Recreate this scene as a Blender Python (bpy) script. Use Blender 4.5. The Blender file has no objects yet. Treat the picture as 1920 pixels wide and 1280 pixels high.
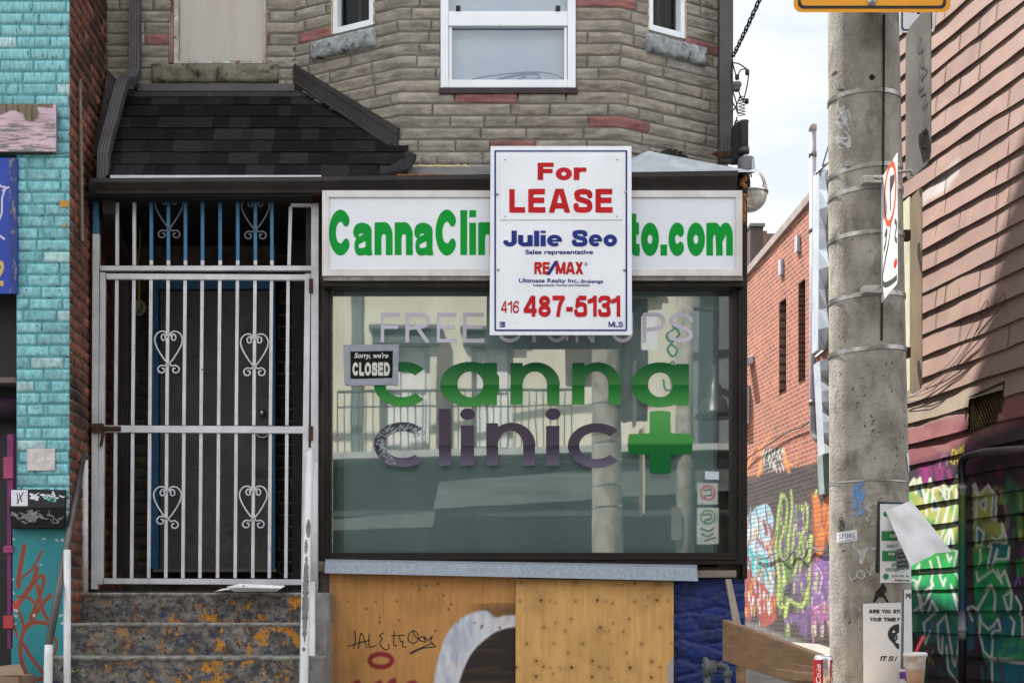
import bpy, math, random
import numpy as np
from mathutils import Vector, noise as mnoise
random.seed(7)
rng = np.random.RandomState(5)
sc = bpy.context.scene
COL = sc.collection

# ------------------------------------------------------------------ camera, sky, sun, exposure
F = 2666.667; CY = -9.2; HC = 1.35; X0 = 800.0; Y0 = 1149.5      # pixel focal length, camera y, eye height, principal point (1920 px wide picture)
cam = bpy.data.objects.new('camera', bpy.data.cameras.new('camera'))
COL.objects.link(cam); sc.camera = cam
cam.location = (0, CY, HC); cam.rotation_euler = (math.radians(90), 0, 0)
cam.data.lens = 50; cam.data.sensor_width = 36
cam.data.shift_x = (960 - X0) / 1920.0
cam.data.shift_y = (Y0 - 640) / 1920.0
cam.data.clip_end = 2000; cam.data.clip_start = 0.05
SUN_AZ = math.radians(51); SUN_EL = math.radians(55)
SV = Vector((-math.cos(SUN_AZ) * math.cos(SUN_EL), math.sin(SUN_AZ) * math.cos(SUN_EL), math.sin(SUN_EL)))
world = bpy.data.worlds.new('World'); sc.world = world; world.use_nodes = True
wt = world.node_tree; wn = wt.nodes
bg = wn['Background']; bg.inputs['Strength'].default_value = 0.075
sky = wn.new('ShaderNodeTexSky'); sky.sky_type = 'NISHITA'; sky.sun_disc = False
sky.sun_elevation = SUN_EL; sky.sun_rotation = math.atan2(SV.x, SV.y)
tc = wn.new('ShaderNodeTexCoord'); mp = wn.new('ShaderNodeMapping'); mp.inputs['Scale'].default_value = (1, 1, 2.6)
mp.inputs['Location'].default_value = (1.3, .2, .45)
nz = wn.new('ShaderNodeTexNoise'); nz.inputs['Scale'].default_value = 2.6; nz.inputs['Detail'].default_value = 7; nz.inputs['Roughness'].default_value = .55
rp = wn.new('ShaderNodeValToRGB'); rp.color_ramp.elements[0].position = .12; rp.color_ramp.elements[1].position = .38
nz2 = wn.new('ShaderNodeTexNoise'); nz2.inputs['Scale'].default_value = 5; nz2.inputs['Detail'].default_value = 5
rp2 = wn.new('ShaderNodeValToRGB'); rp2.color_ramp.elements[0].position = .38; rp2.color_ramp.elements[1].position = .62
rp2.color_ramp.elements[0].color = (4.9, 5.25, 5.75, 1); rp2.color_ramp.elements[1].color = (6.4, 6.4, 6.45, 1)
mx = wn.new('ShaderNodeMix'); mx.data_type = 'RGBA'
wt.links.new(tc.outputs['Generated'], mp.inputs['Vector'])
wt.links.new(mp.outputs[0], nz.inputs['Vector']); wt.links.new(mp.outputs[0], nz2.inputs['Vector'])
wt.links.new(nz.outputs['Fac'], rp.inputs['Fac']); wt.links.new(nz2.outputs['Fac'], rp2.inputs['Fac'])
wt.links.new(rp.outputs['Color'], mx.inputs['Factor'])
# clouds made brighter on the street side as added fill for the shop front
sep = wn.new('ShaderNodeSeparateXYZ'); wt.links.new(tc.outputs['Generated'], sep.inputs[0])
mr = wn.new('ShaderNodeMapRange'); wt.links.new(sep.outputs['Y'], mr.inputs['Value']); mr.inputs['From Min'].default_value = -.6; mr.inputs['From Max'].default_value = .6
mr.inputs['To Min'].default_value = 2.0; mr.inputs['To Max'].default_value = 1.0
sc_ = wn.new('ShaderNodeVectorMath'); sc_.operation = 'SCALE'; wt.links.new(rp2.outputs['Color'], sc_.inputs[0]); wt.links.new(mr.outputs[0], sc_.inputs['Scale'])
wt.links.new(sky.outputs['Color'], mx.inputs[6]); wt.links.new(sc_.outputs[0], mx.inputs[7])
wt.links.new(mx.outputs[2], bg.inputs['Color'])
sl = bpy.data.lights.new('sun', 'SUN'); sl.energy = 5.0; sl.angle = math.radians(.6); sl.color = (1, .95, .88)
so = bpy.data.objects.new('sun', sl); COL.objects.link(so)
so.rotation_euler = (-SV).to_track_quat('-Z', 'Y').to_euler()
sc.view_settings.view_transform = 'Standard'; sc.view_settings.look = 'None'
sc.view_settings.exposure = 1.25; sc.view_settings.gamma = 1

# ------------------------------------------------------------------ helpers
def sx(px, y): return (px - X0) * (y - CY) / F
def sz(py, y): return HC - (py - Y0) * (y - CY) / F
def P(px, py, y): return (sx(px, y), y, sz(py, y))
def srgb(r, g, b):
    return tuple(((c / 255 / 12.92) if c <= 10 else ((c / 255 + .055) / 1.055) ** 2.4) for c in (r, g, b))

class MB:
    def __init__(s): s.v = []; s.f = []; s.c = []
    def add(s, vs, fs, col=None):
        b = len(s.v); s.v += [tuple(p) for p in vs]; s.f += [tuple(i + b for i in f) for f in fs]
        if col is not None: s.c += [tuple(col)] * len(vs)
        return s
    def box(s, x0, x1, y0, y1, z0, z1, fn=None, col=None):
        vs = [(x, y, z) for z in (z0, z1) for y in (y0, y1) for x in (x0, x1)]
        if fn: vs = [fn(*p) for p in vs]
        return s.add(vs, [(0, 1, 3, 2)[::-1], (4, 5, 7, 6), (0, 1, 5, 4), (2, 3, 7, 6)[::-1], (0, 2, 6, 4)[::-1], (1, 3, 7, 5)], col)
    def quad(s, a, b, c, d, col=None): return s.add([a, b, c, d], [(0, 1, 2, 3)], col)
    def slab(s, pts, off, col=None):            # polygon given thickness by the vector off
        n = len(pts); o = Vector(off)
        vs = [Vector(p) for p in pts] + [Vector(p) + o for p in pts]
        fs = [tuple(range(n)), tuple(range(2 * n - 1, n - 1, -1))] + [(i, i + n, (i + 1) % n + n, (i + 1) % n) for i in range(n)]
        return s.add(vs, fs, col)
    def tube(s, path, r, n=10, cap=True, col=None):
        pts = [Vector(p) for p in path]; m = len(pts)
        rr = r if isinstance(r, (list, tuple)) else [r] * m
        vs = []; up = None
        for i, p in enumerate(pts):
            t = (pts[min(i + 1, m - 1)] - pts[max(i - 1, 0)])
            t = t.normalized() if t.length > 1e-9 else Vector((0, 0, 1))
            if up is None:
                up = Vector((0, 0, 1)) if abs(t.z) < .9 else Vector((0, 1, 0))
            a = t.cross(up)
            if a.length < 1e-6: a = t.cross(Vector((1, 0, 0)))
            a.normalize(); b = a.cross(t).normalized(); up = b
            for k in range(n):
                w = 2 * math.pi * (k + .5) / n
                vs.append(p + a * math.cos(w) * rr[i] + b * math.sin(w) * rr[i])
        fs = [(i * n + k, i * n + (k + 1) % n, (i + 1) * n + (k + 1) % n, (i + 1) * n + k) for i in range(m - 1) for k in range(n)]
        if cap: fs += [tuple(range(n))[::-1], tuple(range((m - 1) * n, m * n))]
        return s.add(vs, fs, col)
    def lathe(s, prof, c, n=28, axis='z', col=None):   # prof: (r, h)
        vs = []
        for r, h in prof:
            for k in range(n):
                w = 2 * math.pi * k / n
                if axis == 'z': vs.append((c[0] + r * math.cos(w), c[1] + r * math.sin(w), c[2] + h))
                elif axis == 'y': vs.append((c[0] + r * math.cos(w), c[1] + h, c[2] + r * math.sin(w)))
                else: vs.append((c[0] + h, c[1] + r * math.cos(w), c[2] + r * math.sin(w)))
        fs = [(i * n + k, i * n + (k + 1) % n, (i + 1) * n + (k + 1) % n, (i + 1) * n + k) for i in range(len(prof) - 1) for k in range(n)]
        fs += [tuple(range(n))[::-1], tuple(range((len(prof) - 1) * n, len(prof) * n))]
        return s.add(vs, fs, col)
    def flat(s, vf, fn, col=None):
        v, f = vf
        return s.add([fn(x, z) for x, z in v], f, col)

WL = {}
def thing(name, label, cat, loc, group=None):
    o = bpy.data.objects.new(name, None); COL.objects.link(o); o.location = loc; o.empty_display_size = .1
    WL[o.name] = Vector(loc); o['label'] = label; o['category'] = cat
    if group: o['group'] = group
    return o
def obj(name, mb, mat, parent=None, smooth=False, bevel=0, label=None, cat=None, group=None, kind=None, solid=0):
    v = np.array(mb.v, dtype=float)
    if parent is not None: base = np.array(WL[parent.name])
    elif kind == 'structure': base = np.zeros(3)
    else: base = np.array([(v[:, 0].min() + v[:, 0].max()) / 2, (v[:, 1].min() + v[:, 1].max()) / 2, v[:, 2].min()])
    me = bpy.data.meshes.new(name); me.from_pydata((v - base).tolist(), [], mb.f)
    if mb.c and len(mb.c) == len(mb.v):
        a = me.color_attributes.new('Col', 'FLOAT_COLOR', 'POINT')
        ca = np.array(mb.c); cc = np.ones((len(mb.c), 4)); cc[:, :ca.shape[1]] = ca
        a.data.foreach_set('color', cc.ravel())
    me.materials.append(mat)
    if smooth: me.polygons.foreach_set('use_smooth', [True] * len(me.polygons))
    me.validate(); me.update()
    o = bpy.data.objects.new(name, me); COL.objects.link(o)
    if parent is not None: o.parent = parent; WL[o.name] = WL[parent.name].copy()
    else: o.location = base; WL[o.name] = Vector(base)
    if smooth == 'auto' or (smooth and bevel):
        pass
    if solid:
        m = o.modifiers.new('solid', 'SOLIDIFY'); m.thickness = solid; m.offset = -1
    if bevel:
        m = o.modifiers.new('bevel', 'BEVEL'); m.width = bevel; m.segments = 2; m.limit_method = 'ANGLE'; m.angle_limit = math.radians(50)
    if label: o['label'] = label
    if cat: o['category'] = cat
    if group: o['group'] = group
    if kind: o['kind'] = kind
    return o

def M(name, col, col2=None, nscale=6, rough=.7, bump=0, bscale=40, metal=0, stretch=(1, 1, 1), attr=False, var=.25, contrast=(.38, .62), spec=.4, col3=None, n3=15, t3=(.58, .66), bstretch=None, detail=6):
    m = bpy.data.materials.new(name); m.use_nodes = True
    nt = m.node_tree; N = nt.nodes; L = nt.links
    b = N['Principled BSDF']
    b.inputs['Roughness'].default_value = rough; b.inputs['Metallic'].default_value = metal
    b.inputs['Specular IOR Level'].default_value = spec
    t = N.new('ShaderNodeTexCoord'); mp = N.new('ShaderNodeMapping'); mp.inputs['Scale'].default_value = stretch
    L.new(t.outputs['Object'], mp.inputs['Vector'])
    def ns(scale, vec, det=detail):
        n = N.new('ShaderNodeTexNoise'); n.inputs['Scale'].default_value = scale; n.inputs['Detail'].default_value = det
        n.inputs['Roughness'].default_value = .62; L.new(vec, n.inputs['Vector']); return n
    n = ns(nscale, mp.outputs[0])
    r = N.new('ShaderNodeValToRGB'); r.color_ramp.elements[0].position = contrast[0]; r.color_ramp.elements[1].position = contrast[1]
    L.new(n.outputs['Fac'], r.inputs['Fac'])
    mix = N.new('ShaderNodeMix'); mix.data_type = 'RGBA'
    L.new(r.outputs['Color'], mix.inputs['Factor'])
    if attr:
        a = N.new('ShaderNodeAttribute'); a.attribute_name = 'Col'
        mul = N.new('ShaderNodeMix'); mul.data_type = 'RGBA'; mul.blend_type = 'MULTIPLY'; mul.inputs['Factor'].default_value = 1
        mix.inputs[6].default_value = (1 - var,) * 3 + (1,); mix.inputs[7].default_value = (1 + var * .4,) * 3 + (1,)
        L.new(a.outputs['Color'], mul.inputs[6]); L.new(mix.outputs[2], mul.inputs[7]); out = mul.outputs[2]
    else:
        c2 = col2 if col2 else tuple(c * (1 - var) for c in col)
        mix.inputs[6].default_value = tuple(col) + (1,); mix.inputs[7].default_value = tuple(c2) + (1,); out = mix.outputs[2]
    if col3:
        n3_ = ns(n3, mp.outputs[0]); r3 = N.new('ShaderNodeValToRGB'); r3.color_ramp.elements[0].position = t3[0]; r3.color_ramp.elements[1].position = t3[1]
        L.new(n3_.outputs['Fac'], r3.inputs['Fac'])
        m3 = N.new('ShaderNodeMix'); m3.data_type = 'RGBA'; L.new(r3.outputs['Color'], m3.inputs['Factor'])
        L.new(out, m3.inputs[6]); m3.inputs[7].default_value = tuple(col3) + (1,); out = m3.outputs[2]
    L.new(out, b.inputs['Base Color'])
    if bump:
        if bstretch:
            mp2 = N.new('ShaderNodeMapping'); mp2.inputs['Scale'].default_value = bstretch; L.new(t.outputs['Object'], mp2.inputs['Vector']); bv = mp2.outputs[0]
        else: bv = mp.outputs[0]
        nb = ns(bscale, bv); bp = N.new('ShaderNodeBump'); bp.inputs['Strength'].default_value = bump; bp.inputs['Distance'].default_value = .01
        L.new(nb.outputs['Fac'], bp.inputs['Height']); L.new(bp.outputs['Normal'], b.inputs['Normal'])
    return m

def glass_mat(name, fac, tint, rough=0.016):
    m = bpy.data.materials.new(name); m.use_nodes = True; nt = m.node_tree; N = nt.nodes; L = nt.links
    N.remove(N['Principled BSDF']); out = N['Material Output']
    g = N.new('ShaderNodeBsdfGlossy'); g.inputs['Roughness'].default_value = rough; g.inputs['Color'].default_value = (.95, .97, .95, 1)
    t = N.new('ShaderNodeBsdfTransparent'); t.inputs['Color'].default_value = tint + (1,)
    lw = N.new('ShaderNodeFresnel'); lw.inputs['IOR'].default_value = 1.5
    ad = N.new('ShaderNodeMath'); ad.operation = 'ADD'; ad.use_clamp = True; ad.inputs[1].default_value = fac
    L.new(lw.outputs[0], ad.inputs[0])
    # faint waviness of old plate glass
    tcn = N.new('ShaderNodeTexCoord'); nn = N.new('ShaderNodeTexNoise'); nn.inputs['Scale'].default_value = 1.6; nn.inputs['Detail'].default_value = 2
    bp = N.new('ShaderNodeBump'); bp.inputs['Strength'].default_value = .05; bp.inputs['Distance'].default_value = .02
    bp.inputs['Strength'].default_value = .022; L.new(tcn.outputs['Object'], nn.inputs['Vector']); L.new(nn.outputs['Fac'], bp.inputs['Height']); L.new(bp.outputs['Normal'], g.inputs['Normal'])
    mix = N.new('ShaderNodeMixShader')
    L.new(ad.outputs[0], mix.inputs['Fac']); L.new(t.outputs[0], mix.inputs[1]); L.new(g.outputs[0], mix.inputs[2]); L.new(mix.outputs[0], out.inputs['Surface'])
    return m

# ---- numpy value noise and painted canvases
def vnoise(x, y, seed=0):
    xi = np.floor(x).astype(np.int64); yi = np.floor(y).astype(np.int64); xf = x - xi; yf = y - yi
    xf = xf * xf * (3 - 2 * xf); yf = yf * yf * (3 - 2 * yf)
    def h(a, b):
        n = (a * 374761393 + b * 668265263 + seed * 144665) & 0x7fffffff
        n = ((n ^ (n >> 13)) * 1274126177) & 0x7fffffff
        return ((n ^ (n >> 16)) & 0xffff) / 65535.0
    return (h(xi, yi) * (1 - xf) + h(xi + 1, yi) * xf) * (1 - yf) + (h(xi, yi + 1) * (1 - xf) + h(xi + 1, yi + 1) * xf) * yf
def fbm(x, y, seed=0, o=4):
    a = .5; s = 0; t = 0
    for i in range(o): s = s + a * vnoise(x * 2 ** i, y * 2 ** i, seed + i); t += a; a *= .5
    return s / t
def seg_dist(X, Y, pts, butt=False):
    d = np.full(X.shape, 1e9)
    n = len(pts) - 1
    for i in range(n):
        ax, ay = pts[i][:2]; bx, by = pts[i + 1][:2]; dx, dy = bx - ax, by - ay; L2 = dx * dx + dy * dy + 1e-12
        t = ((X - ax) * dx + (Y - ay) * dy) / L2
        q = np.clip(t, 0, 1); e = np.hypot(X - ax - q * dx, Y - ay - q * dy)
        if butt:
            if i == 0: e = np.where(t < 0, 1e9, e)
            if i == n - 1: e = np.where(t > 1, 1e9, e)
        d = np.minimum(d, e)
    return d
def in_poly(X, Y, poly):
    c = np.zeros(X.shape, bool); n = len(poly)
    for i in range(n):
        x1, y1 = poly[i]; x2, y2 = poly[(i + 1) % n]
        if y1 == y2: continue
        k = (y1 > Y) != (y2 > Y)
        c ^= k & (X < (x2 - x1) * (Y - y1) / (y2 - y1) + x1)
    return c
class Canvas:
    def __init__(s, X, Y, base): s.X = X; s.Y = Y; s.C = np.empty(X.shape + (3,)); s.C[:] = base
    def blend(s, a, col):
        a = a[..., None]; s.C = s.C * (1 - a) + np.asarray(col) * a
    def stroke(s, pts, w, col, soft=1.0, op=1.0):
        pa = np.array([p[:2] for p in pts]); m = w + soft * 2
        k = (s.X > pa[:, 0].min() - m) & (s.X < pa[:, 0].max() + m) & (s.Y > pa[:, 1].min() - m) & (s.Y < pa[:, 1].max() + m)
        if not k.any(): return
        d = seg_dist(s.X[k], s.Y[k], pts); a = np.clip((w / 2 - d) / soft + .5, 0, 1) * op
        s.C[k] = s.C[k] * (1 - a[:, None]) + np.asarray(col) * a[:, None]
    def fill(s, poly, col, soft=0.0, op=1.0):
        a = in_poly(s.X, s.Y, poly).astype(float)
        if soft:
            d = seg_dist(s.X, s.Y, list(poly) + [poly[0]]); sg = np.where(a > .5, d, -d); a = np.clip(sg / soft + .5, 0, 1)
        s.blend(a * op, col)

def spl(pts, n=7):
    p = [pts[0]] + list(pts) + [pts[-1]]; out = []
    for i in range(1, len(p) - 2):
        for k in range(n):
            t = k / n; a, b, c, d = p[i - 1], p[i], p[i + 1], p[i + 2]
            out.append(tuple(.5 * ((2 * b[j]) + (-a[j] + c[j]) * t + (2 * a[j] - 5 * b[j] + 4 * c[j] - d[j]) * t * t + (-a[j] + 3 * b[j] - 3 * c[j] + d[j]) * t ** 3) for j in range(len(b))))
    out.append(tuple(pts[-1])); return out
def arc(cx, cz, rx, rz, a0, a1, n=26):
    return [(cx + rx * math.cos(math.radians(a0 + (a1 - a0) * i / n)), cz + rz * math.sin(math.radians(a0 + (a1 - a0) * i / n))) for i in range(n + 1)]

# ---- filled outline of a 2-D field (marching squares): clean, non-overlapping faces
def field_mesh(fn, x0, x1, z0, z1, res):
    nx = max(3, int((x1 - x0) / res) + 1); nzv = max(3, int((z1 - z0) / res) + 1)
    xs = np.linspace(x0, x1, nx); zs = np.linspace(z0, z1, nzv)
    X, Z = np.meshgrid(xs, zs); f = fn(X, Z)
    f[0, :] = np.minimum(f[0, :], -1e-4); f[-1, :] = np.minimum(f[-1, :], -1e-4); f[:, 0] = np.minimum(f[:, 0], -1e-4); f[:, -1] = np.minimum(f[:, -1], -1e-4)
    ins = f > 0; cnt = ins[:-1, :-1].astype(int) + ins[1:, :-1] + ins[:-1, 1:] + ins[1:, 1:]
    V = []; FC = []
    for j in range(nzv - 1):
        row = cnt[j]; i = 0
        if not row.any(): continue
        while i < nx - 1:
            if row[i] == 4:
                k = i
                while k < nx - 1 and row[k] == 4: k += 1
                b = len(V); V += [(xs[i], zs[j]), (xs[k], zs[j]), (xs[k], zs[j + 1]), (xs[i], zs[j + 1])]; FC.append((b, b + 1, b + 2, b + 3)); i = k
            else:
                if row[i]:
                    cs = [(j, i), (j, i + 1), (j + 1, i + 1), (j + 1, i)]; poly = []
                    for q in range(4):
                        a = cs[q]; c = cs[(q + 1) % 4]; fa = f[a]; fc = f[c]
                        if fa > 0: poly.append((xs[a[1]], zs[a[0]]))
                        if (fa > 0) != (fc > 0):
                            t = fa / (fa - fc); poly.append((xs[a[1]] + t * (xs[c[1]] - xs[a[1]]), zs[a[0]] + t * (zs[c[0]] - zs[a[0]])))
                    if len(poly) > 2:
                        b = len(V); V += poly; FC.append(tuple(range(b, b + len(poly))))
                i += 1
    return V, FC

# ---- bold sans lettering as strokes
def glyph(ch, w):
    h = w / 2; x = .73; T = 1 - h
    G = {
     'F': (.72, [[(h, 0), (h, 1)], [(h, T), (.72, T)], [(h, .52), (.66, .52)]]),
     'E': (.76, [[(h, 0), (h, 1)], [(h, T), (.75, T)], [(h, .52), (.70, .52)], [(h, h), (.76, h)]]),
     'L': (.70, [[(h, 0), (h, 1)], [(h, h), (.70, h)]]),
     'A': (.96, [[(h * .85, -.1), (.455, 1.12)], [(.96 - h * .85, -.1), (.505, 1.12)], [(.22, .29), (.74, .29)]]),
     'S': (.84, [spl([(.84 - h, .70), (.80 - h, .83), (.43, T), (.06 + h, .83), (.05 + h, .70), (.22, .585), (.43, .52), (.66, .43), (.84 - h, .28), (.78 - h, .15), (.43, h), (h + .05, .15), (h, .31)])]),
     'C': (.88, [arc(.44, .5, .44 - h, .5 - h, 38, 322, 40)]),
     'O': (.92, [arc(.46, .5, .46 - h, .5 - h, 0, 360, 44)]),
     'G': (.92, [arc(.45, .5, .45 - h, .5 - h, 42, 345, 40), [(.92 - h, 0.05), (.92 - h, .48)], [(.5, .44), (.92, .44)]]),
     'D': (.86, [[(h, 0), (h, 1)], [(h, T), (.4, T)] + arc(.4, .5, .46 - h, .5 - h, 88, -88, 24) + [(h, h)]]),
     'J': (.66, [[(.66 - h, 1), (.66 - h, .34)] + arc(.33, .34, .33 - h, .34 - h, 0, -170, 20)]),
     'M': (1.0, [[(h, 0), (h, 1)], [(1 - h, 0), (1 - h, 1)], [(h * .9, 1.05), (.5, .06)], [(1 - h * .9, 1.05), (.5, .06)]]),
     'X': (.86, [[(-.02 + h, -.1), (.86 - h, 1.1)], [(.88 - h, -.1), (h, 1.1)]]),
     'R': (.84, [[(h, 0), (h, 1)], [(h, T), (.5, T)] + arc(.5, .735, .32 - h, .265 - h, 90, -90, 16) + [(h, .47)], [(.42, .47), (.84 - h * .8, -.08)]]),
     'P': (.78, [[(h, 0), (h, 1)], [(h, T), (.48, T)] + arc(.48, .71, .30 - h, .29 - h, 90, -90, 16) + [(h, .42)]]),
     'U': (.84, [[(h, 1), (h, .36)] + arc(.42, .36, .42 - h, .36 - h, 180, 360, 24) + [(.84 - h, 1)]]),
     'I': (w, [[(h, 0), (h, 1)]]),
     'N': (.84, [[(h, 0), (h, 1)], [(.84 - h, 0), (.84 - h, 1)], [(h * .9, 1.08), (.84 - h * .9, -.08)]]),
     'T': (.8, [[(.4, 0), (.4, 1)], [(0, T), (.8, T)]]),
     'Y': (.86, [[(.43, 0), (.43, .45)], [(h * .8, 1.08), (.43, .4)], [(.86 - h * .8, 1.08), (.43, .4)]]),
     'K': (.84, [[(h, 0), (h, 1)], [(.1, .3), (.84 - h, 1.1)], [(.3, .55), (.86 - h, -.1)]]),
     'V': (.86, [[(h * .8, 1.08), (.43, -.06)], [(.86 - h * .8, 1.08), (.43, -.06)]]),
     'W': (1.2, [[(h * .8, 1.08), (.32, -.06)], [(.32, -.06), (.6, 1.05)], [(.6, 1.05), (.88, -.06)], [(1.2 - h * .8, 1.08), (.88, -.06)]]),
     'B': (.82, [[(h, 0), (h, 1)], [(h, T), (.48, T)] + arc(.48, .755, .28 - h * .9, .245 - h, 90, -90, 14) + [(h, .52)], [(h, .52), (.5, .52)] + arc(.5, .27, .32 - h, .27 - h, 90, -90, 14) + [(h, h)]]),
     'o': (.72, [arc(.36, x / 2, .36 - h, x / 2 - h, 0, 360, 36)]),
     'c': (.68, [arc(.35, x / 2, .35 - h, x / 2 - h, 42, 318, 30)]),
     'e': (.72, [(.88, arc(.36, x / 2, .36 - h * .9, x / 2 - h * .85, 0, 299, 36)), (.5, [(h, x / 2 - .012), (.72 - h * .08, x / 2 - .012)])]),
     'r': (.50, [[(h, 0), (h, x)], spl([(h, .36), (h + .06, .56), (.30, x - h * 1.1), (.50, x - h * 1.05)])]),
     'u': (.70, [[(h, x), (h, .28)] + arc(.34, .28, .34 - h, .28 - h, 180, 350, 18) + [(.70 - h, .34)], [(.70 - h, 0), (.70 - h, x)]]),
     'n': (.70, [[(h, 0), (h, x)], [(h, .38)] + arc(.36, x - .30, .34 - h, .30 - h, 165, 0, 18) + [(.70 - h, 0)]]),
     'm': (1.06, [[(h, 0), (h, x)], [(h, .38)] + arc(.33, x - .28, .30 - h, .28 - h, 165, 0, 16) + [(.53, 0)], [(.53, .38)] + arc(.78, x - .28, .28 - h, .28 - h, 165, 0, 16) + [(1.06 - h, 0)]]),
     'l': (w, [[(h, 0), (h, 1)]]),
     'i': (w, [[(h, 0), (h, x)], [(h, .83), (h, 1)]]),
     'a': (.72, [(.9, spl([(h * .7, x * .68), (.14, x - h * 1.25), (.34, x - h), (.55, x - h * 1.4), (.70 - h, x * .62), (.70 - h, x * .4)]) + [(.70 - h, .12), (.74 - h, -.02)]), (.62, spl([(.68 - h, x * .58), (.40, x * .53), (.15, x * .42), (h * .8, x * .26), (h + .02, h * .75), (.30, h * .62), (.48, .12), (.66 - h * .5, .28)]))]),
     't': (.46, [[(.2, .93), (.2, .22)] + arc(.36, .22, .16, .22 - h, 180, 265, 10) + [(.46, h)], [(0, x - h), (.44, x - h)]]),
     '.': (w, [[(h, 0), (h, w)]]),
     ',': (w, [[(h, w), (h, 0), (h * .6, -.12)]]),
     '-': (.42, [[(0, .36), (.42, .36)]]),
     '/': (.62, [[(h * .7, -.1), (.62 - h * .7, 1.1)]]),
     ' ': (.32, []),
     '1': (.50, [[(.50 - h, 0), (.50 - h, 1)], spl([(.50 - h, .93), (.26, .80), (.0, .72)])]),
     '4': (.80, [[(.60, 0), (.60, 1)], [(0, .29), (.80, .29)], [(.06, .26), (.60, 1.03)]]),
     '6': (.76, [arc(.38, .33, .38 - h, .33 - h, 0, 360, 30), spl([(.76 - h, .76), (.62, T), (.42, T), (.2, .84), (h, .56), (h, .33)])]),
     '8': (.76, [arc(.38, .74, .34 - h, .26 - h, 0, 360, 28), arc(.38, .29, .38 - h, .29 - h, 0, 360, 28)]),
     '7': (.74, [[(0, T), (.74, T)], spl([(.68, .9), (.46, .56), (.32, -.05)])]),
     '5': (.76, [[(.72, T), (.2, T)], [(.22, T), (.15, .52)], spl([(.13, .50), (.34, .60), (.62, .54), (.76 - h, .33), (.64, .14), (.38, h), (.14, .13), (h * .7, .28)])]),
     '3': (.74, [spl([(h * .8, .76), (.18, T - .02), (.38, T), (.62, .86), (.64, .70), (.52, .57), (.30, .535)]), spl([(.30, .535), (.56, .48), (.74 - h, .29), (.62, .14), (.38, h), (.14, .13), (h * .7, .28)])]),
     '2': (.74, [spl([(h, .72), (.16, T - .03), (.38, T), (.62, .86), (.64, .68), (.45, .45), (.12, h + .02)]), [(.02, h), (.74, h)]]),
    }
    return G.get(ch, G['o'])
def bold(text, x0, x1, z0, z1, w=.2, gap=.08, res=None, shear=0):
    """letters fitted so the run spans x0..x1 and baseline z0..cap height z1"""
    pen = 0; items = []
    for ch in text:
        W, st = glyph(ch, w); items.append((ch, pen, W, st)); pen += W + gap
    tot = pen - gap; kx = (x1 - x0) / tot; kz = z1 - z0
    V = []; FC = []
    for ch, p, W, st in items:
        if not st: continue
        lo = -.15 if ch in ',' else 0.0
        def fn(X, Z, st=st, lo=lo):
            f = np.full(X.shape, -1e9)
            for s_ in st:
                kf = 1
                if isinstance(s_, tuple): kf, s_ = s_
                f = np.maximum(f, w * kf / 2 - seg_dist(X, Z, s_, True))
            return np.minimum(f, np.minimum(Z - lo, 1 - Z))
        v, fc = field_mesh(fn, -.06, W + .06, lo - .04, 1.04, res or .017)
        b = len(V); V += [(x0 + (p + a) * kx + shear * c * kz, z0 + c * kz) for a, c in v]; FC += [tuple(i + b for i in q) for q in fc]
    return V, FC
def thin(text, x0, x1, z0, z1, off=0.0, shear=0):
    """small print in Blender's built-in face, fitted to the box"""
    c = bpy.data.curves.new('tmp', 'FONT'); c.body = text; c.offset = off; c.shear = shear; c.resolution_u = 4
    o = bpy.data.objects.new('tmp', c); COL.objects.link(o)
    dg = bpy.context.evaluated_depsgraph_get(); me = bpy.data.meshes.new_from_object(o.evaluated_get(dg))
    v = [(p.co.x, p.co.y) for p in me.vertices]; f = [tuple(q.vertices) for q in me.polygons]
    bpy.data.objects.remove(o); bpy.data.curves.remove(c); bpy.data.meshes.remove(me)
    a = np.array(v); mn = a.min(0); mxx = a.max(0); kx = (x1 - x0) / (mxx[0] - mn[0]); kz = (z1 - z0) / (mxx[1] - mn[1])
    return [(x0 + (p[0] - mn[0]) * kx, z0 + (p[1] - mn[1]) * kz) for p in v], f
def ribbon(paths, w, res, pad=None):
    """painted line(s) of width w as one clean outline; paths in any 2-D unit"""
    al = [p for q in paths for p in q]; xs = [p[0] for p in al]; zs = [p[1] for p in al]; m = pad or w
    def fn(X, Z):
        f = np.full(X.shape, -1e9)
        for q in paths: f = np.maximum(f, w / 2 - seg_dist(X, Z, q))
        return f
    return field_mesh(fn, min(xs) - m, max(xs) + m, min(zs) - m, max(zs) + m, res)
def rect2(x0, x1, z0, z1, n=1, m=1):
    V = [(x0 + (x1 - x0) * i / n, z0 + (z1 - z0) * j / m) for j in range(m + 1) for i in range(n + 1)]
    return V, [(j * (n + 1) + i, j * (n + 1) + i + 1, (j + 1) * (n + 1) + i + 1, (j + 1) * (n + 1) + i) for j in range(m) for i in range(n)]
def onplane(y):                      # 2-D pixel-measured drawing -> plane at depth y
    return lambda px, py: (sx(px, y), y, sz(py, y))

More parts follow.
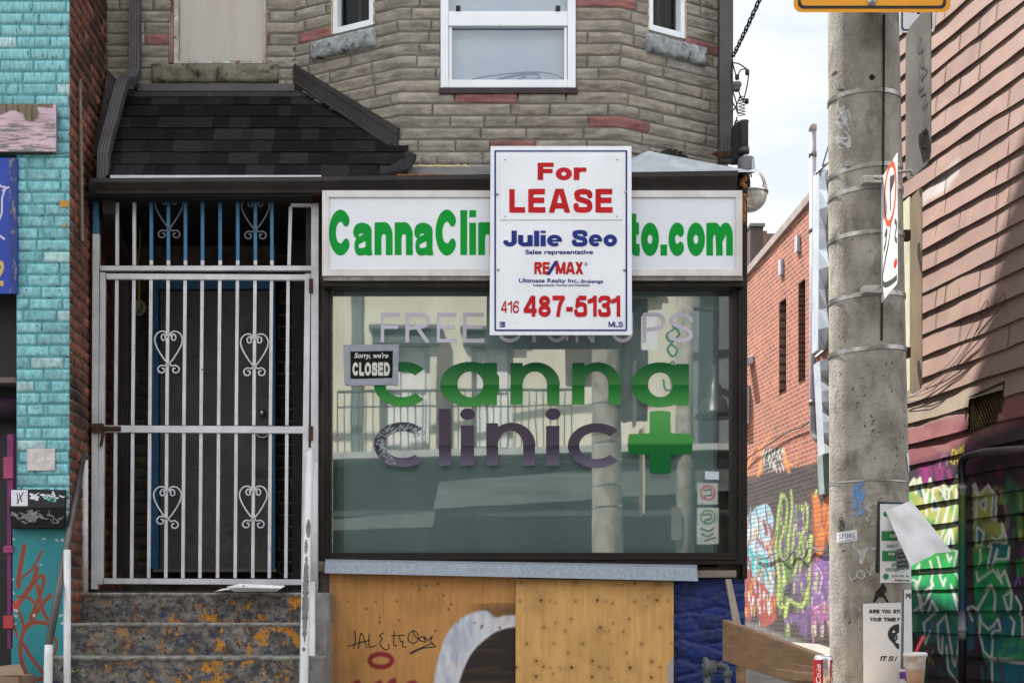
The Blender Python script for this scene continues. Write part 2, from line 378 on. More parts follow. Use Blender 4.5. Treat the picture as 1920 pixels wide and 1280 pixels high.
# ---- walls of real bricks / stones
def bricks(mb, U0, U1, z0, z1, ch, lens, gap, fn, dep, amp, colf, cell=.045, holes=(), bends=(), nsc=(9, 22), seed=0, jit=0, runs=None, rock=0):
    r = random.Random(seed); k = 0; z = z0
    while z < z1 - 1e-6:
        u = U0 - r.uniform(0, lens[1] if lens else .2); za, zb = z + gap / 2, min(z + ch, z1) - gap / 2; prev = None
        while u < U1:
            Ln = r.choice(lens) if runs is None else runs(k, r)
            if runs is None and len(lens) == 2: Ln = r.uniform(*lens)
            segs = [(max(u + gap / 2, U0), min(u + Ln - gap / 2, U1))]
            for (ha, hb, hz0, hz1) in holes:
                if zb > hz0 + .004 and za < hz1 - .004:
                    ns = []
                    for a, b in segs:
                        if b <= ha or a >= hb: ns.append((a, b))
                        else:
                            if ha - a > .02: ns.append((a, ha))
                            if b - hb > .02: ns.append((hb, b))
                    segs = ns
            bricks.L = Ln; cl = colf(r, u, z); seedo = r.uniform(0, 99); dd = dep * r.uniform(.8, 1.15); tilt = r.uniform(-jit, jit)
            for a, b in segs:
                if b - a < .015: continue
                e = min(.006, (b - a) * .2); n = max(1, int((b - a) / cell))
                us = [a, a + e] + [a + e + (b - a - 2 * e) * i / n for i in range(1, n)] + [b - e, b]
                for q in bends:
                    if a + e < q < b - e: us.append(q)
                us = sorted(set(us)); h = zb - za; ez = min(.006, h * .2); m = max(2, int(h / cell) + 1) if not rock else 6
                zs = [za, za + ez] + [za + ez + (h - 2 * ez) * i / m for i in range(1, m)] + [zb - ez, zb]
                vs = []; nu = len(us); nzz = len(zs)
                for j, zz in enumerate(zs):
                    for i, uu in enumerate(us):
                        if i in (0, nu - 1) or j in (0, nzz - 1): d = -.004
                        else:
                            nn = mnoise.noise(Vector((uu * nsc[0] + seedo, zz * nsc[1], seedo)))
                            n2 = mnoise.noise(Vector((uu * nsc[0] * 3, zz * nsc[1] * 2.2, seedo + 5)))
                            d = dd + amp * (nn + .5 * n2) + tilt * ((zz - za) / h - .5)
                            if rock:      # split face: a ragged ledge runs along the stone
                                v_ = (zz - za) / h; ln = .42 + .30 * mnoise.noise(Vector((uu * 6.5 + seedo, 0, seedo))) + .16 * mnoise.noise(Vector((uu * 21, 3, seedo)))
                                d += rock * (max(0, min(1, (v_ - ln) / .14 + .5)) - .45) * (.4 + abs(mnoise.noise(Vector((uu * 4, 9, seedo)))) * 1.6)
                            if i in (1, nu - 2) or j in (1, nzz - 2): d *= .86
                            d = max(d, .001)
                        vs.append(fn(uu, zz, d))
                fs = [(j * nu + i, j * nu + i + 1, (j + 1) * nu + i + 1, (j + 1) * nu + i) for j in range(nzz - 1) for i in range(nu - 1)]
                mb.add(vs, fs, cl)
            u += Ln
        z += ch; k += 1
def sheet(fn, us, zs, d, holes=()):      # backing of mortar with openings
    cu = sorted(set(list(us) + [h for q in holes for h in q[:2] if us[0] < h < us[-1]])); cz = sorted(set(list(zs) + [h for q in holes for h in q[2:] if zs[0] < h < zs[-1]]))
    m = MB()
    for a, b in zip(cu, cu[1:]):
        for c, e in zip(cz, cz[1:]):
            if any(h[0] < (a + b) / 2 < h[1] and h[2] < (c + e) / 2 < h[3] for h in holes): continue
            m.quad(fn(a, c, d), fn(b, c, d), fn(b, e, d), fn(a, e, d))
    return m
# ------------------------------------------------------------------ materials
m_mortar = M('dark_mortar', (.15, .135, .115), rough=.95, bump=.3)
m_stone = M('grey_stone_facing', (1, 1, 1), attr=True, var=.30, nscale=9, rough=.88, bump=.8, bscale=42, stretch=(1, 1, 2.4), col3=(.095, .08, .066), n3=6, t3=(.62, .85))
m_turq = M('turquoise_painted_brick', (1, 1, 1), attr=True, var=.30, nscale=20, rough=.85, bump=.8, bscale=80, col3=(.02, .07, .08), n3=34, t3=(.62, .70), stretch=(1.5, 1, .8), spec=.2)
m_turqs = M('scratched_turquoise_brick', (1, 1, 1), attr=True, var=.30, nscale=20, rough=.85, bump=.8, bscale=60, bstretch=(3, 1, .5), col3=(.015, .08, .11), n3=16, t3=(.60, .64), stretch=(5, 1, .7), spec=.2)
m_turqmortar = M('turquoise_joint', (.09, .30, .33), rough=.8, bump=.3, col3=(.01, .02, .02), n3=18, t3=(.55, .7))
m_red = M('old_red_brick', (1, 1, 1), attr=True, var=.45, nscale=11, rough=.9, bump=.5, bscale=60, col3=(.012, .009, .008), n3=3.2, t3=(.5, .72))
m_redmortar = M('sooty_mortar', (.05, .038, .032), (.14, .11, .095), nscale=5, rough=.95, bump=.3)
m_sill = M('weathered_grey_sill', (.17, .18, .18), (.33, .35, .36), nscale=18, rough=.9, bump=.8, bscale=22, col3=(.05, .04, .035), n3=14, t3=(.56, .68))
m_mossy = M('mossy_concrete_sill', (.10, .09, .065), (.18, .165, .12), nscale=14, rough=.95, bump=.8, bscale=30, col3=(.02, .018, .014), n3=11, t3=(.54, .66))
m_white = M('white_vinyl', (.73, .75, .79), var=.08, nscale=4, rough=.35, bump=.05, bscale=8, col3=(.42, .40, .38), n3=20, t3=(.66, .8))
m_gate = M('chipped_white_paint', (.56, .56, .58), (.44, .44, .46), nscale=7, rough=.5, bump=.25, bscale=60, col3=(.10, .045, .02), n3=26, t3=(.68, .74))
m_gateblue = M('blue_painted_iron', (.03, .15, .28), var=.3, nscale=9, rough=.5, bump=.2, col3=(.3, .3, .32), n3=20, t3=(.68, .74))
m_rust = M('rusty_iron', (.09, .035, .02), (.03, .018, .014), nscale=30, rough=.9, bump=.6)
m_shingle = M('black_shingle', (1, 1, 1), attr=True, spec=.08, var=.35, nscale=60, rough=.95, bump=.5, bscale=220)
m_trim = M('dark_brown_aluminium', (.020, .0175, .0165), (.032, .028, .026), nscale=3, rough=.5, bump=.08, bscale=10, spec=.22)
m_down = M('grey_brown_downpipe', (.042, .038, .040), (.060, .055, .057), nscale=4, rough=.5, bump=.06)
m_tar = M('black_tar', (.012, .011, .011), (.03, .027, .026), nscale=30, rough=.85, bump=1.0, bscale=50)
m_frame = M('dark_bronze_frame', (.008, .0055, .0045), (.014, .010, .008), nscale=5, spec=.25, rough=.5, bump=.1, col3=(.09, .075, .06), n3=60, t3=(.70, .76))
m_galv = M('galvanised_flashing', (.20, .235, .28), (.28, .32, .37), nscale=60, rough=.5, metal=.25, bump=.12, bscale=25, col3=(.12, .09, .06), n3=18, t3=(.70, .8))
m_palemetal = M('pale_metal_flashing', (.36, .37, .42), (.48, .5, .55), nscale=8, rough=.5, metal=.2, bump=.25, bscale=14, col3=(.22, .14, .09), n3=12, t3=(.64, .75))
m_foam = M('cream_foam', (.52, .46, .30), (.4, .32, .18), nscale=30, rough=.9, bump=.8, bscale=60)
m_ofoam = M('orange_foam', (.36, .13, .025), (.12, .05, .02), nscale=28, rough=.9, bump=.8, bscale=50)
m_door = M('dark_steel_door', (.060, .054, .058), (.090, .082, .086), nscale=3.5, rough=.55, bump=.2, bscale=16, col3=(.02, .018, .018), n3=7, t3=(.55, .75))
m_doorframe = M('blue_door_frame', (.02, .13, .28), var=.3, nscale=8, rough=.55, bump=.2)
m_black = M('plain_black', (.010, .010, .010), rough=.9)  # one flat black for hidden insides, holes and small black parts
m_darkbrick = M('dark_porch_brick', (1, 1, 1), attr=True, var=.4, nscale=12, rough=.9, bump=.5, bscale=50)
m_porchside = M('grimy_brown_board', (.045, .037, .03), (.022, .018, .015), nscale=3, rough=.8, bump=.2, stretch=(1, 1, .4))
m_curtain = M('beige_blind', (.58, .52, .46), (.63, .57, .51), nscale=3, rough=.9, stretch=(6, 6, .5))
m_dark_in = M('dim_room', (.012, .012, .013), (.03, .028, .03), nscale=3, rough=.9, stretch=(8, 8, .4))
m_steel = M('brushed_steel', (.42, .42, .42), rough=.35, metal=.8)
m_nickel = M('nickel_knob', (.5, .48, .42), rough=.25, metal=.9)
g_shop = glass_mat('shop_plate_glass', .30, (.84, .91, .90))
g_up = glass_mat('upstairs_glass', .07, (.9, .93, .95))
g_dark = glass_mat('screened_glass', -.032, (.7, .7, .72))
g_blind = glass_mat('clear_pane', .02, (.93, .93, .93))
m_backing = M('grey_green_window_film', (.54, .66, .68), (.45, .57, .595), nscale=2.2, rough=.85, stretch=(1, 1, .3))
m_backlight = M('pale_film_edge', (.36, .43, .42), (.25, .31, .31), nscale=3, rough=.85, stretch=(4, 1, .3))
m_stucco = M('cream_stucco', (.60, .57, .47), (.52, .49, .40), nscale=2.5, rough=.9, bump=.2, col3=(.30, .28, .23), n3=3.5, t3=(.62, .8), stretch=(1, 1, .4))

# ------------------------------------------------------------------ ground
m_asph = M('asphalt', (.05, .05, .052), (.07, .07, .07), nscale=30, rough=.9, bump=.4, bscale=200, col3=(.03, .03, .03), n3=.6, t3=(.5, .7))
m_side = M('sidewalk_concrete', (.30, .29, .27), (.24, .23, .21), nscale=8, rough=.9, bump=.3, bscale=120, col3=(.12, .11, .1), n3=3, t3=(.6, .75))
m_alley = M('alley_gravel_concrete', (.30, .28, .25), (.20, .185, .165), nscale=6, rough=.95, bump=.5, bscale=60)
obj('street', MB().quad((-400, -400, -.13), (400, -400, -.13), (400, 600, -.13), (-400, 600, -.13)), m_asph, kind='structure')
obj('sidewalk', MB().box(-30, 30, -4.9, 3, -.2, 0), m_side, kind='structure', bevel=.01)
obj('far_sidewalk', MB().box(-30, 30, -11.5, -10.2, -.2, 0), m_side, kind='structure', bevel=.01)
al = MB(); ny = 40
vs = []
for j in range(ny + 1):
    y = 0 + 60 * (j / ny) ** 1.6; z = .004 + .88 * min(1, y / 12.5)
    vs += [(2.06, y, z), (40, y, z + .02)]
al.add(vs, [(2 * j, 2 * j + 1, 2 * j + 3, 2 * j + 2) for j in range(ny)])
obj('alley', al, m_alley, kind='structure')

# ------------------------------------------------------------------ the shop building
XL = -2.19; XR = 2.06
shop = thing('shop_building', 'narrow grey stone shop with a bay upstairs and a porch roof over its barred door', 'shop', (0, .5, 0))
PL = [(XL, .52), (-.897, .52), (-.171, .10), (1.259, .10), (1.985, .52), (XR, .52)]
SEG = [math.dist(PL[i], PL[i + 1]) for i in range(5)]; CU = [0]
for q in SEG: CU.append(CU[-1] + q)
NRM = []
for i in range(5):
    dx, dy = PL[i + 1][0] - PL[i][0], PL[i + 1][1] - PL[i][1]; NRM.append((dy / SEG[i], -dx / SEG[i]))
def bay(u, z, d):
    u = min(max(u, 0), CU[-1]); i = 0
    while i < 4 and u > CU[i + 1] + 1e-7: i += 1
    t = (u - CU[i]) / SEG[i]; n = NRM[i]
    if i < 4 and abs(u - CU[i + 1]) < 1e-6:
        a, b = NRM[i], NRM[i + 1]; q = 1 + a[0] * b[0] + a[1] * b[1]; n = ((a[0] + b[0]) / q, (a[1] + b[1]) / q)
    return (PL[i][0] + t * (PL[i + 1][0] - PL[i][0]) + n[0] * d, PL[i][1] + t * (PL[i + 1][1] - PL[i][1]) + n[1] * d, z)
def bayu(px, i):                       # pixel column measured on face i -> distance along the wall
    k = (px - X0) / F; x0, y0 = PL[i]; dx, dy = PL[i + 1][0] - x0, PL[i + 1][1] - y0
    s = (k * (y0 - CY) - x0) / (dx - k * dy); return CU[i] + s * SEG[i], y0 + s * dy
def bayz(py, y): return sz(py, y)
ZB = HC + 2.70; ZT = 5.75
# window openings (u0,u1,z0,z1)
uA0, yA = bayu(322, 0); uA1, _ = bayu(499, 0); zA = sz(119, .52)
uL0, yl0 = bayu(625, 1); uL1, yl1 = bayu(701, 1); zL = sz(56, (yl0 + yl1) / 2)
uF0, yF = bayu(826, 2); uF1, _ = bayu(1079, 2); zF = sz(172, .10)
uR0, yr0 = bayu(1216, 3); uR1, yr1 = bayu(1283, 3); zR = sz(65, (yr0 + yr1) / 2)
HOLES = [(uA0, uA1, zA, 9), (uL0, uL1, zL, 9), (uF0, uF1, zF, 9), (uR0, uR1, zR, 9)]
REDPTS = [(bayu(px, i)[0], sz(py, bayu(px, i)[1])) for px, py, i in ((1180, 236, 3), (885, 181, 2), (950, 268, 2), (598, 66, 1), (1310, 80, 3), (1180, 8, 3), (290, 66, 0), (703, 4, 1))]
def stonecol(r, u, z):
    t = r.random()
    if any(u <= a < u + bricks.L and z <= b < z + .0785 for a, b in REDPTS): k = r.uniform(.9, 1.1); return (.27 * k, .115 * k, .105 * k)
    if t < .05: k = r.uniform(.95, 1.15); return (.31 * k, .29 * k, .262 * k)
    k = r.uniform(.86, 1.12); w = r.uniform(-.008, .010); return (.275 * k + w * .6, .247 * k, .207 * k - w * .6)
bw = MB()
bricks(bw, 0, CU[-1], ZB, ZT, .0785, (.20, .55), .0055, bay, .011, .0045, stonecol, cell=.024, holes=HOLES, bends=CU[1:5], nsc=(7, 26), seed=11, jit=.006, rock=.0085)
obj('stone_facing', bw, m_stone, shop, smooth=True)
mw = sheet(bay, CU, [ZB, ZT], .002, HOLES)
obj('wall', mw, m_mortar, shop)
# soldier course of short stones under the bay
sd = MB(); u = CU[2] + .04
while u < CU[3] - .45:
    bricks(sd, u, u + .098, HC + 2.925, HC + 3.005, .08, (.4, .4), .006, bay, .016, .006, stonecol, cell=.03, seed=int(u * 100), nsc=(9, 14)); u += .10
obj('soldier_course', sd, m_stone, shop, smooth=True)
# solid masses behind, upper storey and roof (unseen roof, shaped to throw the shadow on the siding)
core = MB()
core.box(XL, XR, .60, 7.3, HC + 2.95, 8.6)
core.box(-.72, XR, .22, 7.3, 0, HC + 2.6)
core.box(XL, -.73, 1.16, 7.3, 0, HC + 2.6)
core.box(XL + .02, XR - .002, 7.31, 12.2, 0, 7.75)
core.slab([(XL, .3, 8.62), (XL, 7.3, 8.9), (XL, 6.65, 11.05), (XL, 6.2, 12.4), (XL, 5.6, 12.4)], (XR - XL, 0, 0))
obj('masonry_core', core, m_redmortar, shop)
up = MB()
up.slab([bay(u, ZT + .01, .004) for u in CU[1:5]] + [(1.985, .599, ZT + .01), (-.897, .599, ZT + .01)], (0, 0, 2.8))
up.box(XL, -.90, .522, .60, 7.0, 8.6)
obj('upper_wall', up, M('far_stone', (.16, .14, .12), rough=.9, bump=.5), shop)
# ---- upstairs windows
def win_frame(name, i, u0, u1, z0, z1, fw, mat, dep=.0, thick=.045, extra=(), inset=.06):
    m = MB()
    d0, d1 = dep - thick, dep
    m.box(u0, u0 + fw, d0, d1, z0, z1, lambda a, b, c: bay(a, c, b)); m.box(u1 - fw, u1, d0, d1, z0, z1, lambda a, b, c: bay(a, c, b))
    m.box(u0 + fw, u1 - fw, d0, d1, z0, z0 + fw, lambda a, b, c: bay(a, c, b))
    for za, zb, dd in extra: m.box(u0 + fw, u1 - fw, d0 + dd, d1 + dd, za, zb, lambda a, b, c: bay(a, c, b))
    return m
def pane(u0, u1, z0, z1, d): return MB().quad(bay(u0, z0, d), bay(u1, z0, d), bay(u1, z1, d), bay(u0, z1, d))
ZW = 6.6
Fy = lambda py: sz(py, .10)
# front sash window
fr = win_frame('f', 2, uF0, uF1, zF + .022, ZW, .052, m_white, .012, .05)
zb_, zt_ = Fy(50), Fy(22)
fn_ = lambda a, b, c: bay(a, c, b)
fr.box(uF0 + .052, uF1 - .052, -.03, .016, zb_ - .002, Fy(33), fn_); fr.box(uF0 + .052, uF1 - .052, -.04, .006, Fy(32), zt_, fn_)
fr.box(uF0 + .056, uF0 + .074, -.03, .004, zF + .075, zb_ - .003, fn_); fr.box(uF1 - .074, uF1 - .056, -.03, .004, zF + .075, zb_ - .003, fn_)
w1 = obj('window', fr, m_white, shop, bevel=.003)
obj('pane', pane(uF0 + .05, uF1 - .05, zF + .07, ZW, -.022), g_up, w1)
obj('blind', pane(uF0 + .02, uF1 - .02, zF + .03, ZW, -.09), M('sky_reflection_blue', (.48, .60, .76), (.62, .69, .78), nscale=1.5, rough=.9), w1)  # flat sheet behind the pane; bluish sky reflection put into its colour
obj('latch', MB().box(uF0 + .10, uF0 + .13, -.005, .02, zt_ + .004, zt_ + .03, fn_).box(uF1 - .13, uF1 - .10, -.005, .02, zt_ + .004, zt_ + .03, fn_), m_trim, w1)
obj('sill', MB().box(uF0 - .01, uF1 + .012, -.02, .028, zF - .022, zF + .016, fn_), M('maroon_sill', (.035, .014, .016), (.02, .01, .01), nscale=9, rough=.6, bump=.4), w1, bevel=.003)
# sprayed tag on the lower pane
def pl2(px, py): 
    uu, yy = bayu(px, 2); return bay(uu, sz(py, .10), -.018)
tg = ribbon([spl([(900, 158), (925, 150), (960, 141), (1000, 136), (1012, 141), (1004, 149), (985, 152), (968, 158)]), spl([(985, 141), (970, 150), (962, 160)]), spl([(990, 150), (1005, 156), (1016, 161)])], 4.2, 1.2)
obj('painted_tag', MB().flat(tg, pl2), M('pale_blue_spray', (.22, .26, .36), rough=.6), w1)
tg = ribbon([spl([(856, 160), (890, 146), (940, 138), (1000, 133), (1040, 138), (1056, 146)])], 1.6, .8)
obj('painted_tag', MB().flat(tg, pl2), M('grey_spray', (.2, .24, .3), rough=.6), w1)
# angled side windows
for (i, u0, u1, z0, yy, sl_, sr_) in ((1, uL0, uL1, zL, yl0, (587, 84, 119), (707, 51, 87)), (3, uR0, uR1, zR, yr0, (1209, 63, 97), (1319, 94, 130))):
    m = MB(); m.box(u0, u0 + .035, -.07, .006, z0, ZW, fn_); m.box(u1 - .035, u1, -.07, .006, z0, ZW, fn_); m.box(u0 + .035, u1 - .035, -.07, .004, z0, z0 + .04, fn_)
    w = obj('window', m, m_white, shop, bevel=.002)
    obj('caulk', MB().box(u0 - .012, u0 - .001, -.02, .010, z0, ZW, fn_).box(u1 + .001, u1 + .012, -.02, .010, z0, ZW, fn_), m_foam, w)
    obj('pane', pane(u0 + .03, u1 - .03, z0 + .03, ZW, -.045), g_dark, w)
    obj('curtain', pane(u0 + .005, u1 - .005, z0, ZW, -.10), m_dark_in, w)
    mm = MB(); mm.box(u0 + (u1 - u0) * .45, u0 + (u1 - u0) * .53, -.098, -.085, z0, ZW, fn_)
    obj('curtain_fold', mm, M('grey_drape', (.10, .095, .10), rough=.9), w)
    ua, ya = bayu(sl_[0], i); ub, yb = bayu(sr_[0], i); za = (sz(sl_[2], ya) + sz(sr_[2], yb)) / 2; zb = (sz(sl_[1], ya) + sz(sr_[1], yb)) / 2
    sm = MB(); bricks(sm, ua, ub, za, zb, zb - za, (9, 9), .0, bay, .05, .012, lambda r, u, z: (.5, .5, .5), cell=.03, seed=i, nsc=(11, 12))
    obj('sill', sm, m_sill, w, smooth=True)
# left window with blind and mossy sill
m = MB(); m.box(uA0 + .014, uA0 + .045, -.06, .0, zA, ZW, fn_); m.box(uA1 - .02, uA1, -.06, -.01, zA, ZW, fn_); m.box(uA0 + .045, uA1 - .02, -.06, -.006, zA, zA + .022, fn_)
w = obj('window', m, M('peeling_white_frame', (.50, .50, .50), (.35, .30, .24), nscale=14, rough=.7, bump=.5, col3=(.16, .08, .04), n3=18, t3=(.56, .64)), shop, bevel=.002)
m = MB(); m.box(uA0 - .016, uA0 + .013, -.05, .012, zA, ZW, fn_); m.box(uA1, uA1 + .02, -.05, .008, zA, ZW, fn_)
obj('jamb', m, M('rotten_pink_jamb', (.28, .18, .16), (.10, .05, .035), nscale=16, rough=.9, bump=.7, stretch=(1, 1, .3)), w)
obj('pane', pane(uA0 + .04, uA1 - .015, zA + .02, ZW, -.03), g_blind, w)
obj('blind', pane(uA0 + .03, uA1 - .01, zA, ZW, -.06), m_curtain, w)
sm = MB(); ua, _ = bayu(284, 0); ub, _ = bayu(524, 0)
bricks(sm, ua, ub, sz(156, .5), sz(121, .5), sz(121, .5) - sz(156, .5), (9, 9), 0, bay, .055, .010, lambda r, u, z: (1, 1, 1), cell=.03, seed=4, nsc=(8, 13))
obj('sill', sm, m_mossy, w, smooth=True)

# ---- porch roof
ZR1 = sz(166, .52); YE = -.13; ZR0 = sz(333, YE)
def roof(u, v, d):                      # u = x, v = 0 at the eave .. 1 at the wall
    L = math.hypot(.52 - YE, ZR1 - ZR0); ny_, nz_ = -(ZR1 - ZR0) / L, (.52 - YE) / L
    return (u, YE + (.52 - YE) * v + ny_ * d, ZR0 + (ZR1 - ZR0) * v + nz_ * d)
dk = MB(); dk.box(-2.05, -.14, 0, 0.985, -.03, -.002, lambda a, b, c: roof(a, b, c)); pr = obj('porch_roof', dk, m_trim, shop)
sh = MB(); rows = 7; rr = random.Random(3)
for k in range(rows):
    v0 = k / rows * .93; v1 = v0 + .93 / rows * 1.06; u = -2.06 - rr.uniform(0, .2)
    ur = -.30 if k == 0 else -.12
    while u < ur:
        w_ = rr.choice((.08, .11, .14, .18)); a, b = max(u, -2.045), min(u + w_, ur); g = rr.choice((.008, .009, .011, .013, .017, .023)); t = rr.uniform(.006, .011)
        if b - a > .01:
            c = (g * 1.0, g * .99, g * 1.08)
            sh.add([roof(a, v0, 0), roof(b, v0, 0), roof(b, v0, t), roof(a, v0, t), roof(a, v1, .001), roof(b, v1, .001)], [(0, 1, 2, 3), (3, 2, 5, 4), (0, 3, 4), (1, 5, 2)], c)
        u += w_
obj('shingles', sh, m_shingle, pr)
ap = MB(); ap.box(-2.03, -.80, .885, .975, .002, .012, lambda a, b, c: roof(a, b, c)); obj('top_apron', ap, m_tar, pr)
tp = MB(); tp.box(-1.97, -.90, .47, .515, sz(174, .5), sz(160, .5)); obj('wall_flashing', tp, m_down, pr, bevel=.003)
# sloping flashing where the roof meets the bay
uf0, yf0 = bayu(553, 1); uf1, yf1 = bayu(750, 1); fb = MB()
za0, za1 = sz(157, yf0 - .03), sz(122, yf0 - .03); zc0, zc1 = sz(284, yf1 - .03), sz(243, yf1 - .03)
c8 = [bay(uf0 + .001, za0, .012), bay(uf1 - .001, zc0, .012), bay(uf1 - .001, zc1, .012), bay(uf0 + .001, za1, .012)]
fb.slab(c8, Vector(bay(1.6, 0, .022)) - Vector(bay(1.6, 0, 0)))
obj('rake_flashing', fb, m_trim, pr, bevel=.004)
lp = MB(); lp.tube([Vector(bay(uf0, za0 + .004, .04)), Vector(bay(uf1, zc0 + .004, .04))], .009, 8); lp.tube([Vector(bay(uf0, za1 - .03, .036)), Vector(bay(uf1, zc1 - .03, .036))], .004, 6)
obj('flashing_lip', lp, m_trim, pr)
tr = MB(); pts = []; rads = []
for k in range(40):
    t = k / 39; pts.append(Vector(bay(uf0 + (uf1 - uf0) * t, za1 + (zc1 - za1) * t + .004 + .007 * mnoise.noise(Vector((k * .9, 0, 0))), .020))); rads.append(.010 + .005 * abs(mnoise.noise(Vector((k * 1.7, 3, 0)))))
tr.tube(pts, rads, 7); obj('tar_bead', tr, m_tar, pr)
hp = MB()     # the shingles turned round the corner of the bay
E0, E1 = roof(-.33, 0, .004), P(782, 291, -.03)
hp.slab([P(700, 333, -.12), P(762, 322, -.10), P(781, 290, -.04), P(757, 281, .06), P(735, 296, .02)], (0, .03, -.012))
hp.slab([P(699, 330, -.125), P(766, 316, -.11), P(780, 294, -.05), P(748, 300, -.02)], (0, .006, -.02))
obj('hip_shingles', hp, M('shingle_plain', (.010, .0095, .010), (.018, .017, .018), nscale=40, rough=.95, bump=.6, bscale=150), pr)
st = MB(); st.box(sx(207, -.15), sx(603, -.15), -.165, -.12, sz(340, -.15), sz(329.5, -.15)); obj('drip_edge', st, m_palemetal, pr, bevel=.004)
sf = MB(); sf.box(XL, -.73, -.12, 1.15, HC + 2.66, HC + 2.69); obj('porch_ceiling', sf, m_black, pr)

# ---- cornice ledge over the shopfront
lg = MB()
pts_b = [bay(u, HC + 2.93, 0) for u in (CU[2], CU[3], CU[4], CU[5])]; 
front = [(-.60, -.13, sz(336, -.13)), (1.259, -.13, sz(324, -.13)), (2.04, -.13, sz(323, -.13)), (2.08, -.13, sz(323, -.13))]
top = [(-.171, .11, HC + 2.925), (1.259, .11, HC + 2.945), (1.985, .53, HC + 2.99), (2.08, .53, HC + 2.95)]
lg.add(front + top, [(0, 1, 5, 4), (1, 2, 6, 5), (2, 3, 7, 6)])
obj('ledge_flashing', lg, M('weathered_ledge_metal', (.10, .10, .105), (.15, .15, .155), nscale=7, rough=.55, bump=.25, bscale=14), shop)
l2 = MB(); l2.slab([(1.10, .06, HC + 2.86), (1.45, .10, HC + 3.02), (2.09, .0, HC + 2.835), (2.09, -.17, HC + 2.80), (1.2, -.15, HC + 2.80)], (0, .012, .006))
obj('torn_flashing', l2, M('pale_blue_grey_sheet', (.30, .33, .36), (.40, .43, .46), nscale=9, rough=.6, bump=.3, bscale=20, col3=(.16, .12, .10), n3=12, t3=(.6, .72)), shop)
tr = MB()
for k in range(60):
    t = k / 59; px = 1185 + 115 * t
    uu, yy = bayu(px, 3); hgt = (30 * max(0, 1 - abs(px - 1248) / 60) + 6) / 290
    n1 = mnoise.noise(Vector((k * .6, 0, 2))); zz = sz(311, yy)
    tr.box(uu - .006, uu + .008, .0, .035 + .012 * n1, zz - .03, zz + hgt * (.8 + .5 * n1), fn_)
obj('tar_patch', tr, m_tar, shop)
fo = MB(); pts = []; rads = []
for k in range(30):
    t = k / 29; uu = CU[2] + .04 + t * .42; pts.append(Vector(bay(uu, HC + 2.915 + .006 * mnoise.noise(Vector((k * .8, 1, 0))), .012))); rads.append(.012 + .006 * mnoise.noise(Vector((k * .7, 5, 0))))
fo.tube(pts, rads, 8); obj('foam_bead', fo, m_foam, shop, smooth=True)
rs = MB(); rs.box(sx(745, -.1), sx(835, -.1), -.12, -.10, sz(337, -.1), sz(328, -.1)); obj('rusty_strip', rs, m_ofoam, shop)

# ---- gutter, K profile, slightly out of level
gt = MB(); prof = [(0, 0), (-.065, 0), (-.072, .022), (-.098, .055), (-.112, .075), (-.112, .108), (-.100, .108), (-.100, .10), (0, .10)]
xg0, xg1 = sx(174, -.17), sx(1383, -.17); n = len(prof); vs = []
for xx, zo, sc_ in ((xg0, sz(361, -.17), .80), (-.73, sz(359, -.17), .82), (xg1, sz(353, -.17), 1.0)):
    vs += [(xx, -.075 + a, zo + b * sc_) for a, b in prof]
fs = [(s * n + k, s * n + (k + 1) % n, (s + 1) * n + (k + 1) % n, (s + 1) * n + k) for s in range(2) for k in range(n)] + [tuple(range(n)), tuple(range(2 * n, 3 * n))]
gt.add(vs, fs); obj('gutter', gt, m_trim, shop, bevel=.002)
fc = MB(); fc.box(XL + .02, 2.06, -.07, -.02, HC + 2.70, HC + 2.79); obj('fascia', fc, m_trim, shop)

# ---- downspouts
def ribbed(path, wx, wy, wall_x=True):
    m = MB(); pts = [Vector(p) for p in path]; vs = []
    prof = []
    for k in range(9):
        a = -1 + 2 * k / 8; prof.append((a * wx / 2, -wy / 2 + (.0022 if k % 2 else 0)))
    prof += [(wx / 2, wy / 2), (-wx / 2, wy / 2)]
    n = len(prof)
    for i, p in enumerate(pts):
        t = (pts[min(i + 1, len(pts) - 1)] - pts[max(i - 1, 0)]).normalized(); a = Vector((1, 0, 0)); a = (a - t * a.dot(t)).normalized(); b = t.cross(a).normalized()
        if b.y < 0: b = -b
        vs += [p + a * q[0] + b * q[1] for q in prof]
    fs = [(s * n + k, s * n + (k + 1) % n, (s + 1) * n + (k + 1) % n, (s + 1) * n + k) for s in range(len(pts) - 1) for k in range(n)] + [tuple(range(n)), tuple(range((len(pts) - 1) * n, len(pts) * n))]
    return m.add(vs, fs)
D1 = ribbed([P(254, -120, .44), P(254, 130, .44), P(250, 146, .42), P(240, 154, .36)], .072, .06)
obj('downspout', D1, m_down, shop, bevel=.002)
D2 = ribbed([P(238, 152, .34), P(229, 160, .27), P(222, 185, .22), P(199, 272, -.06), P(195, 290, -.09), P(194, 338, -.10)], .075, .06)
obj('downspout', D2, m_down, shop, bevel=.002)
D2b = ribbed([P(204, 362, -.02), P(205, 398, -.0), P(210, 425, .10), P(228, 470, .35), P(234, 500, .5), P(234, 1075, .5)], .075, .06)
obj('downspout', D2b, m_trim, shop, bevel=.002)
D3 = ribbed([P(1360, -150, .40), P(1360, 306, .40)], .092, .07)
d3 = obj('downspout', D3, m_down, shop, bevel=.002)
obj('strap', MB().box(sx(1342, .35), sx(1376, .35), .355, .362, sz(294, .35), sz(283, .35)).tube([P(1336, 288, .36), P(1345, 288, .355)], .012, 8), m_rust, d3)
fl = MB(); fl.slab([P(201, 130, .50), P(217, 148, .50), P(183, 290, .0), P(174, 294, .0)], (0, .02, 0)); obj('side_flashing', fl, m_trim, shop)

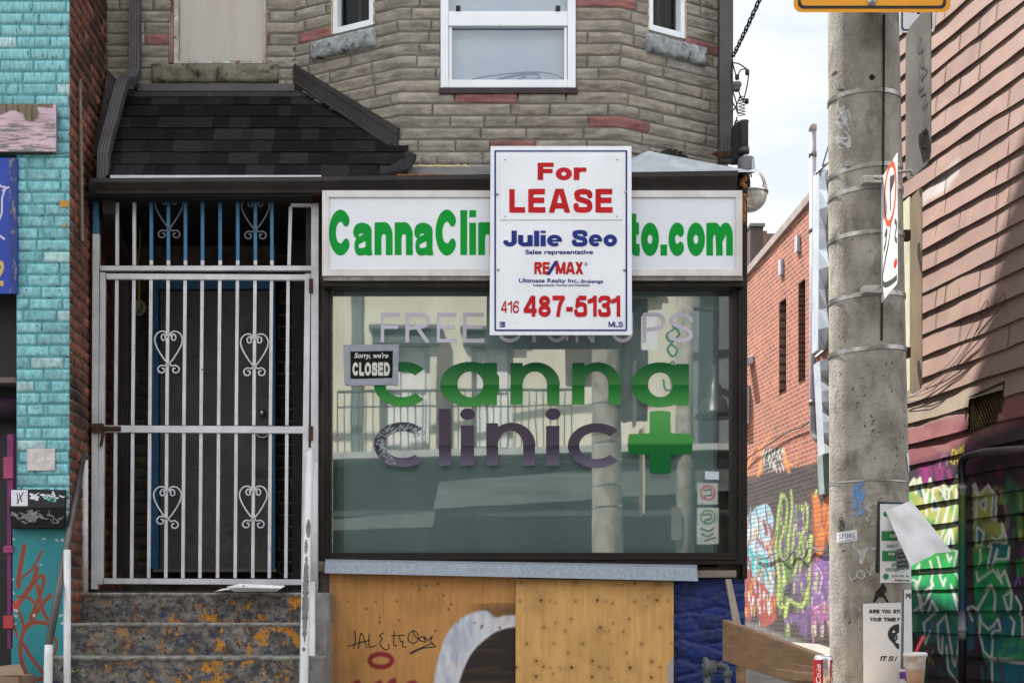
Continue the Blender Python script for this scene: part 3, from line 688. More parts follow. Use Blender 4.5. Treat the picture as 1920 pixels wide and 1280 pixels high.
# ---- shopfront window: frame, glass, film behind, lettering on the glass
gx0, gx1, gz0, gz1 = sx(622, 0), sx(1370, 0), sz(1036, 0), sz(540, 0)
ox0, ox1, oz0, oz1 = sx(606, -.03), sx(1393, -.03), sz(1058, -.03), sz(524, -.03)
fr = MB(); fr.box(ox0, gx0 + .002, -.05, .05, oz0, oz1); fr.box(gx1 - .002, ox1, -.05, .05, oz0, oz1); fr.box(gx0 + .002, gx1 - .002, -.05, .05, oz0, gz0); fr.box(gx0 + .002, gx1 - .002, -.05, .05, gz1, oz1)
fr.box(ox0 + .022, ox0 + .034, -.062, -.049, oz0, oz1 - .02); fr.box(ox1 - .036, ox1 - .024, -.062, -.049, oz0 + .03, oz1 - .02); fr.box(ox0 + .05, ox1 - .05, -.060, -.049, oz0 + .030, oz0 + .044)
sw = obj('shop_window', fr, m_frame, shop, bevel=.003)
obj('glass', MB().quad((gx0, .002, gz0), (gx1, .002, gz0), (gx1, .002, gz1), (gx0, .002, gz1)), g_shop, sw)
bk = MB(); bk.quad((gx0, .05, gz0), (gx1, .05, gz0), (gx1, .05, gz1), (gx0, .05, gz1)); obj('window_film', bk, m_backing, sw)
be = MB()
for a, b in ((625, 645), (1338, 1366)):
    obj('film_edge', MB().quad(P(a, 1036, .046), P(b, 1036, .046), P(b, 541, .046), P(a, 541, .046)), m_backlight, sw)
ck = MB(); pts = [P(624, 1034, -.004), P(623, 541, -.004)]; ck.box(gx0 + .001, gx0 + .008, -.008, -.001, gz0, gz1); ck.box(gx0, gx0 + 1.0, -.008, -.001, gz1 - .007, gz1 - .001)
obj('putty', ck, M('old_putty', (.42, .40, .34), (.2, .19, .16), nscale=30, rough=.9), sw)
hd = MB(); hd.box(sx(606, -.12), sx(1395, -.12), -.14, -.0, sz(540, -.1), sz(528, -.1)); obj('header', hd, m_frame, sw, bevel=.004)
hd = MB(); hd.box(sx(606, -.15), sx(1392, -.15), -.165, -.02, sz(527, -.15), sz(518, -.15)); obj('header_trim', hd, M('grimy_aluminium', (.24, .22, .20), (.12, .11, .10), nscale=12, rough=.55, bump=.3), sw, bevel=.002)

def gradmat(name, stops, z0, z1):      # printed vinyl: colour bands run with height on the letter
    m = bpy.data.materials.new(name); m.use_nodes = True; nt = m.node_tree; N = nt.nodes; L = nt.links; b = N['Principled BSDF']; b.inputs['Roughness'].default_value = .5; b.inputs['Specular IOR Level'].default_value = .12
    t = N.new('ShaderNodeTexCoord'); s = N.new('ShaderNodeSeparateXYZ'); mr = N.new('ShaderNodeMapRange'); r = N.new('ShaderNodeValToRGB')
    L.new(t.outputs['Object'], s.inputs[0]); L.new(s.outputs['Z'], mr.inputs['Value']); mr.inputs['From Min'].default_value = z0; mr.inputs['From Max'].default_value = z1
    L.new(mr.outputs[0], r.inputs['Fac'])
    e = r.color_ramp.elements; e[0].position = stops[0][0]; e[0].color = stops[0][1] + (1,); e[1].position = stops[-1][0]; e[1].color = stops[-1][1] + (1,)
    for p, c in stops[1:-1]:
        q = e.new(p); q.color = c + (1,)
    L.new(r.outputs['Color'], b.inputs['Base Color']); return m
zb = WL[sw.name].z
gm = gradmat('green_printed_vinyl', [(0, srgb(66, 134, 66)), (.47, srgb(11, 91, 34)), (.50, srgb(59, 114, 61)), (.95, srgb(8, 78, 40))], sz(762, 0) - zb, sz(678, 0) - zb)
gk = gradmat('charcoal_printed_vinyl', [(0, srgb(98, 91, 110)), (.36, srgb(49, 42, 51)), (.39, srgb(70, 61, 73)), (1, srgb(63, 55, 68))], sz(876, 0) - zb, sz(766, 0) - zb)
gl = lambda px, py: P(px, py, -.0025)
def letters(strokes, w, clip=None, res=1.0, extra=None):
    al = [p for q in strokes for p in q]; x0 = min(p[0] for p in al) - w; x1 = max(p[0] for p in al) + w; y0 = min(p[1] for p in al) - w; y1 = max(p[1] for p in al) + w
    def fn(X, Y):
        f = np.full(X.shape, -1e9)
        for q in strokes: f = np.maximum(f, w / 2 - seg_dist(X, Y, q, True))
        if clip: f = np.minimum(f, np.minimum(Y - clip[0], clip[1] - Y))
        if extra: f = extra(X, Y, f)
        return f
    return field_mesh(fn, x0, x1, y0, y1, res)
def e_arc(cx, cy, rx, ry, a0, a1, n=40): return [(cx + rx * math.cos(math.radians(a)), cy + ry * math.sin(math.radians(a))) for a in np.linspace(a0, a1, n)]
def ring(cx, cy, ro, ri, stem=None, gapa=None):
    def f(X, Y):
        a = 1 - np.hypot((X - cx) / ro[0], (Y - cy) / ro[1]); b = np.hypot((X - cx) / ri[0], (Y - cy) / ri[1]) - 1
        g = np.minimum(a * ro[1], b * ri[1])
        if gapa is not None:
            an = np.degrees(np.arctan2((Y - cy), (X - cx))); g = np.where(np.abs(an) < gapa, np.minimum(g, (np.abs(an) - gapa) * .5), g)
        if stem is not None: g = np.maximum(g, np.minimum(np.minimum(X - stem[0], stem[1] - X), np.minimum(Y - stem[2], stem[3] - Y)))
        return g
    return f
lt = MB()
lt.flat(field_mesh(ring(755, 720, (54, 42), (33, 24), gapa=36), 695, 815, 674, 766, 1), gl)
lt.flat(field_mesh(ring(882, 720, (57, 42), (24, 24), (907, 932, 680, 759)), 820, 936, 674, 766, 1), gl)
def nlet(x0, x1, yt, yb, sw_, tk):
    return lambda X, Y: np.maximum(np.maximum(np.minimum(np.minimum(X - x0, x0 + sw_ - X), np.minimum(Y - yt, yb - Y)), np.minimum(np.minimum(X - (x1 - sw_), x1 - X), np.minimum(Y - (yt + (x1 - x0) * .40), yb - Y))),
        np.minimum(np.minimum(1 - np.hypot((X - (x0 + x1) / 2 - 2) / ((x1 - x0) / 2 - 1), (Y - (yt + 42)) / 43), np.hypot((X - (x0 + x1) / 2) / ((x1 - x0) / 2 - sw_), (Y - (yt + 42)) / (43 - tk)) - 1) * 40, np.minimum(yt + 44 - Y, X - x0)))
for a, b in ((957, 1049), (1073, 1164)):
    lt.flat(field_mesh(nlet(a, b, 680, 758, 23, 17), a - 4, b + 4, 674, 764, 1), gl)
lt.flat(field_mesh(ring(1238, 721, (54, 42), (23, 23), (1267, 1292, 682, 760)), 1180, 1296, 676, 768, 1), gl)
obj('lettering', lt, gm, sw)
lk = MB()
lk.flat(field_mesh(ring(755, 833, (54, 42), (35, 25), gapa=40), 695, 815, 788, 880, 1), gl)
lk.flat(rect2(823, 846, 766, 872), gl); lk.flat(rect2(864, 889, 797, 872), gl)
dot = lambda cx: field_mesh(lambda X, Y: 1 - np.hypot((X - cx) / 14, (Y - 776) / 11), cx - 18, cx + 18, 760, 792, 1)
lk.flat(dot(877), gl)
lk.flat(field_mesh(nlet(912, 1003, 793, 872, 22, 15), 908, 1007, 788, 878, 1), gl)
lk.flat(rect2(1024, 1049, 798, 872), gl); lk.flat(dot(1037), gl)
lk.flat(field_mesh(ring(1119, 835, (54, 42), (33, 25), gapa=36), 1060, 1180, 790, 882, 1), gl)
obj('lettering', lk, gk, sw)
pe = MB(); r5 = random.Random(9)
strk = []
for k in range(95):
    a = r5.uniform(110, 330); q = r5.uniform(.66, .98); cx, cy = 755 + 54 * q * math.cos(math.radians(a)), 833 + 42 * q * math.sin(math.radians(a)); t = r5.choice((.5, .6, 2.2, 2.4)) + r5.uniform(-.25, .25); ln = r5.uniform(3, 9)
    strk.append([(cx, cy), (cx + ln * math.cos(t), cy + ln * math.sin(t))])
pe.flat(ribbon(strk, 1.7, .8), lambda px, py: P(px, py, -.0042)); obj('scratched_vinyl', pe, M('scraped_film', (.26, .30, .32), (.16, .19, .21), nscale=30, rough=.7), sw)
cz = gradmat('green_cross_vinyl', [(0, srgb(8, 88, 45)), (.45, srgb(19, 91, 35)), (.5, srgb(61, 132, 61)), (1, srgb(79, 145, 77))], sz(887, 0) - zb, sz(771, 0) - zb)
def cross(X, Y):
    hh = np.minimum(20 + 1.2 * np.cos((X - 1238) / 20) - np.abs(Y - 832), 58 + 2.5 * np.cos((Y - 832) / 14) - np.abs(X - 1238)); vv = np.minimum(19.5 - np.abs(X - 1238), 57 + 2.5 * np.cos((X - 1238) / 14) - np.abs(Y - 829)); return np.maximum(hh, vv)
obj('cross', MB().flat(field_mesh(cross, 1172, 1304, 765, 894, 1.2), gl), cz, sw)
m_lil = M('silver_lilac_vinyl', (.50, .47, .54), (.44, .41, .50), nscale=5, rough=.4)
fs_ = MB()
for ch, a, b in (('F', 714, 750), ('R', 760, 808), ('E', 819, 857), ('E', 868, 908), ('S', 936, 976), ('I', 998, 1005), ('G', 1022, 1066), ('N', 1079, 1115), ('U', 1147, 1187), ('P', 1205, 1248), ('S', 1254, 1299)):
    fs_.flat(bold(ch, a, b, 642, 586, w=.125 if ch != 'I' else .2, res=.022), gl)
obj('lettering', fs_, m_lil, sw)
gs = ribbon([spl([(1262, 612), (1274, 625), (1258, 640), (1250, 628), (1262, 618)]), spl([(1262, 640), (1252, 655), (1262, 668), (1270, 655), (1258, 645)]), spl([(1250, 690), (1262, 678), (1266, 700), (1256, 706)]), spl([(1244, 712), (1248, 730), (1260, 728), (1258, 708)])], 4, 1)
obj('painted_tag', MB().flat(gs, lambda px, py: P(px, py, -.0015)), M('green_spray', (.06, .20, .12), (.10, .24, .17), nscale=12, rough=.7), sw)
# sill flashing, timber under it
sf = MB(); sf.slab([P(610, 1051, -.10), P(1307, 1063, -.10), P(1309, 1089, -.12), P(608, 1074, -.12)], (0, .02, 0)); sf.slab([P(610, 1051, -.10), P(1307, 1063, -.10), P(1307, 1058, -.03), P(610, 1047, -.03)], (0, .0, .004))
obj('sill', sf, m_galv, sw, bevel=.002)
m_oldwood = M('grey_timber', (.20, .165, .13), (.13, .105, .085), nscale=10, rough=.9, bump=.5, bscale=30, stretch=(.4, 1, 4))
obj('sill_timber', MB().box(sx(1300, -.04), sx(1378, -.04), -.08, .0, sz(1082, -.04), sz(1069, -.04)), m_oldwood, sw)
obj('sill_timber', MB().box(sx(598, -.02), sx(612, -.02), -.06, .0, sz(1071, -.04), sz(1052, -.04)), m_oldwood, sw)
# corner board + foam at the right hand end of the shopfront
cb = MB(); cb.box(sx(1391, -.02), sx(1400, -.02), -.04, .16, sz(1085, 0), sz(340, 0)); obj('corner_board', cb, m_frame, shop, bevel=.003)
fo = MB(); rf = random.Random(2)
for py in list(range(330, 352, 5)) + list(range(368, 400, 6)) + list(range(402, 420, 6)):
    c = P(1394 + rf.uniform(-3, 3), py, -.10); obj('foam_blob', MB().lathe([(.001, -.02), (.016, -.012), (.02, 0), (.014, .012), (.001, .02)], c, 8), m_ofoam, shop, smooth=True)
# blue painted rubble base wall and the wall behind the plywood
bl = MB(); ub = np.linspace(sx(1180, 0), XR, 62); zb3 = np.linspace(0, sz(1085, 0), 170); vs = []; cs_ = []
for z in zb3:
    for u in ub:
        dd_, pp_ = mnoise.voronoi(Vector((u * 4.6 + .35 * mnoise.noise(Vector((u * 4, z * 4, 1))), z * 10.5 + .5 * mnoise.noise(Vector((u * 3, z * 3, 5))), 0)))
        e = max(0, min(1, (dd_[1] - dd_[0]) / .30)); k = .75 + .5 * (math.sin(pp_[0].x * 12.9 + pp_[0].y * 7.1) * .5 + .5)
        vs.append((u, .02 - .018 * e ** .35 - .006 * mnoise.noise(Vector((u * 11, z * 14, 3))) - .007 * mnoise.noise(Vector((u * 40, z * 40, 6))), z)); cs_.append((.003 * k, .018 * k, .125 * k))
bl.add(vs, [(q * 62 + i_, q * 62 + i_ + 1, (q + 1) * 62 + i_ + 1, (q + 1) * 62 + i_) for q in range(169) for i_ in range(61)]); bl.c = cs_
obj('base_wall', bl, M('blue_painted_rubble', (1, 1, 1), attr=True, var=.4, nscale=9, rough=.5, bump=.6, bscale=30, col3=(.30, .32, .36), n3=26, t3=(.72, .75)), shop, smooth=True)
bb = MB(); bb.box(-.72, XR, .03, .21, 0, HC + .30); bb.box(XR - .17, XR, .02, .21, HC + .3, HC + 2.7); bb.box(-.72, ox0 + .03, .052, .21, HC + .3, HC + 2.7); bb.box(ox0 + .03, XR - .17, .10, .2, HC + .3, HC + 2.7)
obj('shopfront_wall', bb, m_redmortar, shop)
sdw = MB(); sdw.box(XR, XR + .03, .17, 12.2, 0, HC + 2.62); obj('side_wall', sdw, m_redmortar, shop)

# ---- porch recess: brick back wall, door
yb = 1.10
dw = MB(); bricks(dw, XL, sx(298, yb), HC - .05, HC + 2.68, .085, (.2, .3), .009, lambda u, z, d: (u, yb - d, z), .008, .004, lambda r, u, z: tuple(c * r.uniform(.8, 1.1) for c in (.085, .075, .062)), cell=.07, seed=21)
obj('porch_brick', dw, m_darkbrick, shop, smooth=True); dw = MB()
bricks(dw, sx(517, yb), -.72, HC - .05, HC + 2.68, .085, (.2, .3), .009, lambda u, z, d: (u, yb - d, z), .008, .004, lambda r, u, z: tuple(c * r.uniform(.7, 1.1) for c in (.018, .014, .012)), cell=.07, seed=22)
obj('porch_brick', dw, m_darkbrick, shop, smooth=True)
bb = MB(); bb.box(XL, -.72, yb + .002, yb + .05, HC - .2, HC + 2.7); obj('porch_wall', bb, m_redmortar, shop)
bb = MB(); bb.box(-.79, -.725, .10, yb, HC - .2, HC + 2.65); bb.box(sx(548, .9), sx(584, .9), .88, .90, HC, HC + 2.65); obj('porch_side_panel', bb, m_porchside, shop)
dzt, dzb = sz(546, 1.05), sz(1066, 1.05); dx0, dx1 = sx(301, 1.05), sx(505, 1.05)
ds = obj('door', MB().box(dx0, dx1, 1.03, 1.07, dzb, dzt), m_door, shop, bevel=.003)
df = MB(); df.box(sx(282, 1.02), dx0 - .004, .99, 1.09, dzb, sz(524, 1.02)); df.box(dx1 + .004, sx(517, 1.02), .99, 1.09, dzb, sz(524, 1.02)); df.box(dx0 - .004, dx1 + .004, .99, 1.09, dzt + .004, sz(524, 1.02))
obj('door_frame', df, m_doorframe, ds, bevel=.003)
c = P(492, 774, 1.0); obj('door_knob', MB().lathe([(.001, -.03), (.02, -.028), (.026, -.012), (.02, .0), (.012, .03)], c, 20, 'y'), m_nickel, ds, smooth=True)
hl = [P(x, y, .99) for x, y in spl([(482, 812), (484, 818), (491, 820), (500, 818), (502, 812)])]; obj('door_handle', MB().tube(hl, .008, 8), m_steel, ds, smooth=True)
obj('threshold', MB().box(sx(290, 1.0), sx(520, 1.0), .93, 1.08, sz(1072, 1.0), dzb), m_oldwood, ds)
c = P(259, 577, 1.06); bell = MB().lathe([(.062, .02), (.062, -.02), (.052, -.028), (.042, -.028), (.040, -.01), (.001, -.01)], c, 28, 'y')
obj('wall_box', bell, M('white_plastic', (.34, .33, .31), rough=.5), shop, smooth=True)
# ------------------------------------------------------------------ porch: lamp cord, gate, steps, rails
obj('hanging_rope', MB().tube([P(x, y, .62) for x, y in spl([(262, 360), (259, 400), (263, 450), (258, 500), (261, 540), (259, 578)])], .006, 6), M('yellow_rope', (.30, .22, .02), rough=.9), label='frayed yellow rope hanging inside the barred porch', cat='rope')

YG = .02
gate = thing('security_gate', 'white painted iron bar gate with heart scrolls and blue topped bars', 'gate', (sx(385, YG), YG, sz(1098, YG)))
def gx(px, py): return sx(px, YG)
def bar(mb, px0, py0, px1, py1, wpx, dep=.012, y=YG):
    w = wpx / 2 / 289
    a = Vector(P(px0, py0, y)); b = Vector(P(px1, py1, y)); vs = []
    for p in (a, b): vs += [(p.x - w, y - dep, p.z), (p.x + w, y - dep, p.z), (p.x + w, y + dep, p.z), (p.x - w, y + dep, p.z)]
    mb.add(vs, [(0, 1, 5, 4), (1, 2, 6, 5), (2, 3, 7, 6), (3, 0, 4, 7), (0, 3, 2, 1), (4, 5, 6, 7)])
def hbar(mb, x0, x1, y0, y1, dep=.018, y=YG, sk=0):
    mb.slab([P(x0, y0, y - dep), P(x1, y0 + sk, y - dep), P(x1, y1 + sk, y - dep), P(x0, y1, y - dep)], (0, dep * 2, 0))
fr = MB(); bar(fr, 181, 440, 178, 1104, 12, .022); bar(fr, 591, 388, 590, 1104, 14, .022); hbar(fr, 187.5, 583.5, 498, 507, .02)
hbar(fr, 545, 597, 381, 387, .014)
obj('blue_board', MB().box(sx(531, .06), sx(570, .06), .05, .07, sz(380, .06), sz(362, .06)), m_gateblue, gate); obj('rusty_board', MB().box(sx(571, .06), sx(600, .06), .05, .07, sz(381, .06), sz(362, .06)), m_ofoam, gate)
obj('frame', fr, m_gate, gate, bevel=.002)
fb = MB(); bar(fb, 181, 362, 181, 439.5, 11, .022); obj('frame', fb, m_gateblue, gate, bevel=.002)
lf = MB(); bar(lf, 193.5, 512, 189, 1095, 10, .018); bar(lf, 577.5, 514, 570, 1096, 11, .018); hbar(lf, 199, 572, 512.5, 523, .018, sk=2); hbar(lf, 196.6, 569, 797, 810, .018, sk=2); hbar(lf, 194.4, 564.2, 1083.5, 1094, .018, sk=2)
obj('leaf_frame', lf, m_gate, gate, bevel=.002)
xs_top = [220, 252, 284, 316, 348, 380, 413, 446, 479, 510, 541]
for k, x in enumerate(xs_top):
    if k == 10: tb = MB(); bar(tb, 545, 388, 542, 497.5, 6.2, .008); obj('bar', tb, m_gate, gate); continue
    blue = 2 <= k <= 9; tb = MB(); bar(tb, x, 360, x, 488 if blue else 497.5, 6.2, .008); obj('bar', tb, m_gateblue if blue else m_gate, gate)
    if blue: tb = MB(); bar(tb, x, 488.5, x, 497.5, 6.2, .008); obj('bar', tb, m_gate, gate)
for k, x in enumerate(xs_top):
    dx = -5; tb = MB(); bar(tb, x - .6, 524, x - 3, 797, 6.0, .008); bar(tb, x - 3, 811.5, x + dx, 1083, 6.0, .008); obj('bar', tb, m_gate, gate)
def heart(cx, y0, y1, mat, broken=False):
    H = y1 - y0; W = 26; m = MB()
    for s in (-1, 1):
        sp = [(cx + s * (9 - 4.5 * math.cos(a) * (1 - a / 13) * 1.35), y0 + 12 - 6.2 * math.sin(a) * (1 - a / 14) * 1.2) for a in np.linspace(7.6, 0.2, 22)]
        path = sp + [(cx + s * 4, y0 + 3), (cx + s * 12, y0), (cx + s * 21, y0 + 4), (cx + s * W, y0 + 15), (cx + s * 22, y0 + 30), (cx + s * 10, y0 + 50), (cx + s * 1.6, y1 - 18)]
        e = y1 - 8 if not (broken and s < 0) else y1 - 16
        low = [(cx + s * 1.6, y1 - 18), (cx + s * 6, e - 5), (cx + s * 14, e - 6), (cx + s * 20, e), (cx + s * 17, e + 7), (cx + s * 10, e + 7), (cx + s * 8, e + 1), (cx + s * 13, e - 1)]
        for q in (spl(path, 3), spl(low, 4)): m.tube([P(a, b, YG - .012) for a, b in q], .0052, 6)
    return obj('scroll', m, mat, gate, smooth=True)
m_scroll_dark = M('darkened_scroll', (.12, .13, .15), rough=.6)
heart(317, 366, 446, m_scroll_dark); heart(479, 370, 448, m_scroll_dark)
heart(316, 621, 699, m_gate); heart(477, 626, 704, m_gate); heart(314, 912, 990, m_gate, True); heart(475, 911, 989, m_gate)
la = MB(); la.tube([P(172, 803, YG - .03), P(226, 803, YG - .03)], .016, 10); la.box(sx(176, YG), sx(196, YG), YG - .045, YG - .02, sz(812, YG), sz(795, YG)); 
obj('latch', la, m_rust, gate); obj('latch_handle', MB().tube([P(194, 812, YG - .03), P(189, 836, YG - .03)], .010, 8), m_rust, gate)
for py in (536, 812): obj('hinge', MB().lathe([(.013, -.045), (.013, .045)], P(583, py, YG - .025), 10), m_rust, gate)

m_step = M('paint_flaked_concrete', (.20, .185, .165), (.055, .05, .046), nscale=13, rough=.95, bump=.9, bscale=30, contrast=(.35, .6))
def step_mat():
    m = m_step; nt = m.node_tree; N = nt.nodes; L = nt.links; b = N['Principled BSDF']; src = b.inputs['Base Color'].links[0].from_socket
    t = N['Texture Coordinate'] if 'Texture Coordinate' in N else N.new('ShaderNodeTexCoord')
    def layer(src, scale, lo, hi, col, st, loc, lim=None):
        mp = N.new('ShaderNodeMapping'); mp.inputs['Scale'].default_value = st; mp.inputs['Location'].default_value = loc; L.new(t.outputs['Object'], mp.inputs[0])
        n = N.new('ShaderNodeTexNoise'); n.inputs['Scale'].default_value = scale; n.inputs['Detail'].default_value = 9; n.inputs['Roughness'].default_value = .72; L.new(mp.outputs[0], n.inputs[0])
        r = N.new('ShaderNodeValToRGB'); r.color_ramp.elements[0].position = lo; r.color_ramp.elements[1].position = hi; L.new(n.outputs['Fac'], r.inputs[0])
        f = r.outputs[0]
        if lim:
            s = N.new('ShaderNodeSeparateXYZ'); L.new(t.outputs['Object'], s.inputs[0]); mr = N.new('ShaderNodeMapRange'); L.new(s.outputs['X'], mr.inputs[0]); mr.inputs[1].default_value = lim[0]; mr.inputs[2].default_value = lim[1]
            mu = N.new('ShaderNodeMath'); mu.operation = 'MULTIPLY'; L.new(f, mu.inputs[0]); L.new(mr.outputs[0], mu.inputs[1]); f = mu.outputs[0]
        x = N.new('ShaderNodeMix'); x.data_type = 'RGBA'; L.new(f, x.inputs['Factor']); L.new(src, x.inputs[6]); x.inputs[7].default_value = col + (1,); return x.outputs[2]
    o = layer(src, 17, .53, .60, (.030, .035, .075), (1, 1, 1.6), (3, 1, 7))
    o = layer(o, 17, .57, .61, (.42, .17, .018), (1.1, 1, .6), (.3, 0, 2.2), (-.8, .25))
    o = layer(o, 7, .545, .60, (.44, .18, .018), (1.0, 1, .8), (2.3, 0, 1.2), (-.9, .1))
    o = layer(o, 16, .60, .64, (.40, .36, .14), (1, 1, 1), (1.5, 4, 1), (-.1, -.75))
    o = layer(o, 36, .54, .62, (.02, .019, .018), (1, 1, 1), (5, 5, 5))
    L.new(o, b.inputs['Base Color'])
step_mat()
m_nose = M('worn_lit_step_nosing', (.27, .255, .23), (.10, .094, .085), nscale=18, rough=.95, bump=.8, bscale=60)  # pale tone mixes nosing wear with a lit edge put into the colour
steps = thing('concrete_steps', 'worn concrete entrance steps flaked with orange, yellow and blue paint', 'steps', (-1.45, -1.2, 0))
xl, xr = sx(128, -.25), sx(617, -.25)
nose = [(1110, -.20), (1167, -.47), (1230, -.74)]
zs_ = [sz(p, y) for p, y in nose]; ys_ = [y for p, y in nose]
while zs_[-1] > .25: zs_.append(zs_[-1] - .194); ys_.append(ys_[-1] - .27)
sb = MB(); nb = MB()
for k in range(len(zs_)):
    z1_ = zs_[k]; z0_ = zs_[k + 1] if k + 1 < len(zs_) else 0; y0_ = ys_[k]; y1_ = .9 if k == 0 else ys_[k - 1] + .02
    nxs = 90; vs = []; nz_ = 10
    for j in range(nz_ + 1):
        for i in range(nxs + 1):
            u = xl + (xr - .09 - xl) * i / nxs; v = z0_ - .01 + (z1_ - .016 - z0_ + .01) * j / nz_
            d = .010 * mnoise.noise(Vector((u * 7, v * 7, k))) + .005 * mnoise.noise(Vector((u * 28, v * 28, k)))
            vs.append((u, y0_ + .006 + d, v))
    sb.add(vs, [(j * (nxs + 1) + i, j * (nxs + 1) + i + 1, (j + 1) * (nxs + 1) + i + 1, (j + 1) * (nxs + 1) + i) for j in range(nz_) for i in range(nxs)])
    vs = []; prof = [(.004, -.026), (-.004, -.016), (-.006, -.008), (.002, -.001), (.03, .0), (.06, 0), (y1_ - y0_, 0)]
    for i in range(nxs + 1):
        u = xl + (xr - .09 - xl) * i / nxs; chip = .007 * mnoise.noise(Vector((u * 9, k * 3, 1))) + .004 * mnoise.noise(Vector((u * 30, k, 4)))
        vs += [(u, y0_ + a + (chip if a < .01 else 0), z1_ + b + (chip * .6 if b < -.01 else 0)) for a, b in prof]
    n = len(prof); nb.add(vs, [(i * n + q, (i + 1) * n + q, (i + 1) * n + q + 1, i * n + q + 1) for i in range(nxs) for q in range(n - 1)])
obj('riser', sb, m_step, steps, smooth=True); obj('tread', nb, m_nose, steps, smooth=True)
cm = MB(); n = len(zs_)
for k in range(n): cm.box(xr - .088, xr, ys_[k] - .012, (.5 if k == 0 else ys_[k - 1] - .013), 0, zs_[k] - .002)
obj('side_cheek', cm, M('bare_concrete', (.22, .215, .21), (.15, .145, .14), nscale=8, rough=.95, bump=.6, bscale=50, col3=(.06, .055, .05), n3=9, t3=(.58, .7)), steps, bevel=.008)
obj('porch_mat', MB().box(sx(188, -.1), sx(560, -.1), -.195, .3, zs_[0] + .001, zs_[0] + .012), M('black_rubber_mat', (.015, .015, .016), rough=.9, bump=.4), label='thin black rubber mat on the porch floor under the gate', cat='mat', bevel=.002)

m_wpaint = M('chipped_white_rail_paint', (.62, .62, .63), (.52, .52, .52), nscale=8, rough=.45, bump=.2, bscale=50, col3=(.07, .065, .06), n3=24, t3=(.69, .72))
m_bare = M('bare_grey_pipe', (.075, .068, .062), (.12, .11, .10), nscale=10, rough=.42, metal=.5, bump=.15, bscale=60, stretch=(1, 1, .4))
hl = thing('handrail', 'bare dark steel handrail with white lower end beside the teal panel', 'handrail', (-2.1, -.8, 0))
a, b = Vector(P(156, 852, -.16)), Vector(P(91, 1212, -1.1)); dd = (b - a).normalized()
obj('pipe', MB().tube([a + Vector((0, .05, 0)), a, b], .021, 14), m_bare, hl, smooth=True)
obj('elbow', MB().tube([P(150, 862, -.14), P(158, 850, -.10), P(160, 858, -.06)], .024, 12), M('tarnished_brass', (.18, .14, .05), rough=.5, metal=.5), hl, smooth=True)
obj('painted_end', MB().tube([b - dd * .012, b + Vector((0, -.002, -.05)), P(90, 1300, -1.12), (P(90, 1300, -1.12)[0], -1.12, 0)], .0245, 14), m_wpaint, hl, smooth=True)
obj('post', MB().tube([P(158, 862, -.13), (P(158, 862, -.13)[0], -.13, zs_[0])], .024, 14), m_wpaint, hl, smooth=True)
px_ = P(126, 1030, -.80); obj('post', MB().tube([px_, (px_[0], -.80, .2)], .021, 14), m_wpaint, hl, smooth=True)
hr = thing('handrail', 'white handrail with long peeled patches in front of the barred gate', 'handrail', (-.7, -.5, 0))
pth = [P(582, 846, -.17), P(580, 852, -.22), P(578, 930, -.35), P(574, 1080, -.62), P(571, 1200, -.80), (P(571, 1200, -.80)[0], -.86, .9), (P(571, 1200, -.80)[0], -.9, .02)]
obj('pipe', MB().tube(pth, .0265, 16), m_wpaint, hr, smooth=True)
obj('post', MB().tube([P(590, 866, -.15), (P(590, 866, -.15)[0], -.15, zs_[0] - .002)], .021, 14), m_wpaint, hr, smooth=True)
obj('post', MB().tube([P(585, 1090, -.52), (P(585, 1090, -.52)[0], -.56, .3)], .021, 14), m_wpaint, hr, smooth=True)
# long strips where the paint has come off the rail
def railpatch(y0p, y1p, xo, wmax, seed):
    m = MB(); N_ = 46; r_ = .0272; vs = []
    for k in range(N_ + 1):
        t = k / N_; py = y0p + (y1p - y0p) * t; 
        tt = np.interp(py, [852, 930, 1080, 1200, 1290], [0, 1, 2, 3, 4]); i = min(int(tt), 3); f = tt - i
        pp = [Vector(P(580, 852, -.22)), Vector(P(578, 930, -.35)), Vector(P(574, 1080, -.62)), Vector(P(571, 1200, -.80)), Vector(P(571, 1290, -.87))]
        c = pp[i].lerp(pp[i + 1], f); w = wmax * (math.sin(math.pi * min(1, t * 1.02)) ** .5) * (.75 + .5 * mnoise.noise(Vector((k * .45, seed, 0))))
        for s in (-3, -2, -1, 0, 1, 2, 3):
            th = xo + s / 3 * max(w, .03) + (.34 * mnoise.noise(Vector((k * .8, seed, 7 + s))) if abs(s) == 3 else 0)
            ax_ = (pp[i + 1] - pp[i]).normalized(); e1 = Vector((1, 0, 0)) - ax_ * ax_.x; e1.normalize(); e2 = ax_.cross(e1); e2 = e2 if e2.y < 0 else -e2
            q_ = c + e1 * (r_ * math.sin(th)) + e2 * (r_ * math.cos(th)); vs.append(tuple(q_))
    m.add(vs, [(k * 7 + s, k * 7 + s + 1, (k + 1) * 7 + s + 1, (k + 1) * 7 + s) for k in range(N_) for s in range(6)]); return m
m_peel = M('peeled_grey_steel', (.10, .092, .085), (.16, .15, .14), nscale=20, rough=.7, bump=.3)
obj('peeled_patch', railpatch(1046, 1208, .05, 1.0, 1), m_peel, hr); obj('peeled_patch', railpatch(978, 1014, .35, .75, 2), m_peel, hr); obj('peeled_patch', railpatch(1214, 1222, -.1, .5, 3), m_peel, hr); obj('peeled_patch', railpatch(1016, 1044, -.1, .5, 5), m_peel, hr)

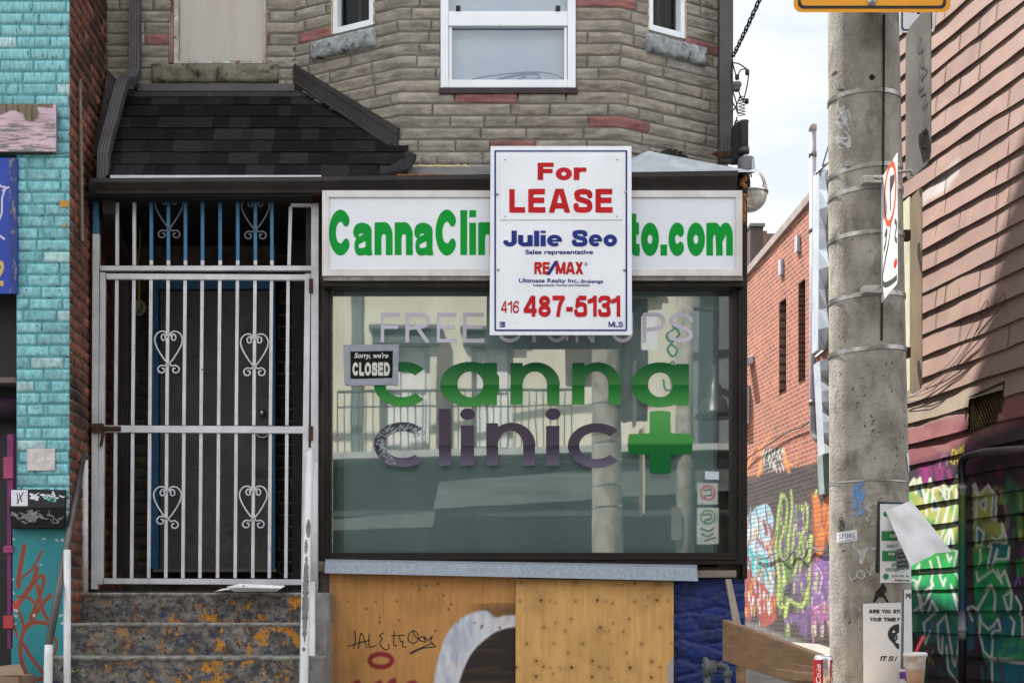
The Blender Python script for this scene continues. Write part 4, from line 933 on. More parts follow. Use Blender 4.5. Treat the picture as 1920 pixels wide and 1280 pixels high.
ty = -.28; tr_ = thing('foam_tray', 'crumpled white foam food tray left on the top step', 'tray', P(470, 1107, ty))
tm = MB(); o_ = [P(404, 1104, ty - .05), P(436, 1098, ty), P(470, 1106, ty - .09), P(522, 1104, ty - .08), P(534, 1097, ty), P(528, 1092, ty + .06), P(448, 1088, ty + .08)]
zf = zs_[0]
base_ = [(sx(440, ty), ty - .03, zf + .003), (sx(512, ty), ty - .035, zf + .003), (sx(518, ty), ty + .035, zf + .006), (sx(452, ty), ty + .03, zf + .006)]
rim = [(sx(428, ty), ty - .065, zf + .030), (sx(530, ty), ty - .07, zf + .022), (sx(533, ty), ty + .06, zf + .040), (sx(446, ty), ty + .055, zf + .052)]
tm.add(base_ + rim, [(0, 1, 2, 3), (0, 1, 5, 4), (1, 2, 6, 5), (2, 3, 7, 6), (3, 0, 4, 7)])
obj('tray', tm, M('white_foam', (.70, .70, .71), rough=.7), tr_, solid=.004)
vs = []
for j in range(8):
    for i in range(14):
        u = i / 13; v = j / 7; vs.append((sx(402 + 55 * u, ty), ty - .06 + .12 * v, zf + .004 + .045 * u * (.55 + .45 * math.sin(v * 3)) + .010 * mnoise.noise(Vector((u * 5, v * 5, 1)))))
obj('napkin', MB().add(vs, [(j * 14 + i, j * 14 + i + 1, (j + 1) * 14 + i + 1, (j + 1) * 14 + i) for j in range(7) for i in range(13)]), M('white_paper', (.72, .71, .71), rough=.8), tr_, smooth=True)

# ------------------------------------------------------------------ signs on the front
m_panel = M('translucent_sign_face', (.66, .68, .72), (.58, .61, .66), nscale=1.4, rough=.25, stretch=(1.5, 1, 1), contrast=(.3, .7), spec=.6)
m_alu = M('white_aluminium_trim', (.60, .58, .57), (.50, .47, .45), nscale=6, rough=.4, bump=.1)
m_green = M('green_vinyl', (.003, .27, .028), (.002, .22, .03), nscale=2, rough=.45, spec=.1)
YS = -.175
sign = thing('lightbox_sign', 'long white lightbox sign with green web address lettering', 'sign', (.6, -.1, sz(516, YS)))
x0, x1, z0, z1 = sx(604, YS), sx(1392, YS), sz(517, YS), sz(357, YS); t = .043
f = MB()
for q in ([(x0, z1), (x1, z1), (x1 - t, z1 - t), (x0 + t, z1 - t)], [(x0, z0), (x1, z0), (x1 - t, z0 + t), (x0 + t, z0 + t)], [(x0, z0), (x0, z1), (x0 + t, z1 - t), (x0 + t, z0 + t)], [(x1, z0), (x1, z1), (x1 - t, z1 - t), (x1 - t, z0 + t)]):
    f.slab([(a, YS, b) for a, b in q], (0, .03, 0))
obj('trim', f, m_alu, sign, bevel=.0015)
obj('cabinet', MB().box(x0 + .004, x1 - .004, YS + .031, -.055, z0 + .004, z1 - .004), m_alu, sign)
obj('face', MB().box(x0 + t - .002, x1 - t + .002, YS + .012, YS + .02, z0 + t - .002, z1 - t + .002), m_panel, sign)
onS = lambda px, py: P(px, py, YS + .0105)
l = MB(); l.flat(bold('CannaClinic', 617, 984, 479, 393, w=.265, gap=.08), onS); l.flat(bold('Toronto.com', 1003, 1374, 480, 394, w=.265, gap=.06), onS)
obj('lettering', l, m_green, sign)

YF = -.235
fl = thing('for_lease_sign', 'upright white for lease board with blue border over the shopfront', 'sign', (sx(1051, YF), YF, sz(628, YF)))
onF = lambda px, py: P(px, py, YF - .0105)
bd = MB(); bd.slab([P(920, 274, YF - .008), P(1184, 274, YF - .008), P(1185, 628, YF - .008), P(918, 628, YF - .008)], (0, .014, 0)); obj('board', bd, m_white, fl, bevel=.001)
m_blue = M('navy_print', (.022, .035, .21), rough=.4, spec=.1); m_redp = M('red_print', (.50, .016, .022), rough=.4, spec=.1)
br = MB()
for q in ((927, 282, 1176, 284.5), (928, 617.5, 1175, 620.5), (927, 284.5, 930, 617.5), (1173, 284.5, 1176, 617.5)): br.flat(rect2(q[0], q[2], q[1], q[3]), onF)
obj('border', br, m_blue, fl)
obj('rider', MB().slab([P(938, 292, YF - .013), P(1166, 292, YF - .013), P(1166, 412, YF - .013), P(938, 412, YF - .013)], (0, .004, 0)), m_white, fl, bevel=.0008)
onR = lambda px, py: P(px, py, YF - .0145)
l = MB(); l.flat(bold('For', 1008, 1097, 338, 305, w=.25), onR); l.flat(bold('LEASE', 955, 1149, 399, 354, w=.235, gap=.13), onR); obj('lettering', l, m_redp, fl)
l = MB(); l.flat(bold('Julie', 943, 1054, 462, 432, w=.25, gap=.06), onF); l.flat(bold('Seo', 1072, 1157, 462, 431, w=.25, gap=.07), onF)
l.flat(thin('Sales representative', 985, 1112, 479, 468, .025), onF); l.flat(thin('Ultimate Realty Inc.,', 973, 1087, 532, 522, .022), onF); l.flat(thin('Brokerage', 1090, 1131, 532.5, 524, .022), onF); l.flat(thin('Independently Owned and Operated', 1000, 1105, 538, 532, .016), onF)
l.flat(bold('MLS', 1141, 1168, 613, 603, w=.18), onF)
l.flat(([(1024, 515), (1031, 515), (1047, 489), (1040, 489)], [(0, 1, 2, 3)]), lambda a, b: P(a, b, YF - .0122))
for q in ((937, 603, 947, 604.5), (937, 611.5, 947, 613), (937, 604.5, 938.5, 611.5), (945.5, 604.5, 947, 611.5), (940, 605, 941.8, 611)): l.flat(rect2(q[0], q[2], q[1], q[3]), onF)
l.flat(([(942, 605), (945.2, 605), (945.2, 607.5), (942, 608.5)], [(0, 1, 2, 3)]), onF); l.flat(([(942, 609), (943.5, 608.6), (945.4, 611.2), (943.4, 611.2)], [(0, 1, 2, 3)]), onF)
l.flat(ribbon([e_arc(1099, 495, 2.6, 3, 0, 360, 16), [(1098.2, 496.5), (1098.2, 493.5), (1099.6, 493.8), (1099.4, 495), (1100, 496.5)]], .6, .25), onF)
obj('lettering', l, m_blue, fl)
l = MB(); l.flat(bold('RE', 1002, 1031, 514, 491, w=.24, gap=.04), onF); l.flat(bold('MAX', 1042, 1094, 514, 491, w=.24, gap=.0), onF); l.flat(bold('416', 939, 973, 587, 564, w=.15, gap=.12), onF); l.flat(bold('487-5131', 982, 1163, 594, 554, w=.22, gap=.10), onF)
obj('lettering', l, m_redp, fl)
for px, py in ((932.5, 365), (1173, 361), (934, 506), (1170, 507)): obj('bolt', MB().lathe([(.001, -.018), (.006, -.017), (.008, -.012), (.009, -.008), (.009, -.005)], P(px, py, YF), 12, 'y'), m_steel, fl, smooth=True)
for px, py in ((947, 301), (1157, 301), (947, 407), (1156, 407)): obj('screw', MB().lathe([(.001, -.0175), (.0035, -.017), (.0035, -.012)], P(px, py, YF), 8, 'y'), m_trim, fl)
obj('bracket', MB().box(sx(960, -.2), sx(985, -.2), YF + .007, -.186, sz(470, -.2), sz(440, -.2)).box(sx(1120, -.2), sx(1145, -.2), YF + .007, -.186, sz(470, -.2), sz(440, -.2)), m_steel, fl)

cs = thing('closed_sign', 'small black closed notice taped to the shop glass with grey tape', 'sign', P(696, 722, -.006))
obj('card', MB().slab([P(657, 658, -.007), P(736, 658, -.007), P(736, 709, -.007), P(657, 709, -.007)], (0, .002, 0)), M('black_card', (.009, .009, .009), rough=.6, spec=.1), cs)
m_tape = M('grey_duct_tape', (.27, .28, .32), (.22, .23, .27), nscale=14, rough=.45, bump=.35, bscale=25)
for q in ([(645, 646), (746, 645), (746, 657), (646, 659)], [(650, 711), (747, 708), (747, 721), (650, 722.5)], [(643, 648), (656, 648), (656, 720), (646, 722)], [(737, 646), (748, 645), (746, 722), (736, 722)]):
    yy = -.009 if q[0][0] in (645, 650) else -.0115
    obj('tape', MB().slab([P(a, b, yy) for a, b in q], (0, .0012, 0)), m_tape, cs)
onC = lambda px, py: P(px, py, -.0078)
l = MB(); l.flat(bold('CLOSED', 661, 731, 704, 679, w=.27, gap=.10), onC); l.flat(thin("Sorry, we're", 664, 728, 674, 661, .03, .25), onC); obj('lettering', l, M('pale_print', (.55, .57, .52), rough=.6), cs)
c_ = MB(); c_.slab([P(1322, 883, -.004), P(1348, 884, -.004), P(1348, 899, -.004), P(1322, 898, -.004)], (0, .001, 0)); obj('business_card', c_, M('pale_card', (.50, .54, .58), rough=.6), label='tiny pale business card stuck to the lower right of the shop glass', cat='card')
c_ = MB(); c_.slab([P(629, 822, -.004), P(640, 810, -.010), P(647, 816, -.012), P(638, 826, -.006)], (0, .001, 0)); obj('paper_scrap', c_, M('grey_scrap', (.25, .25, .26), rough=.7), label='torn grey scrap of tape on the left edge of the shop glass', cat='scrap')

# ------------------------------------------------------------------ plywood under the window
m_ply = M('weathered_plywood', (1, 1, 1), attr=True, var=.12, nscale=5, stretch=(7, 7, .7), rough=.75, bump=.25, bscale=40, bstretch=(6, 6, .6))
def panel(px0, px1, pyt0, pyt1, y, painter, step=.0045, thick=.016):
    xa, xb = sx(px0, y), sx(px1, y); zt0, zt1 = sz(pyt0, y), sz(pyt1, y); zlow = .86
    n = int((xb - xa) / step); mz = int((max(zt0, zt1) - zlow) / step); us = np.linspace(xa, xb, n + 1); V = np.linspace(0, 1, mz + 1)
    Xg, T = np.meshgrid(us, V); top = zt0 + (zt1 - zt0) * (Xg - xa) / (xb - xa); Zg = zlow + (top - zlow) * T
    PXg = X0 + Xg * F / (y - CY); PYg = Y0 - (Zg - HC) * F / (y - CY)
    cv = Canvas(PXg, PYg, (0, 0, 0)); painter(cv)
    m = MB(); m.v = [(a, y, c) for a, c in zip(Xg.ravel(), Zg.ravel())]; m.c = [tuple(c) for c in cv.C.reshape(-1, 3)]
    m.f = [(j * (n + 1) + i, j * (n + 1) + i + 1, (j + 1) * (n + 1) + i + 1, (j + 1) * (n + 1) + i) for j in range(mz) for i in range(n)]
    c0 = tuple(cv.C[0, 0]); m.slab([(xa, y + .001, zt0), (xb, y + .001, zt1), (xb, y + .001, 0), (xa, y + .001, 0)], (0, thick, 0), c0); return m
def grain(cv, base, dark, seed):
    X, Y = cv.X, cv.Y; w = fbm(X / 60, Y / 170, seed, 4); r = np.sin(X / 26 + 26 * w + fbm(X / 110, Y / 110, seed + 5, 3) * 16)
    cv.blend(np.ones(X.shape), base); cv.blend(np.clip((r - .55) * 1.2, 0, 1) * .40, dark); cv.blend(np.clip((fbm(X / 60, Y / 60, seed + 9) - .55) * 2.2, 0, .5), tuple(c * .62 for c in base))
    cv.blend(np.clip((fbm(X / 3, Y / 90, seed + 3, 3) - .5) * .9, 0, .35), tuple(c * .7 for c in base))
def paint1(cv):
    grain(cv, (.47, .225, .068), (.31, .13, .036), 3)
    X, Y = cv.X, cv.Y
    def reg(q): return [(480 + a / 2.977, 850 + b / 2.977) for a, b in q]
    outer = spl(reg([(990, 1320), (1000, 1230), (1025, 1120), (1060, 1020), (1110, 950), (1170, 905), (1240, 880), (1290, 880), (1335, 915), (1390, 905), (1480, 900)]))
    inner = spl(reg([(1115, 1320), (1140, 1230), (1190, 1120), (1250, 1050), (1330, 990), (1400, 965), (1480, 955)]))
    dk = fbm(X / 60, Y / 6, 31, 4)
    blob = np.clip((40 - seg_dist(X, Y, reg([(1285, 880), (1330, 890), (1430, 880)]))) / 40, 0, 1) ; cv.blend(blob * .75 * (Y > 1130), (.05, .03, .016))
    cv.fill(inner + [(990, 1320), (880, 1320)], (.020, .013, .010)); ins = in_poly(X, Y, inner + [(990, 1320), (880, 1320)])
    cv.blend(ins * np.clip((dk - .5) * 4, 0, .8), (.05, .028, .014))
    pol = outer + inner[::-1]; cv.fill(pol, (.55, .56, .60), 5)
    cv.blend(in_poly(X, Y, pol) * np.clip((fbm(X / 14, Y / 30, 41) - .42) * 2.4, 0, .7), (.30, .33, .42)); cv.blend(in_poly(X, Y, pol) * np.clip((fbm(X / 22, Y / 22, 47) - .55) * 3, 0, .5), (.60, .48, .44))
    cv.stroke(inner, 5, (.62, .63, .66), 4, .8)
    cv.stroke(reg(e_arc(697, 1153, 62, 36, 0, 360)), 9.5, (.22, .012, .018), 4)
    for q in ([(655, 1300), (690, 1275), (700, 1290)], [(735, 1290), (770, 1262), (775, 1320)], [(850, 1285), (880, 1275), (900, 1290)], [(540, 1290), (570, 1272), (560, 1310)]): cv.stroke(reg(q), 9, (.24, .015, .02), 4)
    r = random.Random(6)
    for k in range(26): cv.stroke([(r.uniform(622, 960),) + (r.uniform(1085, 1185),)] * 2, r.choice((3, 4, 5)), (.07, .04, .02), 2.5, .85)
    cv.stroke([(718, 1078), (719, 1155)], 1.2, (.16, .08, .03), 1, .6)
    cv.blend(np.clip(1 - np.abs(X - 628) / 9, 0, 1) * np.clip((fbm(X / 20, Y / 40, 8) - .4) * 3, 0, .5), (.16, .11, .09))
def paint2(cv):
    grain(cv, (.57, .315, .105), (.42, .205, .06), 14)
    r = random.Random(16); R = lambda a, b: (960 + a / 2.977, 850 + b / 2.977)
    for a, b, s in ((50, 720, 4), (358, 718, 5), (685, 725, 4), (45, 822, 4), (162, 818, 7), (210, 822, 3), (240, 833, 3), (355, 822, 4), (477, 818, 7), (528, 822, 3), (562, 834, 3), (682, 824, 4), (808, 818, 7), (866, 822, 3), (330, 922, 4), (655, 922, 4), (178, 970, 5), (492, 970, 6), (824, 970, 5), (242, 944, 3), (565, 946, 3), (296, 990, 4), (622, 992, 4), (83, 1060, 5), (395, 1060, 5), (724, 1060, 5), (234, 1058, 3), (553, 1058, 3), (892, 1058, 3), (313, 1110, 4), (638, 1110, 4), (136, 1157, 6), (449, 1157, 6), (781, 1160, 6), (176, 1188, 5), (216, 1195, 3), (333, 1193, 8), (490, 1188, 5), (536, 1195, 4), (660, 1193, 8), (826, 1190, 4), (874, 1195, 4), (135, 1242, 7), (447, 1245, 7), (778, 1248, 7), (228, 1225, 3), (552, 1253, 3), (760, 800, 3), (752, 852, 3), (25, 1192, 6)):
        p = R(a, b); cv.stroke([p, p], s * 2.2, (.30, .15, .045), s * 2.0, .55); cv.stroke([p, p], s * .75, (.05, .025, .012), 1.4, .95)
    X, Y = cv.X, cv.Y
    for a, b in ((490, 985), (520, 990), (275, 1200), (590, 735), (820, 730)):
        p = R(a, b); cv.blend(np.clip(1 - np.hypot((X - p[0]) / 14, (Y - p[1]) / 7), 0, 1) * np.clip((fbm(X / 2.2, Y / 3, 77) - .48) * 8, 0, .8), (.06, .035, .02))
    cv.blend(np.clip((Y - 1098) / -10, 0, 1) * .35, (.2, .1, .04))
    cn = in_poly(X, Y, [(1252, 1280), (1250, 1255), (1258, 1235), (1264, 1230), (1264, 1320), (1250, 1320)]); cv.blend(cn * .9, (.30, .28, .26))
p1 = obj('plywood_board', panel(618, 969, 1073, 1080, -.028, paint1), m_ply, label='orange plywood board painted with a white arch and black scribbled tag', cat='board')
# marker tag on it
R2 = lambda q: [(480 + a / 2.977, 850 + b / 2.977) for a, b in q]
tag_ = [R2(spl(q)) for q in ([(515, 1075), (560, 1060), (635, 1040)], [(550, 990), (556, 1040), (545, 1085)], [(572, 1085), (588, 1000), (618, 1080)], [(575, 1050), (612, 1048)], [(632, 1005), (632, 1075), (672, 1068)], [(715, 998), (688, 1015), (705, 1030), (690, 1060), (720, 1092), (742, 1085), (740, 1060)], [(755, 1015), (830, 1012)], [(772, 990), (768, 1065), (785, 1068)], [(800, 1020), (808, 1050), (822, 1045), (818, 1075), (835, 1078)], [(880, 985), (855, 1005), (850, 1040), (880, 1058), (905, 1035), (900, 1000), (875, 990), (900, 1030), (945, 1050), (930, 1020), (905, 1035)], [(940, 1020), (960, 1040), (985, 1015), (975, 1050), (1000, 1075), (930, 1085), (865, 1115), (880, 1100), (990, 1055)])]
obj('scribbled_tag', MB().flat(ribbon(tag_, 2.0, .8), lambda a, b: P(a, b, -.0292)), M('black_marker', (.02, .014, .012), rough=.6), p1)
obj('plywood_board', panel(967, 1263, 1084, 1089, -.047, paint2), m_ply, label='yellower plywood board dotted with nail holes and knots', cat='board')

# ------------------------------------------------------------------ bits at the right hand corner
ws = MB(); ws.slab([P(1361, 1085, -.14), P(1371, 1085, -.14), P(1390, 1172, -.2), P(1376, 1172, -.2)], (0, .03, 0)); ws.slab([P(1376, 1173, -.22), P(1388, 1173, -.22), P(1408, 1300, -.24), P(1394, 1300, -.24)], (0, .03, 0))
obj('timber_strut', ws, M('pale_strut', (.30, .25, .21), (.22, .18, .15), nscale=10, rough=.9, bump=.3, stretch=(3, 1, .5)), label='thin pale timber strut leaning against the blue rubble corner', cat='timber')
m_plank = M('brown_plank', (.27, .165, .095), (.19, .11, .06), nscale=4, rough=.8, bump=.4, bscale=30, stretch=(2, .5, 5), col3=(.10, .06, .035), n3=7, t3=(.62, .74))
pk = MB(); xa = 1.772
a_ = [(1.772, -.68, HC - (1161 - Y0) * 8.52 / F), (1.772, -.68, HC - (1238 - Y0) * 8.52 / F)]; b_ = [(1.80, -2.9, HC - (1225 - Y0) * 6.3 / F - .03), (1.80, -2.9, HC - (1305 - Y0) * 6.3 / F)]
pk.slab([a_[0], b_[0], b_[1], a_[1]], (.04, 0, 0)); bar_ = thing('plank_barrier', 'brown wooden plank barrier running out from the shop corner', 'barrier', (1.78, -1.8, 0))
obj('plank', pk, m_plank, bar_, bevel=.003)
for yy in (-.9, -2.7): obj('leg', MB().box(1.815, 1.855, yy - .045, yy + .045, 0, 1.14), m_plank, bar_, bevel=.003)
for k, (px0, px1, py0, py1) in enumerate(((1503, 1566, 1247, 1259), (1492, 1566, 1260, 1275))):
    obj('wood_offcut', MB().slab([P(px0, py0, -2.6 - .2 * k), P(px1, py0 + 4, -2.75 - .2 * k), P(px1, py1 + 5, -2.75 - .2 * k), P(px0, py1, -2.6 - .2 * k)], (.02, .5, 0)), m_plank, label=('upper brown board end stacked beside the concrete pole' if k == 0 else 'lower brown board end stacked beside the concrete pole'), cat='board', group='board ends by the pole', bevel=.002)
m_gas = M('grey_gas_fitting', (.075, .08, .085), (.11, .115, .12), nscale=9, rough=.5, bump=.2)
gm_ = thing('gas_regulator', 'grey gas regulator and bent pipe against the blue rubble base', 'gas meter', P(1345, 1290, -.12))
yg = -.13
obj('flange', MB().lathe([(.02, -.05), (.062, -.046), (.066, -.036), (.066, -.026), (.05, -.016), (.045, .03), (.02, .035)], P(1333, 1250, yg), 26, 'x'), m_gas, gm_, smooth=True)
obj('pipe', MB().tube([P(1336, 1248, yg), P(1352, 1246, yg), P(1361, 1249, yg), P(1364, 1258, yg), P(1364, 1300, yg), (P(1364, 1300, yg)[0], yg, .02)], .021, 14), m_gas, gm_, smooth=True)
obj('pipe', MB().tube([P(1316, 1248, yg), P(1326, 1248, yg)], .016, 12).tube([P(1326, 1256, yg), P(1326, 1310, yg), (P(1326, 1310, yg)[0], yg, .02)], .024, 14), m_gas, gm_, smooth=True)
obj('collar', MB().lathe([(.03, -.018), (.032, -.01), (.032, .01), (.03, .018)], P(1364, 1262, yg), 16), m_gas, gm_, smooth=True)

YL = .12
lm = thing('flood_lamp', 'round glass flood lamp under a grey housing at the shop corner', 'lamp', P(1404, 400, YL))
obj('housing', MB().lathe([(.001, -.11), (.056, -.11), (.060, -.10), (.053, .07), (.045, .078), (.001, .08)], P(1399, 318, YL), 24), M('grey_housing', (.085, .085, .092), (.11, .11, .12), nscale=6, rough=.5), lm, smooth=True)
obj('ballast_box', MB().box(sx(1376, YL + .1), sx(1391, YL + .1), YL + .05, YL + .2, sz(292, YL), sz(224, YL)), m_tar, lm, bevel=.004)
obj('conduit', MB().lathe([(.028, 0), (.028, .19), (.031, .192), (.031, .20)], P(1395, 284, YL + .02), 18).lathe([(.035, -.015), (.035, .022)], P(1395, 284, YL + .02), 18), m_down, lm, smooth=True)
cg = P(1405, 362, YL - .02)
obj('reflector', MB().lathe([(.05, .145), (.075, .125), (.10, .085), (.112, .04), (.116, .012), (.122, .006), (.122, -.006), (.112, -.008), (.09, .03), (.04, .10)], cg, 36), M('chrome_reflector', (.70, .70, .72), rough=.08, metal=1), lm, smooth=True)
lens = bpy.data.materials.new('prismatic_glass'); lens.use_nodes = True; lb = lens.node_tree.nodes['Principled BSDF']; lb.inputs['Base Color'].default_value = (.80, .77, .70, 1); lb.inputs['Roughness'].default_value = .12; lb.inputs['Transmission Weight'].default_value = .55; lb.inputs['IOR'].default_value = 1.3
gl_ = MB(); prof = []
for k in range(15):
    a = k / 14 * math.pi / 2; prof.append((.112 * math.cos(a) + .001, -.008 - .118 * math.sin(a)))
gl_.lathe(prof, cg, 40); 
vs2 = []
for (x, y, z) in gl_.v:
    an = math.atan2(y - cg[1], x - cg[0]); k_ = 1 + .02 * math.cos(an * 20); vs2.append((cg[0] + (x - cg[0]) * k_, cg[1] + (y - cg[1]) * k_, z))
gl_.v = vs2; obj('lens', gl_, lens, lm, smooth=True)
obj('clip', MB().box(sx(1399, YL), sx(1404, YL), YL - .16, YL - .13, sz(330, YL), sz(312, YL)), m_steel, lm)

wr = thing('overhead_cables', 'twisted black service cables with loose ends beside the downpipe', 'cable', P(1385, 330, .2))
m_wire = M('black_cable', (.022, .018, .018), rough=.7)
yw = .3
p0, p1_ = Vector(P(1374, 107, yw)), Vector(P(1428, -8, yw - 1.2)); far = p1_ + (p1_ - p0) * 2.4 + Vector((0, 0, .3))
for ph in (0, 2.1, 4.2):
    pts = []
    for k in range(120):
        t = k / 119; c = p0.lerp(far, t) + Vector((0, 0, -.10 * math.sin(math.pi * min(1, t * 1.1)))); w = t * 60 + ph
        pts.append(c + Vector((math.cos(w) * .010, math.sin(w) * .01, math.sin(w) * .006)))
    obj('strand', MB().tube(pts, .0052, 5), m_wire, wr, smooth=True)
for q in ([(1372, 118), (1385, 120), (1400, 130), (1404, 136), (1400, 165), (1394, 188)], [(1374, 120), (1378, 135), (1382, 148), (1388, 132), (1398, 130)], [(1373, 112), (1371, 140), (1374, 170), (1380, 190), (1384, 215)], [(1384, 165), (1388, 180), (1396, 192), (1401, 190)], [(1372, 190), (1378, 200), (1384, 214)], [(1372, 210), (1380, 200), (1388, 180)], [(1382, 220), (1379, 235), (1383, 244), (1386, 232), (1380, 226), (1377, 240), (1384, 246)]):
    obj('loose_end', MB().tube([P(a, b, yw - .06 + .02 * math.sin(a)) for a, b in spl(q)], .0045, 5), m_wire, wr, smooth=True)
cl = []; 
for k in range(60): cl.append(P(1391 + 6 * math.cos(k * .7), 180 + k * .65, yw - .06 + .02 * math.sin(k * .7)))
obj('coil', MB().tube(cl, .003, 5), M('rusty_wire', (.10, .04, .03), rough=.9), wr, smooth=True)
obj('insulator', MB().lathe([(.01, .03), (.03, .024), (.034, .01), (.03, -.004), (.022, -.012), (.026, -.022), (.016, -.034)], P(1381, 162, yw - .08), 18), m_gas, wr, smooth=True)
for a, b in ((1401, 136), (1400, 190), (1382, 145)): obj('splice', MB().lathe([(.004, -.02), (.014, -.014), (.014, .012), (.006, .018)], P(a, b, yw - .06), 10), m_wire, wr, smooth=True)

# ------------------------------------------------------------------ the turquoise neighbour
YT = -.47
tq = thing('turquoise_building', 'neighbouring building with a flaking turquoise brick front and sooty red side wall', 'building', (-3, YT, 0))
xc = sx(130, YT); xp = sx(31, YT); zsplit = sz(290, YT)
tb = MB(); fT = lambda u, z, d: (u, YT - d, z)
def tcol(r, u, z):
    k = r.uniform(.82, 1.15)
    if r.random() < .10: return (.38 * k, .54 * k, .55 * k)
    return (.215 * k + r.uniform(-.01, .02), .465 * k, .50 * k)
def truns(k, r): return r.choice((.205, .205, .205, .102))
bricks(tb, sx(-260, YT), xc, zsplit + .003, 5.6, .0722, None, .007, fT, .006, .0055, tcol, cell=.022, seed=31, nsc=(28, 34), runs=truns)
obj('scratched_brick', tb, m_turqs, tq, smooth=True); tb = MB()
bricks(tb, xp, xc, HC + .20, zsplit, .0722, None, .007, fT, .006, .007, tcol, cell=.02, seed=32, nsc=(26, 34), runs=truns)
obj('painted_brick', tb, m_turq, tq, smooth=True)
bk = MB(); bk.box(sx(-260, YT), xc - .003, YT + .001, YT + .1, zsplit, 5.6); bk.box(xp, xc - .003, YT + .001, YT + .22, 0, zsplit)
obj('joint', bk, m_turqmortar, tq)
oc = MB(); oc.flat(rect2(112, 129, 375, 388), lambda a, b: P(a, b, YT - .0145)); oc.flat(rect2(118, 123, 418, 425), lambda a, b: P(a, b, YT - .0145)); obj('ochre_patch', oc, M('ochre_paint', (.45, .25, .04), rough=.8), tq)
rw = MB(); fR = lambda u, z, d: (XL - .004 + d, u, z)
def rcol(r, u, z):
    k = r.uniform(.55, 1.2); soot = 1.0
    if z > HC + 3.3 and u > -.15: soot = .35 + .65 * (mnoise.noise(Vector((u * 6, z * 3, 2))) > .12)
    return (.20 * k * soot, .068 * k * soot, .038 * k * soot)
bricks(rw, YT + .002, 1.1, HC - .3, 5.7, .0735, None, .010, fR, .007, .004, rcol, cell=.05, seed=41, nsc=(20, 30), runs=lambda k, r: .21 if k % 6 else .105)
obj('side_brick', rw, m_red, tq, smooth=True)
sb_ = MB(); sb_.box(XL - .12, XL - .005, YT + .09, 7, 0, 7.2); sb_.box(-8, XL - .121, .7, 7, 0, 7.2); sb_.box(sx(-260, YT), XL - .121, YT + .11, .69, zsplit + .05, 7.2)
obj('masonry', sb_, m_redmortar, tq)
obj('upper_wall', MB().box(-8, XL - .01, YT, YT + .1, 5.61, 7.2), m_turqmortar, tq)
rc = MB(); rc.box(-6, xp - .0, YT + .23, YT + .26, 0, zsplit + .02); obj('shutter', rc, M('black_shutter', (.012, .011, .013), rough=.6, bump=.3, stretch=(1, 1, 8)), tq)
obj('ledge', MB().box(-6, xp - .01, YT + .02, YT + .22, sz(716, YT), sz(706, YT)), M('pinkish_ledge', (.14, .10, .10), rough=.9, bump=.5), tq)
obj('roll', MB().tube([(-6, YT + .14, sz(760, YT)), (xp - .02, YT + .14, sz(760, YT))], .075, 14), M('plum_awning_roll', (.035, .012, .03), rough=.8), tq, smooth=True)
mp_ = MB(); mp_.box(sx(16, YT), sx(27, YT), YT - .03, YT + .02, sz(1215, YT), sz(815, YT)); obj('magenta_post', mp_, M('magenta_paint', (.16, .012, .10), rough=.5, bump=.2), tq, bevel=.003)
for a, b in ((858, 898), (1023, 1037), (1153, 1178)): obj('hinge', MB().box(sx(10, YT), sx(28, YT), YT - .045, YT - .031, sz(b, YT), sz(a, YT)), M('pink_hinge', (.30, .035, .12) if a < 1100 else (.40, .03, .04), rough=.5), tq, bevel=.003)
wp = thing('peeling_board', 'peeling pink and bare timber sign board on the turquoise bricks', 'board', P(40, 285, YT))
def paintboard(cv):
    X, Y = cv.X, cv.Y; g = fbm(X / 60, Y / 5, 5, 4)
    cv.blend(np.ones(X.shape), (.50, .36, .41)); cv.blend(np.clip((fbm(X / 24, Y / 3.2, 9, 4) - .56 + (Y - 245) / 420) * 9, 0, 1), (.17, .16, .15)); cv.blend(np.clip((fbm(X / 40, Y / 2.2, 19, 3) - .62) * 7, 0, .8), (.3, .2, .24))
    top = 196 + 26 * fbm(X / 26, Y * 0 + 3.3, 3, 3); bare = np.clip((top + 6 * (X < 70) - Y) / 3, 0, 1) * (X < 100); bare = np.maximum(bare, np.clip(1 - np.hypot((X - 58) / 17, (Y - 214) / 17), 0, .25) * 4)
    cv.blend(bare, (.15, .115, .075)); cv.blend(bare * np.clip((fbm(X / 3, Y / 30, 4) - .5) * 5, 0, .8), (.05, .038, .025))
def flatboard(px0, px1, py0, py1, y, painter, step, thick):
    xa, xb, za, zb = sx(px0, y), sx(px1, y), sz(py1, y), sz(py0, y); n = int((xb - xa) / step); mz = int((zb - za) / step); Xg, Zg = np.meshgrid(np.linspace(xa, xb, n + 1), np.linspace(za, zb, mz + 1))
    cv = Canvas(X0 + Xg * F / (y - CY), Y0 - (Zg - HC) * F / (y - CY), (0, 0, 0)); painter(cv); m = MB()
    m.v = [(a, y, c) for a, c in zip(Xg.ravel(), Zg.ravel())]; m.c = [tuple(c) for c in cv.C.reshape(-1, 3)]; m.f = [(j * (n + 1) + i, j * (n + 1) + i + 1, (j + 1) * (n + 1) + i + 1, (j + 1) * (n + 1) + i) for j in range(mz) for i in range(n)]
    m.box(xa, xb, y + .0008, y + thick, za, zb, None, tuple(cv.C[0, 0])); return m
m_att = M('painted_surface', (1, 1, 1), attr=True, var=.15, nscale=8, rough=.7, bump=.3, bscale=50)
m_attg = M('painted_smooth_surface', (1, 1, 1), attr=True, var=.10, nscale=6, rough=.5, bump=.08, bscale=30)
obj('board', flatboard(-240, 105, 195, 284, YT - .05, paintboard, .005, .03), m_att, wp)
obj('backing_strip', MB().box(sx(-240, YT), sx(100, YT), YT - .03, YT - .012, sz(290, YT), sz(284.5, YT)), m_rust, wp)
